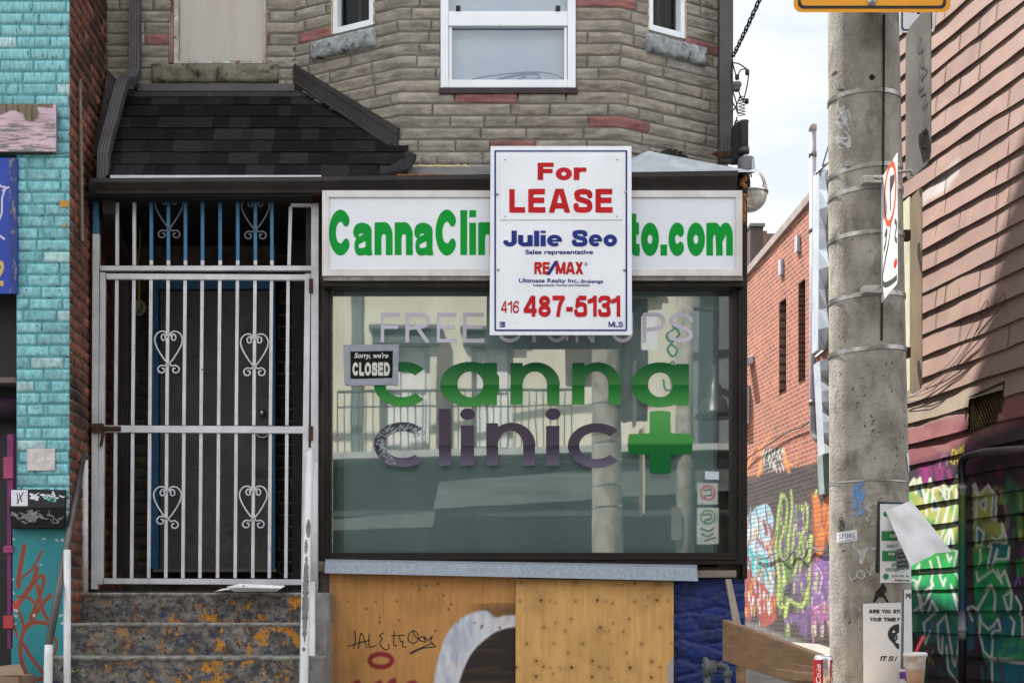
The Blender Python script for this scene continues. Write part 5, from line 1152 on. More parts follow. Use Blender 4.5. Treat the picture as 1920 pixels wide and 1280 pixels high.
bs = thing('blue_sign', 'glossy blue shop sign with pale shapes and gold lettering, cut by the frame', 'sign', P(-60, 550, YT - .02))
def paintblue(cv):
    cv.blend(np.ones(cv.X.shape), (.008, .035, .30)); cv.blend((cv.X > 17).astype(float) * .8, (.006, .022, .13)); cv.blend(np.clip((fbm(cv.X / 3, cv.Y / 14, 7) - .62) * 10, 0, 1) * (cv.X > 18), (.22, .18, .15))
obj('panel', flatboard(-220, 31.5, 296, 550, YT - .035, paintblue, .006, .03), m_attg, bs, bevel=.0)
wl = ribbon([spl([(-8, 338), (3, 350), (10, 352), (4, 372), (3, 400), (-6, 420), (-14, 432)]), [(5, 357), (16, 351)], spl([(-8, 436), (0, 442), (8, 448)])], 3.4, 1)
obj('emblem', MB().flat(wl, lambda a, b: P(a, b, YT - .0362)), m_lil, bs)
gd = MB(); gd.flat(bold('2', -14, 7, 536, 488, w=.2), lambda a, b: P(a, b, YT - .0362)); obj('lettering', gd, M('gold_leaf', (.50, .34, .09), rough=.4), bs)
pp_ = MB(); pp_.slab([P(50, 841, YT - .018), P(103, 840, YT - .018), P(103, 881, YT - .018), P(51, 882, YT - .018)], (0, .002, 0)); obj('paper_notice', pp_, M('water_stained_paper', (.55, .53, .52), (.42, .38, .36), nscale=22, rough=.8, bump=.4, col3=(.45, .25, .18), n3=16, t3=(.62, .75)), label='small water-stained paper notice on the turquoise pier', cat='notice')
mb_ = thing('mail_box', 'black slant-topped metal box covered in silver scribble on the turquoise pier', 'box', P(70, 992, YT - .06))
yb0 = YT - .012; fx0, fx1 = 18, 123
bx = MB(); a = [P(22, 916, yb0 - .02), P(123, 918, yb0 - .02), P(121, 950, yb0 - .11), P(17, 951, yb0 - .11)]
bx.add([*a, (a[0][0], yb0, a[0][2]), (a[1][0], yb0, a[1][2]), P(21, 990, yb0 - .09), P(121, 990, yb0 - .09), (a[0][0], yb0, sz(990, yb0)), (a[1][0], yb0, sz(990, yb0))], [(0, 1, 2, 3), (3, 2, 7, 6), (4, 5, 1, 0), (0, 3, 6, 8, 4), (1, 5, 9, 7, 2), (6, 7, 9, 8), (4, 8, 9, 5)])
obj('box', bx, M('black_metal', (.010, .010, .011), rough=.5, bump=.1, spec=.2), mb_, bevel=.003)
def onlid(px, py):
    t = (py - 916) / 35; return P(px, py, yb0 - .0215 - .09 * t)
onfr = lambda px, py: P(px, py, yb0 - .113 + .02 * (py - 951) / 39)
cardm = MB(); cardm.flat(rect2(21, 52, 918, 948, 1, 4), onlid); obj('playing_card_sticker', cardm, M('white_sticker', (.5, .49, .52), (.42, .41, .44), nscale=20, rough=.6), mb_)
rs_ = random.Random(12)
def scrib(x0, x1, y0, y1, n, amp): 
    out = []
    for k in range(n):
        x = rs_.uniform(x0, x1); y = rs_.uniform(y0, y1); out.append(spl([(x + rs_.uniform(-amp, amp), y + rs_.uniform(-amp * .7, amp * .7)) for _ in range(5)], 4))
    return out
onlid2 = lambda px, py: (lambda q: (q[0], q[1] - .0012, q[2] + .0008))(onlid(px, py))
obj('scribble', MB().flat(ribbon([[(32, 924), (34, 943)], [(36, 925), (41, 940)], [(44, 922), (32, 944)]], 1.6, .8), onlid2), m_wire, mb_)
obj('scribble', MB().flat(ribbon(scrib(60, 118, 924, 934, 14, 7), 1.6, .8), onlid), M('white_marker', (.5, .5, .54), rough=.6), mb_)
obj('scribble', MB().flat(ribbon([spl([(85, 930), (95, 940), (104, 938), (100, 932), (90, 938), (98, 945)])], 3, .8), onlid), M('mint_marker', (.10, .42, .36), rough=.6), mb_)
obj('scribble', MB().flat(ribbon(scrib(26, 115, 960, 978, 26, 9), 1.3, .8), onfr), M('silver_marker', (.22, .22, .22), rough=.5), mb_)
tp_ = thing('teal_panel', 'tall teal panel sprayed with a looping rust-red tag', 'panel', P(70, 1300, YT - .04))
def paintteal(cv):
    X, Y = cv.X, cv.Y; cv.blend(np.ones(X.shape), (.010, .20, .225)); cv.blend(np.clip((fbm(X / 30, Y / 60, 3) - .45) * 2, 0, .4), (.012, .15, .18))
    Rr = lambda q: [(a / 2.977, 850 + b / 2.977) for a, b in q]
    red = (.20, .035, .012); 
    for q, w in (([(135, 515), (120, 600), (105, 690), (103, 740)], 9), ([(235, 545), (180, 640), (110, 700)], 5), ([(205, 640), (180, 720), (80, 870)], 9), ([(100, 800), (150, 800), (190, 830)], 6), ([(150, 780), (215, 690), (245, 690), (230, 770), (170, 915)], 7), ([(210, 735), (220, 800), (250, 900), (270, 925)], 7), ([(280, 790), (220, 860), (180, 930), (150, 960)], 8), ([(65, 820), (110, 890), (135, 980)], 6), ([(290, 955), (200, 940), (140, 980), (115, 1060), (120, 1150), (150, 1230), (200, 1262), (250, 1245)], 8), ([(130, 1060), (170, 1130), (240, 1220)], 7), ([(65, 935), (85, 980), (95, 1020)], 5), ([(300, 1020), (318, 1060), (300, 1130)], 5)):
        cv.stroke(Rr(spl(q, 6)), w, red, 1.6)
    cv.stroke(Rr([(100, 830), (85, 860)]), 11, (.42, .03, .015), 4, .8)
    r = random.Random(4)
    for a, b in ((80, 480), (320, 485), (345, 480), (75, 700), (80, 780), (82, 872), (80, 950), (85, 905), (335, 905), (225, 620), (190, 905), (240, 475), (345, 945)):
        p = Rr([(a, b)])[0]; cv.stroke([p, (p[0] + r.uniform(-4, 5), p[1] + r.uniform(-2, 2))], r.uniform(2, 5), (.46, .46, .44), 1.5, .9)
obj('panel', flatboard(21, 121, 991, 1330, YT - .03, paintteal, .0045, .02), m_attg, tp_)
obj('timber_stick', MB().tube([(XL + .02, -.30, sz(150, -.30)), (XL + .025, -.26, sz(452, -.26))], .012, 6), m_oldwood, label='long thin grey timber stick against the red brick side wall', cat='timber')
cb_ = thing('cardboard_box', 'brown cardboard box with open flap at the foot of the teal panel', 'box', P(10, 1290, -1.0))
cm_ = M('brown_cardboard', (.27, .185, .12), (.21, .14, .09), nscale=5, rough=.85, bump=.2)
bxx = sx(44, -1.0); obj('carton', MB().box(sx(-120, -1.0), bxx, -1.1, -.75, .7, sz(1266, -1.0)), cm_, cb_, bevel=.003); obj('flap', MB().slab([P(-60, 1256, -1.0), P(36, 1246, -1.0), P(44, 1263, -1.1), P(-60, 1272, -1.1)], (0, .01, .006)), cm_, cb_)
obj('crate_under_box', MB().box(sx(-120, -1.0), bxx + .02, -1.15, -.72, 0, .69), m_oldwood, label='grey wooden crate under the cardboard box', cat='crate', bevel=.004)
# ------------------------------------------------------------------ concrete pole and what hangs on it
PY = -3.85
def prad(z): return .150 - .0088 * (z - 1.09)
def pcx(z): return 1.672 - .012 * (z - 1.09)
def polept(px, py, eps=.002):
    y = PY - .13
    for _ in range(6):
        X = sx(px, y); z = sz(py, y); r = prad(z) + eps; s = max(-1, min(1, (X - pcx(z)) / r)); y = PY - r * math.sqrt(max(0, 1 - s * s))
    return (pcx(z) + r * s, y, z)
m_pole = M('aged_pole_concrete', (.35, .325, .285), (.19, .172, .145), nscale=9, rough=.93, bump=.7, bscale=110, col3=(.055, .046, .036), n3=10, t3=(.54, .78), contrast=(.36, .64), stretch=(1, 1, .7))
pole = thing('utility_pole', 'stout grey concrete utility pole with steel bands and torn posters', 'pole', (1.68, PY, 0))
pm = MB(); nn_ = 64; vs = []
zl = np.linspace(0, 7.5, 60)
for z in zl:
    for k in range(nn_):
        a = 2 * math.pi * k / nn_; r = prad(z); vs.append((pcx(z) + r * math.cos(a), PY + r * math.sin(a), z))
pm.add(vs, [(i * nn_ + k, i * nn_ + (k + 1) % nn_, (i + 1) * nn_ + (k + 1) % nn_, (i + 1) * nn_ + k) for i in range(59) for k in range(nn_)])
obj('shaft', pm, m_pole, pole, smooth=True)
m_band = M('steel_band', (.40, .39, .37), (.2, .18, .16), nscale=16, rough=.35, metal=.8)
def band(py, tilt, h=.016):
    z = sz(py, PY - .14); m = MB(); vs = []
    for k in range(49):
        a = 2 * math.pi * k / 48; r = prad(z) + .0035; zz = z + tilt * math.cos(a)
        vs += [(pcx(z) + r * math.cos(a), PY + r * math.sin(a), zz - h / 2), (pcx(z) + r * math.cos(a), PY + r * math.sin(a), zz + h / 2)]
    return m.add(vs, [(2 * k, 2 * k + 2, 2 * k + 3, 2 * k + 1) for k in range(48)])
for py, tl in ((166, 0), (306, .012), (347, .010), (432, .006), (548, .008), (650, .008)): obj('band', band(py, tl), m_band, pole, smooth=True)
for py, px in ((165, 1576), (309, 1592)): obj('buckle', MB().box(*(lambda c: (c[0] - .014, c[0] + .014, c[1] - .008, c[1] + .006, c[2] - .009, c[2] + .009))(polept(px, py, .004))), m_steel, pole, bevel=.002)
obj('wire', band(900, 0, .004), m_steel, pole)
cb = MB(); cb.tube([polept(1658 - 5 * t, 28 + 610 * t, .003) for t in np.linspace(0, 1, 14)], .004, 6); obj('seam_cable', cb, m_black, pole)
def pdisk(px, py, rpx, eps=.0015): return field_mesh(lambda X, Y: rpx - np.hypot(X - px, Y - py), px - rpx - 1, px + rpx + 1, py - rpx - 1, py + rpx + 1, rpx / 4)
pe_ = lambda e: (lambda a, b: polept(a, b, e))
obj('bolt_hole', MB().flat(pdisk(1635, 145, 5.5), pe_(.001)), m_black, pole); obj('bolt_hole', MB().flat(pdisk(1558.5, 146, 3), pe_(.001)), m_rust, pole)
def blotch(x0, x1, y0, y1, seed, thr, eps, tatt=1.0, res=1.4):
    def f(X, Y):
        e = np.minimum(np.minimum(X - x0, x1 - X) / (x1 - x0), np.minimum(Y - y0, y1 - Y) / (y1 - y0)) * 2
        return fbm(X / 7 * tatt, Y / 10 * tatt, seed, 4) - thr + np.clip(e * .5, -.3, .14)
    return field_mesh(f, x0, x1, y0, y1, res)
m_oldpaper = M('bleached_paper_remnant', (.42, .42, .43), (.30, .29, .28), nscale=26, rough=.9, bump=.4)
obj('paper_remnant', MB().flat(blotch(1560, 1596, 190, 280, 3, .56, .001), pe_(.0012)), m_oldpaper, pole)
obj('paper_remnant', MB().flat(blotch(1622, 1662, 905, 985, 8, .58, .001), pe_(.0014)), M('dirty_paper_remnant', (.36, .345, .32), (.24, .225, .20), nscale=30, rough=.9), pole)
obj('paper_remnant', MB().flat(field_mesh(lambda X, Y: np.minimum(np.minimum(X - 1600, 1650 - X), np.minimum(Y - 958, 1036 - Y + 14 * np.sin((X - 1600) / 9) * (X > 1610) + 8 * np.sin(X / 4)) * .6), 1598, 1652, 956, 1056, 1.2), pe_(.0010)), m_oldpaper, pole)
obj('blue_remnant', MB().flat(blotch(1599, 1622, 900, 968, 12, .52, .001, 1.5), pe_(.0018)), M('torn_blue_paper', (.06, .19, .45), (.15, .27, .48), nscale=40, rough=.9), pole)
obj('black_remnant', MB().flat(([(1656, 1092), (1663, 1104), (1658, 1112), (1667, 1129), (1636, 1129), (1643, 1108)], [(0, 1, 2, 3, 4, 5)]), pe_(.0014)), m_black, pole)
rp_ = random.Random(21); sp_ = MB()
for k in range(64):
    x = rp_.uniform(1570, 1700); y = rp_.uniform(300, 1200) if k % 3 else rp_.uniform(680, 880); sp_.flat(ribbon([[(x, y), (x + rp_.uniform(-3, 5), y + rp_.uniform(-4, 5))]], rp_.uniform(1, 2.6), .7), pe_(.0011))
obj('staple_mark', sp_, M('dark_staple', (.05, .042, .035), rough=.8), pole)
lv = [[(1590, 1074), (1597, 1088), (1606, 1080)], spl([(1612, 1068), (1606, 1078), (1616, 1084), (1622, 1074), (1612, 1068), (1624, 1082)]), [(1624, 1066), (1632, 1078), (1634, 1060)], [(1640, 1056), (1636, 1066), (1646, 1062)], [(1636, 1066), (1641, 1074), (1648, 1068)], spl([(1642, 1056), (1650, 1076)]), spl([(1641, 1056), (1650, 1053), (1648, 1062), (1656, 1070)])]
obj('scratched_word', MB().flat(ribbon(lv, 1.5, .7), pe_(.0012)), M('white_scratch', (.5, .48, .45), rough=.8), pole)
fc_ = [spl([(1566, 988), (1570, 974), (1576, 969), (1580, 976), (1584, 990)]), spl([(1570, 984), (1574, 980), (1577, 986), (1571, 988)]), spl([(1577, 985), (1581, 983), (1582, 988), (1578, 989)]), [(1572, 993), (1583, 993)]]
obj('marker_doodle', MB().flat(ribbon(fc_, 1.3, .6), pe_(.0012)), m_wire, pole)
# posters
m_paper = M('white_poster_paper', (.62, .62, .63), (.55, .55, .56), nscale=6, rough=.75, bump=.12, bscale=18)
m_ink = M('black_ink', (.02, .02, .022), rough=.7); m_ginkg = M('green_ink', (.022, .20, .055), rough=.7)
def sheetp(x0, x1, y0, y1, eps, n=14, m=6): return MB().flat(rect2(x0, x1, y0, y1, n, m), pe_(eps))
def quadgrid(a, b, c, d, n=12, m=6):
    V = []; 
    for j in range(m + 1):
        for i in range(n + 1):
            u, v = i / n, j / m; V.append(tuple((1 - u) * (1 - v) * a[k] + u * (1 - v) * b[k] + u * v * c[k] + (1 - u) * v * d[k] for k in (0, 1)))
    return V, [(j * (n + 1) + i, j * (n + 1) + i + 1, (j + 1) * (n + 1) + i + 1, (j + 1) * (n + 1) + i) for j in range(m) for i in range(n)]
po = thing('poster', 'white poster with green bars half hidden by a flapping blank sheet', 'poster', polept(1675, 1090))
obj('backing_card', MB().flat(quadgrid((1646, 940), (1702, 942), (1700, 1074), (1641, 1073)), pe_(.003)), m_ink, po)
obj('sheet', MB().flat(quadgrid((1650, 944), (1706, 945), (1709, 1092), (1650, 1092)), pe_(.0042)), m_paper, po)
l = MB(); l.flat(quadgrid((1653, 995), (1681, 995), (1683, 1013), (1653, 1013), 5, 1), pe_(.0056)); l.flat(quadgrid((1654, 1032), (1682, 1032), (1682, 1051), (1654, 1051), 5, 1), pe_(.0056)); l.flat(pdisk(1661, 963, 5), pe_(.0056)); l.flat(pdisk(1661, 1080, 5.5), pe_(.0056))
l.flat(thin('EARN T', 1663, 1684, 1026, 1020, .02), pe_(.0056)); l.flat(thin('SPE', 1672, 1684, 1062, 1055, .02), pe_(.0056)); l.flat(thin('VINTAG', 1660, 1684, 1071, 1064, .02), pe_(.0056)); l.flat(thin('SAVE A', 1672, 1705, 1081, 1077.5, .02), pe_(.0056))
obj('print', l, m_ginkg, po)
l = MB(); l.flat(bold('SUN', 1668, 1680, 1007, 1001, w=.2), pe_(.007)); l.flat(bold('FOR', 1666, 1678, 1041, 1035.5, w=.2), pe_(.007)); obj('print', l, m_paper, po)
bk_ = MB(); bk_.flat(quadgrid((1680, 1030), (1704, 1024), (1705, 1066), (1682, 1068), 6, 4), pe_(.007)); obj('glued_flyer', bk_, M('grey_photocopy', (.20, .21, .23), (.07, .07, .08), nscale=60, rough=.7), po)
l = MB(); 
for k, y in enumerate((1036, 1043, 1052, 1060)): l.flat(quadgrid((1684, y), (1702, y - 2), (1702, y + 1.5), (1684, y + 3.5), 4, 1), pe_(.0085))
obj('print', l, m_ink, po)
l = MB(); l.flat(pdisk(1680, 1087, 2), pe_(.006)); obj('print', l, m_redp, po)
l = MB(); l.flat(thin('@thevintage', 1684, 1706, 1090, 1085, .02), pe_(.0056)); obj('print', l, m_ink, po)
# flapping blank sheet, curled away from the pole
fs = MB(); n, m = 18, 22; vs = []
TL, TR, BR, BL = (1660, 957), (1708, 938), (1787, 1034), (1707, 1061)
for j in range(m + 1):
    for i in range(n + 1):
        u, v = i / n, j / m; px = (1 - u) * (1 - v) * TL[0] + u * (1 - v) * TR[0] + u * v * BR[0] + (1 - u) * v * BL[0]; py = (1 - u) * (1 - v) * TL[1] + u * (1 - v) * TR[1] + u * v * BR[1] + (1 - u) * v * BL[1]
        py += -5 * math.sin(u * math.pi) * v
        if v > .72 and u > .45: px -= 26 * (v - .72) / .28 * max(0, (u - .45) / .55) * (1 - max(0, (u - .8) / .2) * .9)
        y = PY - .15 - .05 * v - .05 * math.sin(u * 2.4 + v) * v - .012 * mnoise.noise(Vector((u * 3, v * 3, 2)))
        vs.append(P(px, py, y))
fs.add(vs, [(j * (n + 1) + i, j * (n + 1) + i + 1, (j + 1) * (n + 1) + i + 1, (j + 1) * (n + 1) + i) for j in range(m) for i in range(n)])
obj('blank_sheet', fs, m_paper, smooth=True, label='blank white paper sheet flapping loose from the pole', cat='paper')
tp2 = thing('paper_strip', 'little white strip with handwritten letters wrapped on the pole edge', 'paper', polept(1580, 1018))
obj('strip', MB().flat(quadgrid((1561, 1000), (1607, 992), (1608, 1013), (1561, 1019), 10, 2), pe_(.003)), m_paper, tp2)
l = MB(); l.flat(ribbon([spl([(1576, 1001), (1570, 1004), (1576, 1008), (1570, 1011)]), [(1580, 1010), (1579, 1000)], spl([(1579, 1000), (1583, 1001), (1580, 1005)]), [(1585, 999), (1586, 1009)], [(1589, 1009), (1589, 999), (1594, 1008), (1594, 998)], spl([(1602, 998), (1597, 1002), (1599, 1007), (1603, 1005), (1600, 1003)])], 1.1, .5), pe_(.0042)); l.flat(ribbon([[(1563, 1017), (1606, 1010)]], 1, .5), pe_(.0042))
obj('handwriting', l, M('blue_ballpoint', (.10, .10, .22), rough=.7), tp2)
ps = thing('poster', 'white poster asking are you still with half a black drawn head', 'poster', polept(1655, 1300))
obj('sheet', MB().flat(quadgrid((1618, 1131), (1690, 1129), (1687, 1330), (1619, 1330), 16, 10), pe_(.0035)), m_paper, ps)
l = MB()
for tx, x0_, x1_, y_, h_ in (('ARE', 1629, 1649, 1149, 7), ('YOU', 1654, 1670, 1149, 7), ('STI', 1675, 1688, 1149, 7), ('YOUR', 1631, 1653, 1164, 7), ('TIME', 1657, 1680, 1164, 7), ('F', 1683, 1687, 1164, 7)): l.flat(bold(tx, x0_, x1_, y_, y_ - h_, w=.26), pe_(.0048))
l.flat(bold('IT', 1650, 1661, 1238, 1229, w=.26, shear=-.25), pe_(.0048)); l.flat(bold('S', 1665, 1674, 1238, 1229, w=.19, shear=-.25), pe_(.0048)); l.flat(([(1679, 1238), (1683, 1229), (1681.5, 1229), (1677, 1238)], [(0, 1, 2, 3)]), pe_(.0048))
def head(X, Y):
    hh = np.minimum(1 - np.hypot((X - 1686) / 21, (Y - 1188) / 19), 1686 - X); face = 1 - np.hypot((X - 1690) / 17, (Y - 1196) / 15)
    jaw = np.minimum(np.minimum((X - 1668) - (Y - 1196) * .75, 1686 - X) * .05, np.minimum(Y - 1194, 1216 - Y) * .05)
    eye = np.minimum(1 - np.hypot((X - 1677) / 6.4, (Y - 1194) / 7), np.hypot((X - 1677) / 3.6, (Y - 1194) / 4) - 1); pup = 1 - np.hypot((X - 1677.5) / 1.8, (Y - 1194) / 2)
    return np.maximum(np.maximum(np.minimum(np.maximum(hh, jaw), -face + .25), eye), pup)
l.flat(field_mesh(head, 1662, 1690, 1166, 1218, .8), pe_(.0048)); obj('print', l, m_ink, ps)
pt = thing('paper_strip', 'long narrow white paper strip down the right edge of the pole', 'paper', polept(1700, 1250))
obj('strip', MB().flat(quadgrid((1695, 1105), (1709, 1104), (1711, 1252), (1694, 1250), 6, 12), pe_(.004)), m_paper, pt)
obj('handwriting', MB().flat(ribbon([[(1699, 1122), (1700, 1112), (1703, 1118), (1705, 1111), (1706, 1121)], [(1708, 1112), (1708, 1121)]], 1.2, .6), pe_(.0055)), m_ink, pt)
pv = thing('paper_label', 'purple and white label at the foot of the posters on the pole', 'label', polept(1700, 1300))
obj('strip', MB().flat(quadgrid((1684, 1253), (1712, 1253), (1712, 1330), (1684, 1330), 6, 4), pe_(.0055)), m_paper, pv)
l = MB(); l.flat(quadgrid((1687, 1259), (1711, 1257), (1711, 1270), (1687, 1272), 6, 2), pe_(.007)); l.flat(([(1697, 1271), (1703, 1271), (1698, 1277)], [(0, 1, 2)]), pe_(.007)); obj('print', l, M('purple_ink', (.13, .03, .25), rough=.7), pv)
obj('white_scrap', MB().flat(quadgrid((1699, 850), (1704, 848), (1708, 880), (1704, 885), 2, 3), pe_(.003)), m_paper, pole)

# yellow sign
m_plate = M('grey_sign_back', (.11, .105, .10), (.16, .15, .14), nscale=5, rough=.5, metal=.3, bump=.05)
YY = -4.16
ysn = thing('yellow_sign', 'orange-yellow plate with black border bolted high on the pole', 'sign', P(1636, 24, YY))
def rrect(x0, x1, y0, y1, r): return lambda X, Y: r - np.hypot(np.maximum(np.abs(X - (x0 + x1) / 2) - (x1 - x0) / 2 + r, 0), np.maximum(np.abs(Y - (y0 + y1) / 2) - (y1 - y0) / 2 + r, 0))
m_yel = M('sign_yellow', (.80, .33, .012), (.72, .28, .012), nscale=3, rough=.4)
yb2 = MB().flat(field_mesh(rrect(1488, 1782, -260, 23.5, 14), 1486, 1784, -262, 25, 3), lambda a, b: P(a, b, YY)); obj('plate', yb2, m_yel, ysn)
obj('sign_back', MB().flat(field_mesh(rrect(1488.5, 1781.5, -259.5, 23, 14), 1486, 1784, -262, 25, 3), lambda a, b: P(a, b, YY + .0008)), m_plate, ysn, solid=-.002)
inner = rrect(1496, 1774, -252, 16.5, 11); inn2 = rrect(1501.5, 1768.5, -247, 11, 8)
obj('border', MB().flat(field_mesh(lambda X, Y: np.minimum(inner(X, Y), -inn2(X, Y)), 1494, 1776, -254, 19, 1.2), lambda a, b: P(a, b, YY - .0012)), m_ink, ysn)
obj('bolt', MB().lathe([(.001, -.012), (.009, -.010), (.010, -.004), (.017, -.003), (.017, -.0015)], P(1635, 3, YY), 16, 'y'), m_steel, ysn, smooth=True)
obj('bracket', MB().box(1.60, 1.66, YY + .004, PY - .118, sz(-40, YY), sz(-20, YY)), m_steel, ysn)
# sign plates seen edge-on at the right of the pole
m_brownplate = M('brownish_sign_back', (.20, .145, .09), (.13, .10, .07), nscale=4, rough=.5, metal=.2)
def plate(px0, py0, px1, py1, y0, y1, r=.045, name='plate', mat=None, parent=None, thick=.003, ya=0, yb_=0):
    a = Vector(P(px0, py0, y0)); b = Vector((P(px1, py0, y1)[0], y1, a.z)); L = (b - a).length; H = a.z - P(px0, py1, y0)[2]; d = (b - a) / L
    nrm = Vector((d.y, -d.x, 0)); vf = field_mesh(rrect(0, L, -H, 0, r), -.004, L + .004, -H - .004, .004, .012)
    m = MB().flat(vf, lambda u, v: a + d * u + Vector((0, 0, v))); return obj(name, m, mat, parent, solid=thick), (a, d, nrm, L, H)
gs_ = thing('sign_plate', 'tall grey sign back with a black scribble, edge-on beside the pole', 'sign', P(1715, 330, -3.6))
o_, fr_ = plate(1698, 60, 1745, 343, -3.60, -3.87, .05, 'plate', m_plate, gs_)
aa, dd_, nr_, LL, HH = fr_
def onplate(fr_, off):
    a, d, n, L, H = fr_; s = 1 if n.y < 0 else -1
    return lambda u, v: a + d * (u * L) + Vector((0, 0, -v * H)) + n * (s * off)
sq = [spl([(.62, .14), (.50, .22), (.70, .24)]), spl([(.62, .14), (.66, .25), (.60, .32), (.72, .36)]), spl([(.80, .20), (.72, .34), (.85, .40), (.60, .42)]), [(.56, .30), (.52, .48), (.70, .48), (.66, .38)], spl([(.60, .52), (.80, .54), (.70, .62), (.88, .60)]), spl([(.85, .62), (.72, .74), (.80, .80), (.92, .70)]), spl([(.92, .78), (.70, .86), (.84, .90)])]
obj('scribble', MB().flat(ribbon(sq, .013, .006), onplate(fr_, .0045)), m_wire, gs_)
for t in (.565, .93): obj('bracket', MB().box(1.79, 1.83, -3.75, -3.66, 0, .035, lambda x, y, z, t=t: (x - .01, y, aa.z - t * HH + z)), m_rust, gs_)
bs_ = thing('sign_plate', 'brownish sign back with sunlight painted cream on its edge, lower on the pole', 'sign', P(1710, 735, -3.5))
o_, f2 = plate(1706.5, 372, 1728, 740, -3.52, -3.68, .03, 'plate', m_brownplate, bs_)
o_, f3 = plate(1692, 380, 1706, 738, -3.42, -3.515, .006, 'edge', M('sunlit_cream_sign_edge', (.50, .47, .33), rough=.5), bs_)  # cream strip: sunlight on the plate's edge put into the colour
for py in (440, 660): obj('bracket', MB().box(*(lambda c: (c[0] - .03, c[0] + .012, c[1], c[1] + .03, c[2] - .02, c[2] + .02))(P(1702, py, -3.62))), m_rust, bs_)
# parking sign turned toward the street
pk_ = thing('parking_sign', 'narrow white parking sign with red ring strapped to the pole', 'sign', P(1668, 550, -4.1))
a = Vector(P(1653, 336, -4.03)); b = Vector(P(1684, 312, -4.30)); b.z = a.z + .012; 
d = b - a
def onpark(off):
    return lambda u, v: a + d * u + Vector((0, 0, -v * .452)) + Vector((-d.y, d.x, 0)).normalized() * (-off if (-d.y * 0 + d.x) < 0 else -off)
obj('plate', MB().flat(field_mesh(rrect(0, 1, 0, 1, .05), -.02, 1.02, -.02, 1.02, .03), onpark(0)), M('white_sign_enamel', (.58, .58, .58), (.46, .46, .45), nscale=6, rough=.4), pk_, solid=.002)
obj('red_ring', MB().flat(field_mesh(lambda X, Y: .038 - np.abs(np.hypot((X - .56) / 1.0, (Y - .23) / .66) - .34 * 1.0), .05, 1, 0, .5, .015), onpark(.0022)), M('red_orange_ring', (.55, .07, .02), rough=.4), pk_)
l = MB(); l.flat(ribbon([[(.58, .12), (.58, .34)], [(.58, .13), (.80, .16), (.58, .21)]], .06, .02), onpark(.0022)); 
sc_ = [spl([(.25, .50), (.38, .48), (.3, .56), (.2, .60)]), spl([(.62, .44), (.5, .58), (.3, .68), (.1, .80), (.2, .88), (.6, .93), (.95, .95)]), spl([(.85, .5), (.95, .55), (.85, .62), (.95, .67)])]
l.flat(ribbon(sc_, .045, .015), onpark(.0022)); obj('print', l, m_ink, pk_)
obj('red_leaf', MB().flat(field_mesh(lambda X, Y: 1 - np.hypot((X - .88) / .10, (Y - .83) / .035), .7, 1, .75, .9, .012), onpark(.0022)), m_redp, pk_)
for py in (340, 545): 
    c = P(1630, py, -4.03); obj('clamp', MB().box(c[0] - .028, c[0] + .045, c[1] - .03, c[1] + .02, c[2] - .014, c[2] + .014), m_steel, pk_, bevel=.003)
obj('clamp', MB().tube([P(x, y, -4.06) for x, y in ((1640, 332), (1648, 335), (1662, 328), (1690, 322), (1708, 320), (1710, 330))], .006, 8), m_band, pk_, smooth=True)
ns = thing('street_sign', 'white plate with black border peeking behind the grey sign back', 'sign', P(1720, 62, -3.4))
obj('plate', MB().flat(field_mesh(rrect(1686, 1752, -80, 62, 8), 1684, 1754, -82, 64, 1.5), lambda a, b: P(a, b, -3.45)), m_white, ns, solid=.003)
q1 = rrect(1690, 1748, -76, 58, 6); q2 = rrect(1693, 1745, -73, 55, 5)
l = MB(); l.flat(field_mesh(lambda X, Y: np.minimum(q1(X, Y), -q2(X, Y)), 1688, 1750, -78, 60, 1), lambda a, b: P(a, b, -3.4535)); l.flat(bold('N', 1706, 1714, 25, 8, w=.2), lambda a, b: P(a, b, -3.4535)); l.flat(bold('E', 1719, 1726, 27, 10, w=.2), lambda a, b: P(a, b, -3.4535)); obj('print', l, m_ink, ns)

# utility box below the frame carrying the can and the cup
tbx = thing('utility_box', 'grey steel utility cabinet with a wooden top at the pole', 'cabinet', (1.55, -4.05, 0))
ztop = sz(1287, -4.05)
obj('cabinet', MB().box(1.25, 1.99, -4.25, -4.02, 0, ztop - .03), m_plate, tbx, bevel=.01)
obj('top', MB().box(1.20, 2.03, -4.28, -4.0, ztop - .028, ztop - .002), M('pale_wood_top', (.42, .29, .17), (.36, .24, .14), nscale=6, rough=.6, stretch=(1, 6, 1)), tbx, bevel=.006)
yc = -4.14; cn = thing('soda_can', 'red and silver soda can standing in front of the concrete pole', 'can', P(1543, 1286, yc))
cx_ = P(1543.5, 1286, yc); rc_ = .0328
z_ = ztop - .001 - cx_[2]
canp = [(.024, 0), (.0265, .004), (rc_, .012), (rc_, .102), (.0300, .111), (.0270, .1155)]
def cyl(cmb, a0, a1, z0, z1, r, n=16):
    vs = []
    for i in range(n + 1):
        w = math.radians(a0 + (a1 - a0) * i / n); vs += [(cx_[0] + r * math.sin(w), cx_[1] - r * math.cos(w), ztop + z0), (cx_[0] + r * math.sin(w), cx_[1] - r * math.cos(w), ztop + z1)]
    return cmb.add(vs, [(2 * i, 2 * i + 2, 2 * i + 3, 2 * i + 1) for i in range(n)])
c0 = (cx_[0], cx_[1], ztop); m_cansil = M('can_silver', (.62, .62, .64), rough=.25, metal=.7); m_canred = M('can_red', (.34, .008, .015), rough=.3)
obj('body', MB().lathe([(r, z) for r, z in canp], c0, 40), m_cansil, cn, smooth=True)
obj('lid', MB().lathe([(.0270, .1155), (.0275, .1175), (.0262, .118), (.0255, .1150), (.001, .1145)], c0, 36), m_steel, cn, smooth=True)
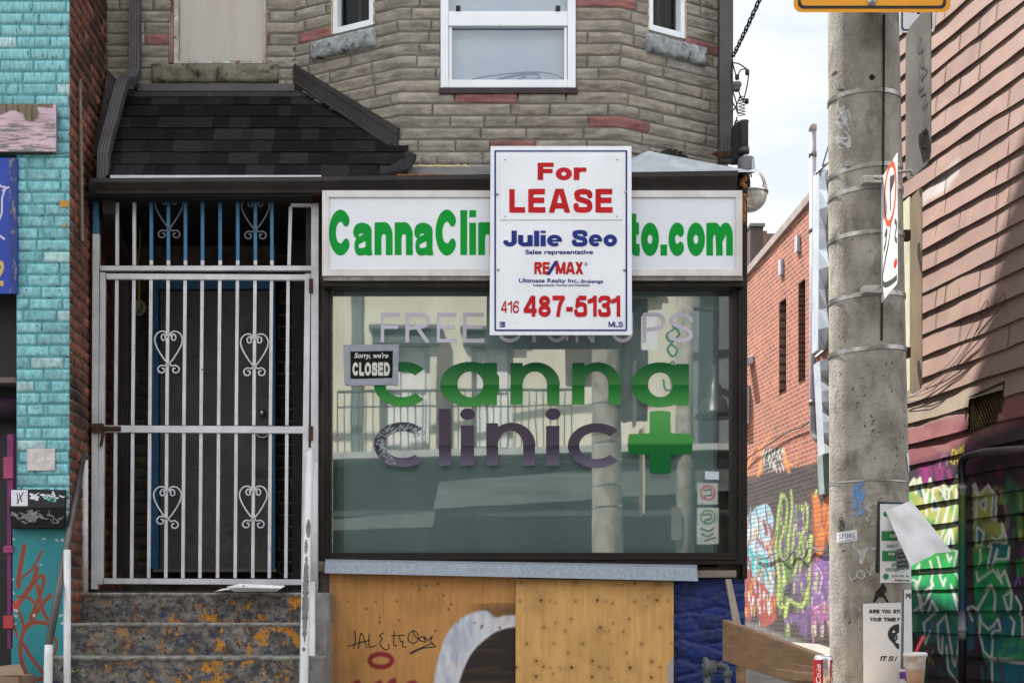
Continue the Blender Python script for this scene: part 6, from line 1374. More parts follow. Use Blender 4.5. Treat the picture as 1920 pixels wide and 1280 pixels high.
obj('red_wrap', cyl(MB(), -100, -16, .012, .102, rc_ + .0004), m_canred, cn, smooth=True); obj('red_wrap', cyl(MB(), 28, 110, .012, .102, rc_ + .0004), m_canred, cn, smooth=True)
def oncan(a_, e): return lambda u, v: (cx_[0] + (rc_ + e) * math.sin(math.radians(a_ - v * 70)), cx_[1] - (rc_ + e) * math.cos(math.radians(a_ - v * 70)), ztop + u)
for a_ in (-30, 68):
    obj('lettering', MB().flat(thin('Coke', .018, .088, 0, .46, .006, .25), oncan(a_, .0008)), m_white, cn)
yc2 = -4.06; cp = thing('drink_cup', 'clear plastic cup of orange drink with a red straw behind the pole', 'cup', P(1722, 1286, yc2))
cc = P(1716, 1290, yc2); cc = (cc[0], cc[1], ztop)
clr = bpy.data.materials.new('clear_plastic'); clr.use_nodes = True; q = clr.node_tree.nodes['Principled BSDF']; q.inputs['Base Color'].default_value = (.85, .86, .88, 1); q.inputs['Transmission Weight'].default_value = .7; q.inputs['Roughness'].default_value = .2; q.inputs['IOR'].default_value = 1.15
obj('shell', MB().lathe([(.028, 0), (.038, .108), (.041, .110), (.041, .118), (.037, .120)], cc, 32), clr, cp, smooth=True)
obj('lid', MB().lathe([(.0385, .112), (.0425, .113), (.0425, .122), (.037, .126), (.001, .126)], cc, 32), M('clear_lid', (.62, .62, .64), rough=.3), cp, smooth=True)
obj('ice', MB().lathe([(.0312, .062), (.0345, .085), (.03, .092), (.001, .094)], cc, 24), M('ice_and_foam', (.60, .60, .60), (.45, .42, .38), nscale=60, rough=.3, bump=.8, bscale=60), cp, smooth=True)
obj('juice', MB().lathe([(.0265, .003), (.0315, .060), (.001, .0605)], cc, 24), M('orange_juice', (.55, .20, .04), rough=.3), cp, smooth=True)
obj('straw', MB().tube([(cc[0] - .01, cc[1], cc[2] + .02), (cc[0] + .002, cc[1], cc[2] + .126), (cc[0] + .026, cc[1] - .01, cc[2] + .185)], .0048, 12), M('red_straw', (.62, .02, .02), rough=.35), cp, smooth=True)

# ------------------------------------------------------------------ red brick building with mural, down the alley
def wallX(D): return 6.785 - .0375 * D
def pxD(px): return 6.785 / ((px - X0) / F + .0375)
rb = thing('brick_building', 'red brick side wall down the alley with slit windows and a bright painted mural', 'building', (6, 15, 0))
D0, D1_ = 20.8, 28.5
def rooft(D): return 7.72 - .072 * (D - 22.0)
def paintmural(cv, D, Z):
    X, Y = cv.X, cv.Y; cv.blend(np.ones(X.shape), (.34, .10, .052)); cv.blend(np.clip((fbm(D * 9, Z * 14, 3) - .45) * 2, 0, .5), (.25, .07, .045)); cv.blend((vnoise(D * 4.4, np.floor(Z / .075) * 1.37, 9) > .72) * .35, (.13, .05, .04))
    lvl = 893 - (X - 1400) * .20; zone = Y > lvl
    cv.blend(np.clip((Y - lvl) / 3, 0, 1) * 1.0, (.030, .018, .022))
    g = lambda s, a, b: fbm(X / a, Y / b, s, 4)
    cv.blend(zone * np.clip((g(5, 22, 9) - .5) * 3, 0, .5), (.09, .05, .05))
    Rq = lambda q: [(1380 + a / 2.91, 840 + b / 2.91) for a, b in q]
    def F_(q, c, s=3, op=1): cv.fill(Rq(q), c, s, op)
    def S_(q, w, c, s=1.6, op=1): cv.stroke(Rq(spl(q, 5)), w / 2.91, c, s, op)
    F_([(30, 380), (75, 360), (110, 320), (165, 300), (185, 320), (205, 380), (200, 470), (210, 760), (200, 800), (120, 720), (70, 640), (30, 560)], (.30, .50, .62))
    F_([(30, 520), (100, 560), (190, 610), (205, 700), (180, 740), (110, 700), (60, 620), (30, 600)], (.03, .34, .36))
    for k, (a, b, c, d) in enumerate(((150, 400, 165, 470), (185, 420, 200, 560), (120, 500, 150, 540), (50, 420, 60, 480), (170, 540, 195, 640), (60, 590, 75, 650))): S_([(a, b), ((a + c) / 2 + 6, (b + d) / 2), (c, d)], 18, (.24, .03, .05), 3)
    F_([(20, 860), (40, 740), (70, 640), (95, 720), (120, 760), (150, 720), (180, 800), (215, 780), (220, 930), (190, 960), (140, 980), (100, 850), (75, 950), (30, 900)], (.30, .045, .03), 4)
    r = random.Random(8)
    for k in range(150):
        a = r.uniform(25, 215); b = r.uniform(330, 900); c = r.choice(((.58, .28, .03), (.55, .2, .03), (.30, .03, .04), (.45, .6, .7), (.6, .65, .7))); S_([(a, b), (a + r.uniform(-6, 6), b + r.uniform(25, 60))], r.uniform(4, 10), c, 2, .85)
    gr = (.36, .46, .12); gd = (.10, .20, .05); pu = (.14, .07, .22)
    for k in range(110):
        a = r.uniform(225, 405); b = r.uniform(300, 950); S_([(a, b), (a + r.uniform(-8, 8), b + r.uniform(30, 110))], r.uniform(10, 26), r.choice((gd, pu, pu, (.2, .28, .08), (.07, .04, .10))), 4, .85)
    for q, w in (([(250, 250), (235, 330), (222, 450), (215, 560), (235, 700), (230, 850), (270, 860)], 13), ([(260, 250), (280, 300), (270, 420), (240, 520), (260, 660), (270, 740)], 9), ([(300, 230), (305, 330), (290, 450), (285, 560)], 10), ([(390, 310), (385, 420), (350, 500), (330, 640), (310, 700)], 10), ([(320, 420), (310, 520), (300, 640)], 8), ([(410, 480), (400, 600), (395, 740), (370, 850), (330, 850), (290, 830), (270, 900), (275, 940)], 17), ([(345, 460), (370, 560), (350, 660)], 8)):
        S_(q, w + 5, gd, 3); S_(q, w, gr, 2.2)
    F_([(300, 700), (340, 680), (395, 640), (390, 760), (350, 790), (310, 780)], (.15, .07, .24), 3); F_([(290, 900), (390, 880), (400, 930), (300, 950), (275, 990), (265, 940)], (.14, .06, .22), 3)
    for k in range(26): a = r.uniform(235, 400); b = r.uniform(240, 960); S_([(a, b), (a + r.uniform(-4, 4), b + r.uniform(20, 50))], r.uniform(4, 8), (.50, .56, .22), 1.6, .9)
    F_([(410, 250), (430, 235), (450, 260), (465, 330), (490, 260), (530, 250), (560, 250), (560, 560), (520, 545), (490, 480), (480, 560), (440, 620), (425, 500)], (.62, .17, .02), 4)
    cv.blend(in_poly(X, Y, Rq([(410, 230), (560, 230), (560, 620), (420, 620)])) * np.clip((g(15, 10, 20) - .5) * 3, 0, .5) * (cv.C[..., 0] > .35), (.40, .06, .02))
    F_([(410, 640), (450, 600), (560, 560), (560, 870), (480, 860), (420, 880)], (.20, .10, .33), 6); F_([(410, 860), (480, 830), (560, 850), (560, 1010), (520, 1040), (490, 930), (440, 960), (415, 990)], (.34, .09, .27), 6)
    for k in range(70): a = r.uniform(405, 560); b = r.uniform(620, 1010); S_([(a, b), (a + r.uniform(-5, 5), b + r.uniform(25, 90))], r.uniform(5, 13), r.choice(((.40, .50, .14), (.45, .18, .40), (.50, .45, .60), (.10, .06, .10), (.16, .08, .28))), 2.6, .8)
    S_([(440, 230), (430, 260)], 12, gr); S_([(478, 200), (495, 180)], 14, (.25, .28, .05)); 
    # overspray, outlines and drips
    for k in range(120):
        a = r.uniform(20, 560); b = r.uniform(300, 980); c = (.30, .50, .62) if a < 215 else ((.30, .40, .10) if a < 405 else ((.50, .16, .03) if b < 560 else (.30, .13, .36)))
        S_([(a, b), (a + r.uniform(-3, 3), b + r.uniform(18, 60))], r.uniform(2.5, 5), tuple(q * r.uniform(.5, 1.5) for q in c), 1.2, .85)
    for q in ([(45, 380), (75, 355), (80, 470), (60, 560)], [(110, 330), (125, 440), (105, 540)], [(160, 300), (170, 400), (205, 470)], [(35, 600), (70, 640), (95, 720)], [(125, 700), (150, 640), (190, 740)]): S_(q, 6, (.03, .04, .07), 1.4, .9)
    for q in ([(222, 450), (205, 560), (222, 700)], [(275, 250), (290, 400), (255, 560)], [(405, 330), (395, 470), (370, 540)], [(300, 790), (350, 800), (400, 720)], [(265, 930), (330, 900), (400, 930)]): S_(q, 6, (.03, .03, .05), 1.4, .85)
    for q in ([(410, 250), (425, 400), (430, 620)], [(465, 330), (480, 440), (500, 300)], [(490, 480), (510, 560), (560, 560)]): S_(q, 6, (.14, .03, .02), 1.4, .9)
    for q in ([(420, 880), (470, 850), (560, 860)], [(440, 640), (470, 700), (450, 800)], [(510, 620), (530, 720), (500, 830)]): S_(q, 5, (.62, .58, .66), 1.4, .8)
    # orange and white tag above the band
    for q in ([(60, 130), (75, 60), (90, 20)], [(130, 0), (140, 60), (120, 150)], [(258, 0), (270, 70), (290, 130)], [(255, 60), (300, 90)]): S_(q, 15, (.62, .22, .03), 3, .9)
    S_([(115, 30), (175, -60)], 13, (.6, .22, .03), 4, .7)
    F_([(145, 20), (180, 0), (250, -10), (258, 110), (200, 130), (150, 140)], (.05, .05, .055), 3)
    for k in range(24): a = r.uniform(142, 255); b = r.uniform(-5, 100); S_([(a, b), (a + r.uniform(-14, 14), b + r.uniform(15, 45))], 5, (.58, .57, .54), 1.4)
    cv.blend(np.clip((Y - (1160 + (X - 1400) * .36)) / 8, 0, 1) * .85, (.17, .165, .155))
na, nb_ = 300, 460
Dg = np.linspace(D0, D1_, na + 1)
slits = [(pxD(1510), pxD(1497.5), 527, 712), (pxD(1474.5), pxD(1461), 563, 733)]
slw = []
for dA, dB, pa, pb in slits:
    dm = (dA + dB) / 2; slw.append((min(dA, dB), max(dA, dB), HC - (pb - Y0) * dm / F, HC - (pa - Y0) * dm / F))
zB = .80; T = np.linspace(0, 1, nb_ + 1); Dm, Tm = np.meshgrid(Dg, T); Zm = zB + (rooft(Dm) - .0 - zB) * Tm; Xm = wallX(Dm)
cv = Canvas(X0 + Xm * F / Dm, Y0 - (Zm - HC) * F / Dm, (0, 0, 0)); paintmural(cv, Dm, Zm)
bm_ = MB(); bm_.v = list(zip(Xm.ravel().tolist(), (Dm + CY).ravel().tolist(), Zm.ravel().tolist())); zone_ = (cv.Y > 893 - (cv.X - 1400) * .20); bm_.c = [tuple(c) + (a,) for c, a in zip(cv.C.reshape(-1, 3), np.where(zone_, .20, .75).ravel())]
dc = (Dm[:-1, :-1] + Dm[1:, 1:]) / 2; zc = (Zm[:-1, :-1] + Zm[1:, 1:]) / 2; hole = np.zeros(dc.shape, bool)
for a_, b_2, c_2, d_2 in slw: hole |= (dc > a_) & (dc < b_2) & (zc > c_2) & (zc < d_2)
bm_.f = [(j * (na + 1) + i, j * (na + 1) + i + 1, (j + 1) * (na + 1) + i + 1, (j + 1) * (na + 1) + i) for j in range(nb_) for i in range(na) if not hole[j, i]]
def brickmat():
    m = M('painted_far_brick', (1, 1, 1), attr=True, var=.2, nscale=3, rough=.9); nt = m.node_tree; N = nt.nodes; L = nt.links; b = N['Principled BSDF']; src = b.inputs['Base Color'].links[0].from_socket
    t = N.new('ShaderNodeTexCoord'); s = N.new('ShaderNodeSeparateXYZ'); c = N.new('ShaderNodeCombineXYZ'); L.new(t.outputs['Object'], s.inputs[0]); L.new(s.outputs['Y'], c.inputs['X']); L.new(s.outputs['Z'], c.inputs['Y'])
    br = N.new('ShaderNodeTexBrick'); br.inputs['Scale'].default_value = 1; br.inputs['Brick Width'].default_value = .215; br.inputs['Row Height'].default_value = .074; br.inputs['Mortar Size'].default_value = .0085; br.inputs['Mortar Smooth'].default_value = .4
    br.inputs['Color1'].default_value = (1, 1, 1, 1); br.inputs['Color2'].default_value = (.72, .70, .70, 1); L.new(c.outputs[0], br.inputs['Vector'])
    mu = N.new('ShaderNodeMix'); mu.data_type = 'RGBA'; mu.blend_type = 'MULTIPLY'; mu.inputs['Factor'].default_value = 1; L.new(src, mu.inputs[6]); L.new(br.outputs['Color'], mu.inputs[7])
    mo = N.new('ShaderNodeMix'); mo.data_type = 'RGBA'; mo.blend_type = 'MIX'; fm = N.new('ShaderNodeMath'); fm.operation = 'MULTIPLY'; at_ = N.new('ShaderNodeAttribute'); at_.attribute_name = 'Col'; L.new(at_.outputs['Alpha'], fm.inputs[1]); L.new(br.outputs['Fac'], fm.inputs[0])
    ad = N.new('ShaderNodeMix'); ad.data_type = 'RGBA'; ad.inputs['Factor'].default_value = .45; L.new(src, ad.inputs[6]); ad.inputs[7].default_value = (.75, .68, .58, 1)
    L.new(fm.outputs[0], mo.inputs['Factor']); L.new(mu.outputs[2], mo.inputs[6]); L.new(ad.outputs[2], mo.inputs[7]); L.new(mo.outputs[2], b.inputs['Base Color'])
    bp = N.new('ShaderNodeBump'); bp.invert = True; bp.inputs['Strength'].default_value = .25; bp.inputs['Distance'].default_value = .01; L.new(br.outputs['Fac'], bp.inputs['Height']); L.new(bp.outputs['Normal'], b.inputs['Normal']); return m
m_fb = brickmat(); obj('wall', bm_, m_fb, rb)
for a_, b_2, c_2, d_2 in slw:
    m = MB(); fx = lambda D, e, z: (wallX(D) + e, D + CY, z)
    m.quad(fx(a_, .22, c_2), fx(b_2, .22, c_2), fx(b_2, .22, d_2), fx(a_, .22, d_2), (.07, .03, .025, .5)); m.quad(fx(b_2, 0, c_2), fx(b_2, .22, c_2), fx(b_2, .22, d_2), fx(b_2, 0, d_2), (.14, .05, .035, .5)); m.quad(fx(a_, 0, c_2), fx(a_, .22, c_2), fx(a_, .22, d_2), fx(a_, 0, d_2), (.10, .035, .025, .5))
    m.quad(fx(a_, 0, d_2), fx(b_2, 0, d_2), fx(b_2, .22, d_2), fx(a_, .22, d_2), (.05, .02, .02, .5)); m.quad(fx(a_, -.02, c_2), fx(b_2, -.02, c_2), fx(b_2, .22, c_2 + .12), fx(a_, .22, c_2 + .12), (.16, .09, .075, .5))
    obj('slit_window', m, m_fb, rb)
cp_ = MB(); fx = lambda D, e, z: (wallX(D) + e, D + CY, rooft(D) + z)
cp_.add([fx(D0, -.05, 0), fx(D1_, -.05, 0), fx(D1_, .35, 0), fx(D0, .35, 0), fx(D0, -.05, .13), fx(D1_, -.05, .13), fx(D1_, .35, .13), fx(D0, .35, .13)], [(0, 1, 5, 4), (1, 2, 6, 5), (2, 3, 7, 6), (3, 0, 4, 7), (4, 5, 6, 7), (0, 3, 2, 1)])
obj('coping', cp_, M('stone_coping', (.30, .25, .22), (.22, .18, .16), nscale=4, rough=.9), rb)
obj('body', MB().slab([(wallX(D0) + .24, D0 + CY, 0), (wallX(D1_) + .24, D1_ + CY, 0), (16, D1_ + CY, 0), (16, D0 + CY, 0)], (0, 0, 6.8)), m_redmortar, rb)
for a_, b_ in ((1467, 500), (1498, 456)):
    D = pxD(a_); z = HC - (b_ - Y0) * D / F; obj('wall_anchor', MB().box(wallX(D) - .05, wallX(D) - .003, D + CY - .08, D + CY + .08, z - .14, z + .12), m_palemetal, rb)
D = pxD(1410); z = HC - (668 - Y0) * D / F; wl_ = thing('wall_lamp', 'small grey wall lamp hooded over the far end of the brick wall', 'lamp', (wallX(D) - .1, D + CY, z - .2))
obj('hood', MB().slab([(wallX(D) - .003, D + CY - .15, z), (wallX(D) - .30, D + CY - .15, z - .10), (wallX(D) - .30, D + CY - .15, z - .20), (wallX(D) - .003, D + CY - .15, z - .14)], (0, .3, 0)), m_palemetal, wl_, bevel=.01)
D = pxD(1402); z = HC - (760 - Y0) * D / F; obj('meter_box', MB().box(wallX(D) - .16, wallX(D) - .002, D + CY - .18, D + CY + .2, z - .35, z + .35), m_palemetal, rb, bevel=.01)
wz = MB(); pts = []
for px, py in spl([(1400, 868), (1418, 850), (1440, 838), (1466, 820), (1492, 806), (1510, 800), (1524, 790)]): D = pxD(px); pts.append((wallX(D) - .05, D + CY, HC - (py - Y0) * D / F))
wz.tube(pts, .012, 6); obj('slack_cable', wz, m_wire, rb); wz = MB()
pts = []
for px, py in spl([(1420, 1043), (1440, 1046), (1462, 1036), (1478, 1050), (1496, 1032), (1512, 1046), (1524, 1026), (1545, 1032), (1560, 1026)]): D = pxD(px); pts.append((wallX(D) - .05, D + CY, HC - (py - Y0) * D / F))
wz.tube(pts, .014, 6); obj('slack_cable', wz, M('painted_cable', (.10, .12, .08), (.10, .06, .12), nscale=3, rough=.8), rb)
D = 21.75; xx = wallX(D) - .065; zz = lambda py: HC - (py - Y0) * D / F
pv = thing('vent_pipe', 'tall lilac grey vent pipe on the near corner of the brick building', 'pipe', (xx, D + CY, zz(830)))
obj('pipe', MB().tube([(xx, D + CY, zz(245)), (xx, D + CY, zz(806)), (xx + .03, D + CY - .06, zz(822)), (xx + .10, D + CY - .25, zz(834))], .052, 14), M('lilac_grey_pvc', (.27, .25, .29), rough=.5), pv, smooth=True)
obj('cap', MB().lathe([(.056, 0), (.06, .003), (.06, .09), (.05, .1)], (xx, D + CY, zz(246)), 16), M('beige_cap', (.35, .31, .26), rough=.7), pv, smooth=True)
for py in (290, 432, 755): obj('coupling', MB().lathe([(.06, -.04), (.06, .04)], (xx, D + CY, zz(py)), 16), m_plate, pv, smooth=True)
D = 21.2; zz = lambda py: HC - (py - Y0) * D / F; XX = lambda px: (px - X0) * D / F
ms = thing('metal_sheet_panel', 'dented silver sheet metal boxing beside the vent pipe', 'panel', (XX(1547), D + CY, zz(950)))
m_silver = M('dented_silver_sheet', (.52, .56, .60), (.42, .46, .50), nscale=3, rough=.35, metal=.35, bump=.3, bscale=5)
def crumple(py0, py1, l0, l1, r0, r1, seed):
    m = MB(); n_ = 9; vs = []
    for k in range(n_ + 1):
        t = k / n_; z = zz(py0 + (py1 - py0) * t); l = l0 + (l1 - l0) * t; r = r0 + (r1 - r0) * t
        vs += [(XX(l), D + CY, z), (XX(l + (r - l) * .55), D + CY - .10 + .11 * math.sin(k * 2.1 + seed), z), (XX(r), D + CY + .0, z), (XX(r), D + CY + .35, z), (XX(l), D + CY + .35, z)]
    return m.add(vs, [(k * 5 + i, k * 5 + (i + 1) % 5, k * 5 + 5 + (i + 1) % 5, k * 5 + 5 + i) for k in range(n_) for i in range(5)] + [(4, 3, 2, 1, 0), tuple(range(n_ * 5, n_ * 5 + 5))])
obj('upper_sheet', crumple(318, 655, 1536, 1534, 1557, 1557, 1), m_silver, ms); obj('lower_sheet', crumple(676, 850, 1537, 1546, 1557, 1558, 4), m_silver, ms)
obj('cap', MB().tube([(XX(1535), D + CY - .05, zz(330)), (XX(1556), D + CY - .05, zz(262))], .012, 6).tube([(XX(1528), D + CY - .05, zz(328)), (XX(1560), D + CY - .05, zz(298))], .02, 6).tube([(XX(1528), D + CY - .05, zz(672)), (XX(1558), D + CY - .05, zz(648))], .03, 6), m_gas, ms)
obj('shroud', MB().slab([(XX(1541), D + CY - .03, zz(852)), (XX(1560), D + CY - .03, zz(846)), (XX(1560), D + CY - .03, zz(925)), (XX(1545), D + CY - .03, zz(925))], (0, .3, 0)), M('verdigris_sheet', (.25, .32, .30), (.16, .20, .19), nscale=5, rough=.6), ms)
Dk = 40; zz = lambda py: HC - (py - Y0) * Dk / F; XX = lambda px: (px - X0) * Dk / F
ch_ = thing('chimney_block', 'brown sheet-clad roof stack behind the brick parapet', 'chimney', (XX(1422), Dk + CY, zz(520)))
obj('stack', MB().box(XX(1407), XX(1431), Dk + CY, Dk + CY + 1, 0, zz(426)), M('brown_cladding', (.075, .045, .045), (.05, .03, .03), nscale=2, rough=.7, stretch=(2, 1, .3)), ch_)
obj('stack', MB().box(XX(1431.2), XX(1440), Dk + CY + .1, Dk + CY + 1, 0, zz(431)), M('tan_brick_stack', (.20, .12, .09), (.12, .07, .05), nscale=4, rough=.9), ch_); obj('cap', MB().box(XX(1405), XX(1433), Dk + CY - .1, Dk + CY + 1.1, zz(426) + .01, zz(420)), m_plate, ch_); obj('side_block', MB().box(XX(1440.2), XX(1470), Dk + CY + .2, Dk + CY + 1, 0, zz(434)), M('mauve_block', (.13, .10, .12), rough=.8), ch_)
# ------------------------------------------------------------------ siding-clad building on the right of the alley
def sX(D): return 5.0 - .121 * (D - 12)
def sD(px): return 6.452 / ((px - X0) / F + .121)
sn = np.array([-1, -.121]) / math.hypot(1, .121)
sdg = thing('siding_building', 'tall pink-beige clapboard side wall with green and white graffiti along its foot', 'building', (5, 3, 0))
EXP = .2042; zph = HC + 3.70
LAP = .024
kmin = int(math.floor((.1 - zph) / EXP)); kmax = int((8.2 - zph) / EXP)
zr = []; dr = []
for k in range(kmin, kmax):
    zb_ = zph + k * EXP; nsub = 12 if zb_ < HC + 1.6 else 3
    zr += [zb_]; dr += [-.004]
    for i in range(nsub + 1): t = i / nsub; zr.append(zb_ + .0005 + (EXP - .001) * t); dr.append(LAP * (1 - t) + .001)
Dl = np.linspace(10.2, 15.0, 250)
DD, ZZ = np.meshgrid(Dl, np.array(zr)); OF = np.repeat(np.array(dr)[:, None], len(Dl), 1)
kk = np.floor((ZZ - zph) / EXP + 1e-6)
wob = (fbm(DD * 1.6, kk * 3.7, 5, 3) - .5) * .030          # boards are out of true
ZZ2 = ZZ + wob * (OF > -.01) * .8; OF2 = OF + np.where(OF > 0, (fbm(DD * 2.1 + kk * 7, ZZ * 2, 8, 3) - .5) * .022, 0)
XX_ = sX(DD) + sn[0] * OF2; YY_ = DD + CY + sn[1] * OF2
PXs = X0 + XX_ * F / (YY_ - CY); PYs = Y0 - (ZZ - HC) * F / (YY_ - CY)
cv = Canvas(PXs, PYs, (.335, .222, .190))
def paintsiding(cv):
    X, Y = cv.X, cv.Y; hk = lambda s: vnoise(kk * 1.0 + .5, kk * 0 + s, s)
    cv.C *= (.90 + .18 * hk(3))[..., None]
    cv.blend(np.clip((fbm(DD * .9, ZZ * .25, 12) - .5) * 1.4, 0, .35), (.47, .33, .25))
    cv.blend(((Y > 735 - (X - 1700) * .02) & (Y < 830 - (X - 1700) * .55)).astype(float) * .9, (.33, .27, .21))
    # pale dents
    cv.fill([(1724, 362), (1800, 300), (1798, 330), (1726, 392)], (.52, .49, .49), 4, .8)
    l1 = 800 - (X - 1700) * .27; mar = np.clip((Y - l1) / 6, 0, 1); cv.blend(mar, (.24, .085, .095)); cv.blend(mar * np.clip((fbm(X / 24, Y / 18, 3) - .46) * 3, 0, .8), (.30, .15, .13))
    l2 = 866 - (X - 1700) * .40; cv.blend(np.clip((Y - l2) / 22 + .5 * (fbm(X / 14, Y / 30, 6) - .5), 0, 1), (.042, .022, .032))
    cv.blend(np.clip((Y - l2) / 22, 0, 1) * np.clip((fbm(X / 16, Y / 34, 16) - .56) * 5, 0, .8), (.17, .025, .12))
    Rq = lambda q: [(1690 + a / 2.783, 820 + b / 2.783) for a, b in q]
    ug = lambda Y: np.stack([np.interp(Y, [890, 960, 1010, 1040, 1090, 1130, 1190, 1280], v) for v in ((.44, .40, .30, .03, .012, .006, .008, .012), (.44, .42, .40, .36, .34, .20, .15, .13), (.13, .10, .08, .06, .10, .12, .17, .15))], -1)
    body = Rq([(30, 250), (60, 215), (100, 210), (130, 280), (150, 210), (190, 270), (225, 230), (250, 270), (290, 200), (330, 215), (335, 1280), (240, 1260), (190, 1140), (120, 1080), (60, 1010), (30, 700)])
    body2 = Rq([(372, 240), (400, 290), (455, 240), (500, 300), (500, 440), (540, 450), (565, 640), (545, 680), (580, 800), (630, 900), (640, 1040), (640, 1280), (480, 1280), (420, 1120), (385, 900), (375, 600)])
    for b_, op in ((body, 1), (body2, .92)):
        a = in_poly(X, Y, b_).astype(float) * op; cv.C = cv.C * (1 - a[..., None]) + ug(Y) * a[..., None]
        cv.blend(a * np.clip((fbm(X / 18, Y / 24, 26) - .53) * 4, 0, .7), (.012, .10, .06)); cv.blend(a * np.clip((fbm(X / 30, Y / 30, 36) - .6) * 5, 0, .6), (.05, .46, .10))
    for k_ in range(0): pass
    dk = (.010, .012, .014)
    for q in ([(60, 1080), (190, 1060), (240, 1200), (250, 1290), (60, 1290)], [(335, 1000), (420, 1080), (430, 1180), (470, 1290), (335, 1290)], [(120, 830), (150, 810), (160, 900), (130, 910)], [(560, 700), (640, 600), (640, 760), (600, 790)]): cv.fill(Rq(q), (.03, .015, .03), 6, .9)
    te = (.006, .13, .18)
    for q in ([(60, 240), (75, 290), (95, 240), (120, 320), (105, 320), (92, 280), (72, 300)], [(165, 300), (200, 360), (185, 380), (165, 385)], [(265, 440), (305, 425), (305, 455), (270, 455)], [(235, 580), (255, 500), (270, 580)], [(395, 470), (430, 500), (400, 565), (388, 560)], [(475, 280), (500, 310), (490, 430), (470, 425)], [(470, 560), (560, 550), (555, 630), (490, 640), (475, 670), (450, 670)], [(410, 350), (440, 330), (435, 380)], [(540, 830), (570, 810), (575, 900), (555, 890)], [(195, 980), (235, 940), (290, 1230), (240, 1200), (210, 1120)], [(300, 1080), (340, 1040), (320, 1270), (300, 1240)], [(415, 1050), (470, 1040), (465, 1150), (430, 1110)], [(470, 1170), (640, 1170), (640, 1280), (475, 1280)], [(120, 970), (150, 930), (185, 900), (150, 1010), (125, 1080)], [(345, 890), (385, 930), (380, 1100), (345, 1110)]): cv.fill(Rq(q), te, 2, .95)
    rg = random.Random(77)
    for k_ in range(90):
        a_ = rg.uniform(30, 640); b_ = rg.uniform(230, 1270); c_ = (.34, .40, .12) if b_ < 470 else ((.02, .34, .10) if b_ < 800 else (.01, .16, .17))
        if 325 < a_ < 385: continue
        cv.stroke(Rq([(a_, b_), (a_ + rg.uniform(-14, 14), b_ + rg.uniform(30, 110))]), rg.uniform(3, 9), tuple(q_ * rg.uniform(.35, 1.5) for q_ in c_), 4, .55)
    for q in ([(575, 240), (560, 330), (590, 420)], [(610, 260), (600, 380), (625, 470)], [(590, 480), (575, 560)], [(560, 210), (548, 300)]): cv.stroke(Rq(q), 9, (.02, .13, .05), 7, .8)
    wt_ = (.60, .62, .58)
    for q in ([(42, 255), (66, 215), (75, 295), (98, 210), (128, 355), (150, 212), (165, 265), (190, 262), (230, 300), (215, 240), (240, 275), (262, 270), (292, 198), (305, 240), (330, 215)], [(128, 290), (132, 400)], [(165, 270), (160, 380), (200, 370), (168, 310)], [(200, 370), (175, 470)], [(215, 300), (250, 350), (205, 480)], [(250, 280), (240, 380), (222, 480), (200, 540)], [(290, 270), (280, 360), (275, 400), (262, 450), (300, 460), (308, 425), (268, 425)], [(320, 260), (312, 360), (305, 400)], [(262, 455), (240, 500), (215, 560)], [(258, 480), (240, 575), (275, 580), (262, 480)], [(75, 690), (95, 660), (90, 705), (330, 690)], [(150, 640), (165, 700), (155, 750), (165, 760)], [(190, 620), (205, 680), (200, 720), (220, 690)], [(240, 610), (250, 640), (262, 620)], [(290, 590), (275, 680)], [(318, 600), (330, 640), (320, 690)], [(60, 740), (85, 750), (70, 770), (90, 820)], [(100, 720), (80, 780), (110, 870), (100, 830)], [(160, 740), (155, 800), (125, 860), (60, 905)], [(165, 770), (120, 800)], [(200, 720), (220, 770), (230, 730)], [(280, 700), (330, 790)], [(258, 765), (305, 880), (310, 910), (295, 900), (258, 765)], [(90, 830), (110, 910)], [(190, 900), (160, 850), (140, 910)], [(115, 970), (185, 905)], [(118, 970), (125, 1075), (150, 1010)], [(190, 970), (195, 1105), (212, 1130), (215, 1040)], [(190, 975), (232, 925), (270, 1165), (280, 1195), (300, 1080), (322, 920), (325, 980), (300, 1060)], [(235, 1090), (245, 1210), (295, 1275), (310, 1270)], [(320, 1270), (305, 1100), (335, 1050)],
              [(375, 250), (395, 300), (388, 450)], [(385, 240), (405, 295), (455, 245), (495, 310), (490, 432), (470, 425), (478, 290), (455, 250)], [(410, 350), (445, 310), (435, 385), (410, 350)], [(395, 465), (430, 500), (420, 560), (392, 568), (395, 465)], [(470, 520), (500, 535), (530, 505), (525, 445), (545, 520), (550, 548), (470, 545), (465, 560)], [(450, 680), (470, 570), (455, 570)], [(475, 670), (500, 580), (490, 640), (558, 630), (562, 570)], [(410, 580), (415, 640), (400, 670)], [(392, 700), (400, 750), (480, 690), (510, 740), (540, 690), (570, 790)], [(500, 690), (525, 760)], [(400, 890), (440, 820), (468, 770), (490, 820), (485, 905)], [(440, 790), (465, 775)], [(545, 820), (575, 800), (572, 890), (555, 900), (535, 830)], [(410, 920), (415, 960), (455, 1000), (480, 980), (505, 940), (518, 1000), (480, 1010), (470, 1030)], [(410, 930), (408, 1030)], [(570, 930), (590, 960), (580, 1030)], [(600, 830), (625, 880), (620, 920)], [(630, 930), (632, 1040)], [(415, 1045), (430, 1110), (470, 1150), (478, 1050)], [(470, 1150), (640, 1180)], [(472, 1160), (475, 1280)], [(340, 890), (375, 885), (400, 905)], [(345, 895), (370, 950)]):
        cv.stroke(Rq(q), 3.8, wt_, 1.3)
    for q in ([(462, 1155), (560, 1160), (640, 1175)],): cv.stroke(Rq(q), 7, wt_, 2)
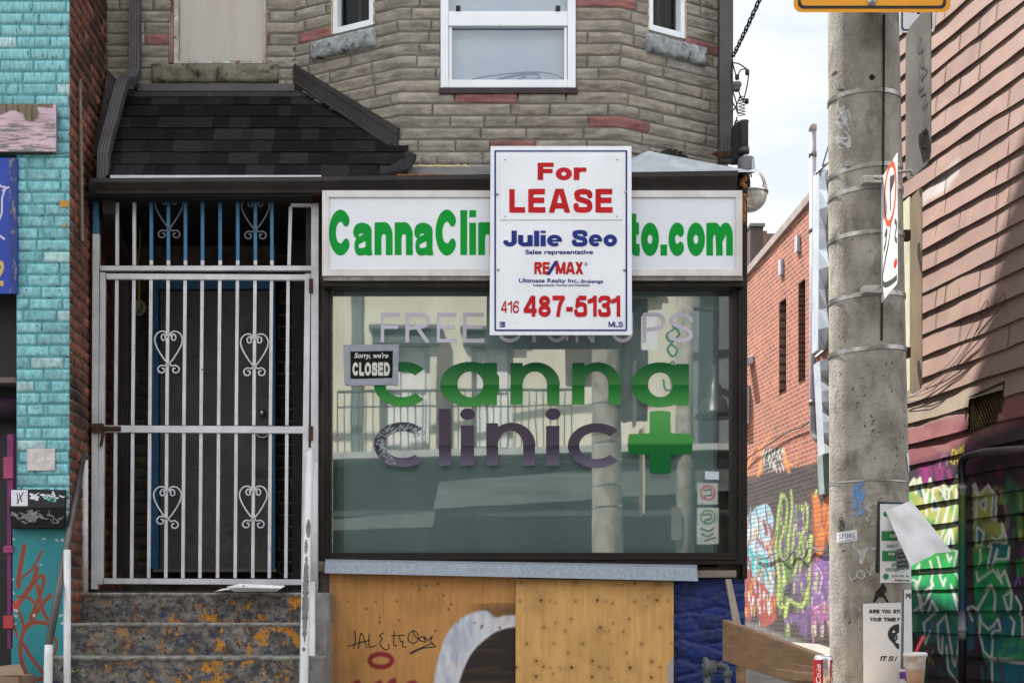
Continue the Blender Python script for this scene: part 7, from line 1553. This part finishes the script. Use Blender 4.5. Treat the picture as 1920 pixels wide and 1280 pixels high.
    for q in ([(258, 130), (268, 60), (285, 70), (275, 130), (258, 130)], [(292, 100), (292, 125), (303, 120)], [(300, 60), (292, 90), (303, 92)], [(305, 120), (310, 50), (320, 80), (308, 90), (322, 115)], [(325, 60), (332, 100), (318, 110), (318, 60), (326, 42)]): cv.stroke(Rq(q), 2.2, (.55, .42, .03), 1.0)
    cv.stroke(Rq(spl([(200, 160), (205, 110), (225, 95), (240, 110), (235, 145)])), 2.5, (.30, .12, .24), 1.4)
    for q in ([(110, 130), (130, 230)], [(135, 150), (120, 240)], [(185, 160), (190, 250)], [(215, 150), (205, 240)], [(245, 170), (265, 240)]): cv.stroke(Rq(q), 7, (.25, .02, .16), 5, .8)
    for q in ([(135, 1110), (145, 1180)], [(165, 1110), (150, 1150), (170, 1190)]): cv.stroke(Rq(q), 1.6, (.35, .33, .05), 1)
    cv.stroke(Rq([(525, 970), (540, 940), (550, 990), (570, 960)]), 3, (.02, .06, .35), 1.6); cv.stroke(Rq([(590, 780), (610, 720), (620, 760)]), 4, (.14, .07, .28), 2)
    cv.stroke(Rq([(500, 1140), (540, 1270)]), 3, (.16, .02, .10), 2)
paintsiding(cv)
nD = len(Dl); vq = [(1814, 748), (1886, 716), (1880, 786), (1813, 812)]
inv = in_poly(PXs, PYs, vq); hv = inv[:-1, :-1] & inv[1:, 1:] & inv[1:, :-1] & inv[:-1, 1:]
sm_ = MB(); sm_.v = list(zip(XX_.ravel().tolist(), YY_.ravel().tolist(), ZZ2.ravel().tolist())); sm_.c = [tuple(c) for c in cv.C.reshape(-1, 3)]
sm_.f = [(j * nD + i, j * nD + i + 1, (j + 1) * nD + i + 1, (j + 1) * nD + i) for j in range(len(zr) - 1) for i in range(nD - 1) if not hv[j, i]]
m_siding = M('painted_siding', (1, 1, 1), attr=True, var=.10, nscale=2.2, rough=.55, bump=.12, bscale=9, spec=.35)
obj('clapboard', sm_, m_siding, sdg)
bd_ = MB(); bd_.slab([(sX(10.2) + .16, 10.2 + CY, 0), (sX(15) + .16, 15 + CY, 0), (14, 15 + CY, 0), (14, 10.2 + CY, 0)], (0, 0, 8.2)); obj('body', bd_, m_black, sdg)
bd_ = MB(); bd_.box(5.22, 12, .92, .995, 0, 8.2); obj('front_wall', bd_, m_redmortar, sdg)
def onS_(px, py, off):
    D = sD(px); return (sX(D) + sn[0] * off, D + CY + sn[1] * off, HC - (py - Y0) * D / F)
# joints between board lengths
rj = random.Random(3)
for px in (1776, 1803, 1872, 1758, 1840, 1895):
    for k in range(8):
        y0_ = rj.uniform(-10, 640); D = sD(px); z = HC - (y0_ - Y0) * D / F; kq = math.floor((z - zph) / EXP); za = zph + kq * EXP + .006; zb_ = za + EXP - .02
        jn = MB(); jn.box(-.003, .003, 0, .002, za, zb_, lambda a, b, c, D=D: (sX(D + a) + sn[0] * (LAP * (1 - (c - za) / EXP) + b + .004), D + a + CY + sn[1] * (LAP + b), c))
        obj('board_joint', jn, m_wire, sdg)
fr = MB()
for q0, q1 in ((vq[0], vq[1]), (vq[1], vq[2]), (vq[2], vq[3]), (vq[3], vq[0])): fr.tube([onS_(*q0, .012), onS_(*q1, .012)], .012, 4)
vt = obj('vent_grille', fr, m_porchside, sdg)
ms_ = MB()
for k in range(15):
    t = k / 14; a0 = onS_(1814 + 70 * t, 812 - 26 * t - 2, -.03); ms_.tube([a0, onS_(min(1814 + 70 * t + 22, 1882), max(748 - 32 * min(1, t + .3), 718), -.03)], .0022, 4); ms_.tube([a0, onS_(max(1814 + 70 * t - 22, 1815), 748 - 32 * max(0, t - .3) + 2, -.03)], .005, 4)
obj('mesh', ms_, M('brass_mesh', (.25, .17, .07), rough=.5, metal=.5), vt)
gp = thing('green_downpipe', 'downpipe painted black, green and blue with the graffiti behind it', 'pipe', onS_(1820, 1290, .06))
m_dp = M('painted_pipe', (1, 1, 1), attr=True, var=.15, nscale=6, rough=.5)
dp = MB(); path = [(1819, 1300), (1819, 1200), (1819, 1180), (1819, 1140), (1819, 1060), (1819, 1020), (1819, 960), (1819, 930), (1819, 915), (1819, 905), (1817, 880), (1818, 866), (1824, 857), (1836, 853), (1860, 847), (1935, 842)]
cols = [(.012, .010, .016)] * 2 + [(.45, .47, .50)] + [(.01, .05, .12)] + [(.012, .13, .08)] * 2 + [(.09, .15, .03)] * 2 + [(.40, .40, .38)] + [(.015, .012, .018)] * 2 + [(.02, .016, .022)] * 3 + [(.10, .07, .09)] * 2
dp.tube([onS_(a, b, .075) for a, b in path], .034, 12); dp.c = [c for c in cols for _ in range(12)]
obj('pipe', dp, m_dp, gp, smooth=True)
for py in (915, 1180): obj('collar', MB().tube([onS_(1819, py + 5, .075), onS_(1819, py - 5, .075)], .040, 12), M('dull_white_paint', (.36, .37, .38), rough=.6), gp, smooth=True)
lw = thing('loose_wires', 'thin loose wires sagging across the pink clapboards', 'wire', onS_(1800, 750, .05))
for q in ([(1700, 750), (1730, 738), (1760, 715), (1790, 690), (1830, 640), (1860, 590), (1895, 548)], [(1704, 747), (1750, 735), (1786, 700), (1822, 655), (1848, 605), (1862, 570), (1858, 566), (1838, 600), (1812, 650), (1780, 690), (1732, 712)], [(1700, 752), (1725, 752), (1750, 742), (1770, 720), (1800, 690), (1850, 618), (1888, 575), (1896, 550)]):
    obj('strand', MB().tube([onS_(a, b, .05) for a, b in spl(q, 5)], .0032, 5), M('brown_wire', (.10, .05, .04), rough=.8), lw, smooth=True)

# ------------------------------------------------------------------ across the street: seen only in the shop glass
YA = -11.6
cb = thing('cream_building', 'cream stucco building across the street, reflected in the shop glass', 'building', (2, YA, 0))
m_wdoor = M('white_panel_door', (.66, .66, .64), (.58, .58, .57), nscale=2, rough=.6)
def ax(px): return (px - X0) * (CY * -1 - YA) / F
def az(py): return HC - (py - Y0) * (9.2 - YA) / F
zfl = az(868)
ops = [(ax(714), ax(806), zfl + .15, az(648)), (ax(884), ax(962), zfl + .15, az(650)), (ax(1150), ax(1215), az(790), az(560))]
sheetm = MB(); us = sorted({-4.5, 9.5, *[q for o in ops for q in o[:2]]}); zs = sorted({zfl, 8.2, *[q for o in ops for q in o[2:]]})
for a, b in zip(us, us[1:]):
    for c, e in zip(zs, zs[1:]):
        if any(o[0] < (a + b) / 2 < o[1] and o[2] < (c + e) / 2 < o[3] for o in ops): continue
        sheetm.quad((a, YA, c), (b, YA, c), (b, YA, e), (a, YA, e))
obj('wall', sheetm, m_stucco, cb)
for i, o in enumerate(ops):
    d_ = MB(); d_.box(o[0], o[1], YA - .16, YA - .12, o[2], o[3]); obj('door' if i < 2 else 'window', d_, m_wdoor if i < 2 else m_dark_in, cb)
    c_ = MB(); c_.box(o[0] - .12, o[1] + .12, YA + .003, YA + .10, o[3] + .02, o[3] + .22); c_.box(o[0] - .16, o[1] + .16, YA + .003, YA + .16, o[3] + .225, o[3] + .28); obj('cornice', c_, M('dark_green_cornice', (.10, .12, .11), rough=.7), cb)
    p_ = MB(); w_ = (o[1] - o[0]) / 2
    if i < 2:
        for kx in (0, 1):
            for z0_, z1_ in ((.1, .8), (.9, 1.5)): p_.box(o[0] + kx * w_ + .07, o[0] + (kx + 1) * w_ - .07, YA - .119, YA - .10, o[2] + z0_, o[2] + z1_)
        obj('door_panel', p_, m_wdoor, cb)
obj('brown_pier', MB().box(ax(818), ax(842), YA + .002, YA + .08, zfl, az(640)), M('brown_pier', (.13, .085, .07), rough=.8), cb)
obj('grey_pier', MB().box(ax(658), ax(678), YA + .002, YA + .05, zfl, 8), M('grey_pier', (.14, .16, .16), rough=.8), cb)
obj('grey_wall', MB().box(ax(1278), 9.5, YA + .003, YA + .3, zfl, 8.1), M('grey_render', (.17, .19, .20), (.13, .15, .16), nscale=1.2, rough=.9), cb)
sl = MB(); sl.slab([(-4.5, YA, zfl - .12), (9.5, YA, zfl + .22), (9.5, YA, zfl + .31), (-4.5, YA, zfl - .02)], (0, 1.0, 0)); obj('balcony_floor', sl, M('pale_balcony', (.42, .43, .42), rough=.8), cb)
rl = MB(); ry = YA + .92; rz0, rz1 = az(838), az(752); rx0, rx1 = ax(640), ax(1060)
rl.tube([(rx0, ry, rz1), (rx1, ry, rz1 + .03)], .02, 6); rl.tube([(rx0, ry, rz1 - .22), (rx1, ry, rz1 - .19)], .012, 6)
for k in range(34): x = rx0 + (rx1 - rx0) * k / 33; rl.tube([(x, ry, zfl), (x, ry, rz1)], .009, 5)
obj('railing', rl, M('grey_green_railing', (.06, .08, .07), rough=.6), cb)
lo = MB(); lo.box(-4.5, 9.5, YA - .02, YA + .02, 0, zfl - .02); lo.box(-4.5, 9.5, YA + .022, YA + .8, 2.72, 2.80); obj('shopfront', lo, M('dark_shopfront', (.030, .036, .038), (.05, .058, .06), nscale=1, rough=.5), cb)
lf = MB()
for x in (-3.8, -1.6, -.1, 2.4, 4.2, 5.4): lf.box(x, x + .12, YA + .021, YA + .06, .0, 2.7)
obj('mullion', lf, M('grey_mullion', (.10, .12, .12), rough=.6), cb)
obj('body', MB().box(-4.5, 9.5, YA - 6, YA - .2, 0, 8.1), m_black, cb)
sp = thing('street_pole', 'slim concrete pole across the street, reflected with its parking signs', 'pole', (3.45, -10.5, 0))
obj('shaft', MB().lathe([(.13, 0), (.11, 8)], (3.62, -10.75, 0), 20), m_pole, sp, smooth=True)
obj('cable', MB().tube([(-6, -10.6, az(596)), (-1.4, -10.6, az(582)), (.9, -10.6, az(538)), (6, -10.6, az(480))], .03, 6), m_wire, sp)

obj('lamp_arm', MB().tube([(3.62, -10.75, az(600)), (ax(1316), -10.70, az(610)), (ax(1316), -10.70, az(700))], .03, 8), m_black, sp)
obj('bell_lamp', MB().lathe([(.04, .75), (.05, .5), (.10, .46), (.11, .30), (.17, .26), (.20, .10), (.28, 0), (.001, .02)], (ax(1316), -10.70, az(800)), 20), M('dark_lantern', (.03, .036, .038), rough=.35), sp, smooth=True)
for (a, b, c, d, m_, nm) in ((1308, 1346, 905, 945, m_redp, 'no_parking_sign'), (1307, 1348, 951, 1020, m_ginkg, 'parking_plate'), (1258, 1278, 951, 1012, None, 'parking_plate')):
    yq = -10.58; g = lambda px, py: ((px - X0) * (9.2 - yq) / F, yq, HC - (py - Y0) * (9.2 - yq) / F)
    o_ = obj(nm, MB().flat(rect2(a, b, c, d), g), M('faded_sign', (.40, .41, .40), (.28, .30, .29), nscale=9, rough=.7) if m_ else m_plate, sp, solid=.004)
    if m_: obj('print', MB().flat(ribbon([spl([(a + 12, c + 14), (a + 24, c + 12), (a + 26, c + 22), (a + 15, c + 24), (a + 15, c + 30)])] + ([spl([(a + 8, c + 40), (a + 22, c + 44), (a + 32, c + 38)]), spl([(a + 9, c + 50), (a + 20, c + 54), (a + 30, c + 48)]), [(a + 14, c + 62), (a + 34, c + 56)]] if d - c > 50 else []), 2.2, .8), lambda px, py: (lambda q: (q[0], q[1] + .005, q[2]))(g(px, py))), m_wire, o_)
    if m_: obj('ring', MB().flat(field_mesh(lambda X, Y: 1.3 - np.abs(np.hypot(X - (a + b) / 2, Y - c - 18) - 13), a, b, c, c + 36, 1), lambda px, py: (lambda q: (q[0], q[1] + .004, q[2]))(g(px, py))), m_, o_)

fb_ = MB(); fb_.slab([(ax(822), YA + .81, az(912)), (ax(1400), YA + .81, az(868)), (ax(1400), YA + .81, az(925)), (ax(812), YA + .81, az(962))], (0, .05, 0)); obj('fascia_board', fb_, M('dull_grey_fascia', (.11, .125, .125), (.06, .07, .07), nscale=2.5, rough=.7, stretch=(.3, 1, 3)), cb)
fb_ = MB(); fb_.slab([(ax(560), YA + .9, az(985)), (ax(815), YA + .9, az(968)), (ax(812), YA + .9, az(995)), (ax(560), YA + .9, az(1003))], (0, .05, 0)); obj('window_ledge', fb_, M('ledge_grey', (.10, .11, .11), rough=.6), cb)
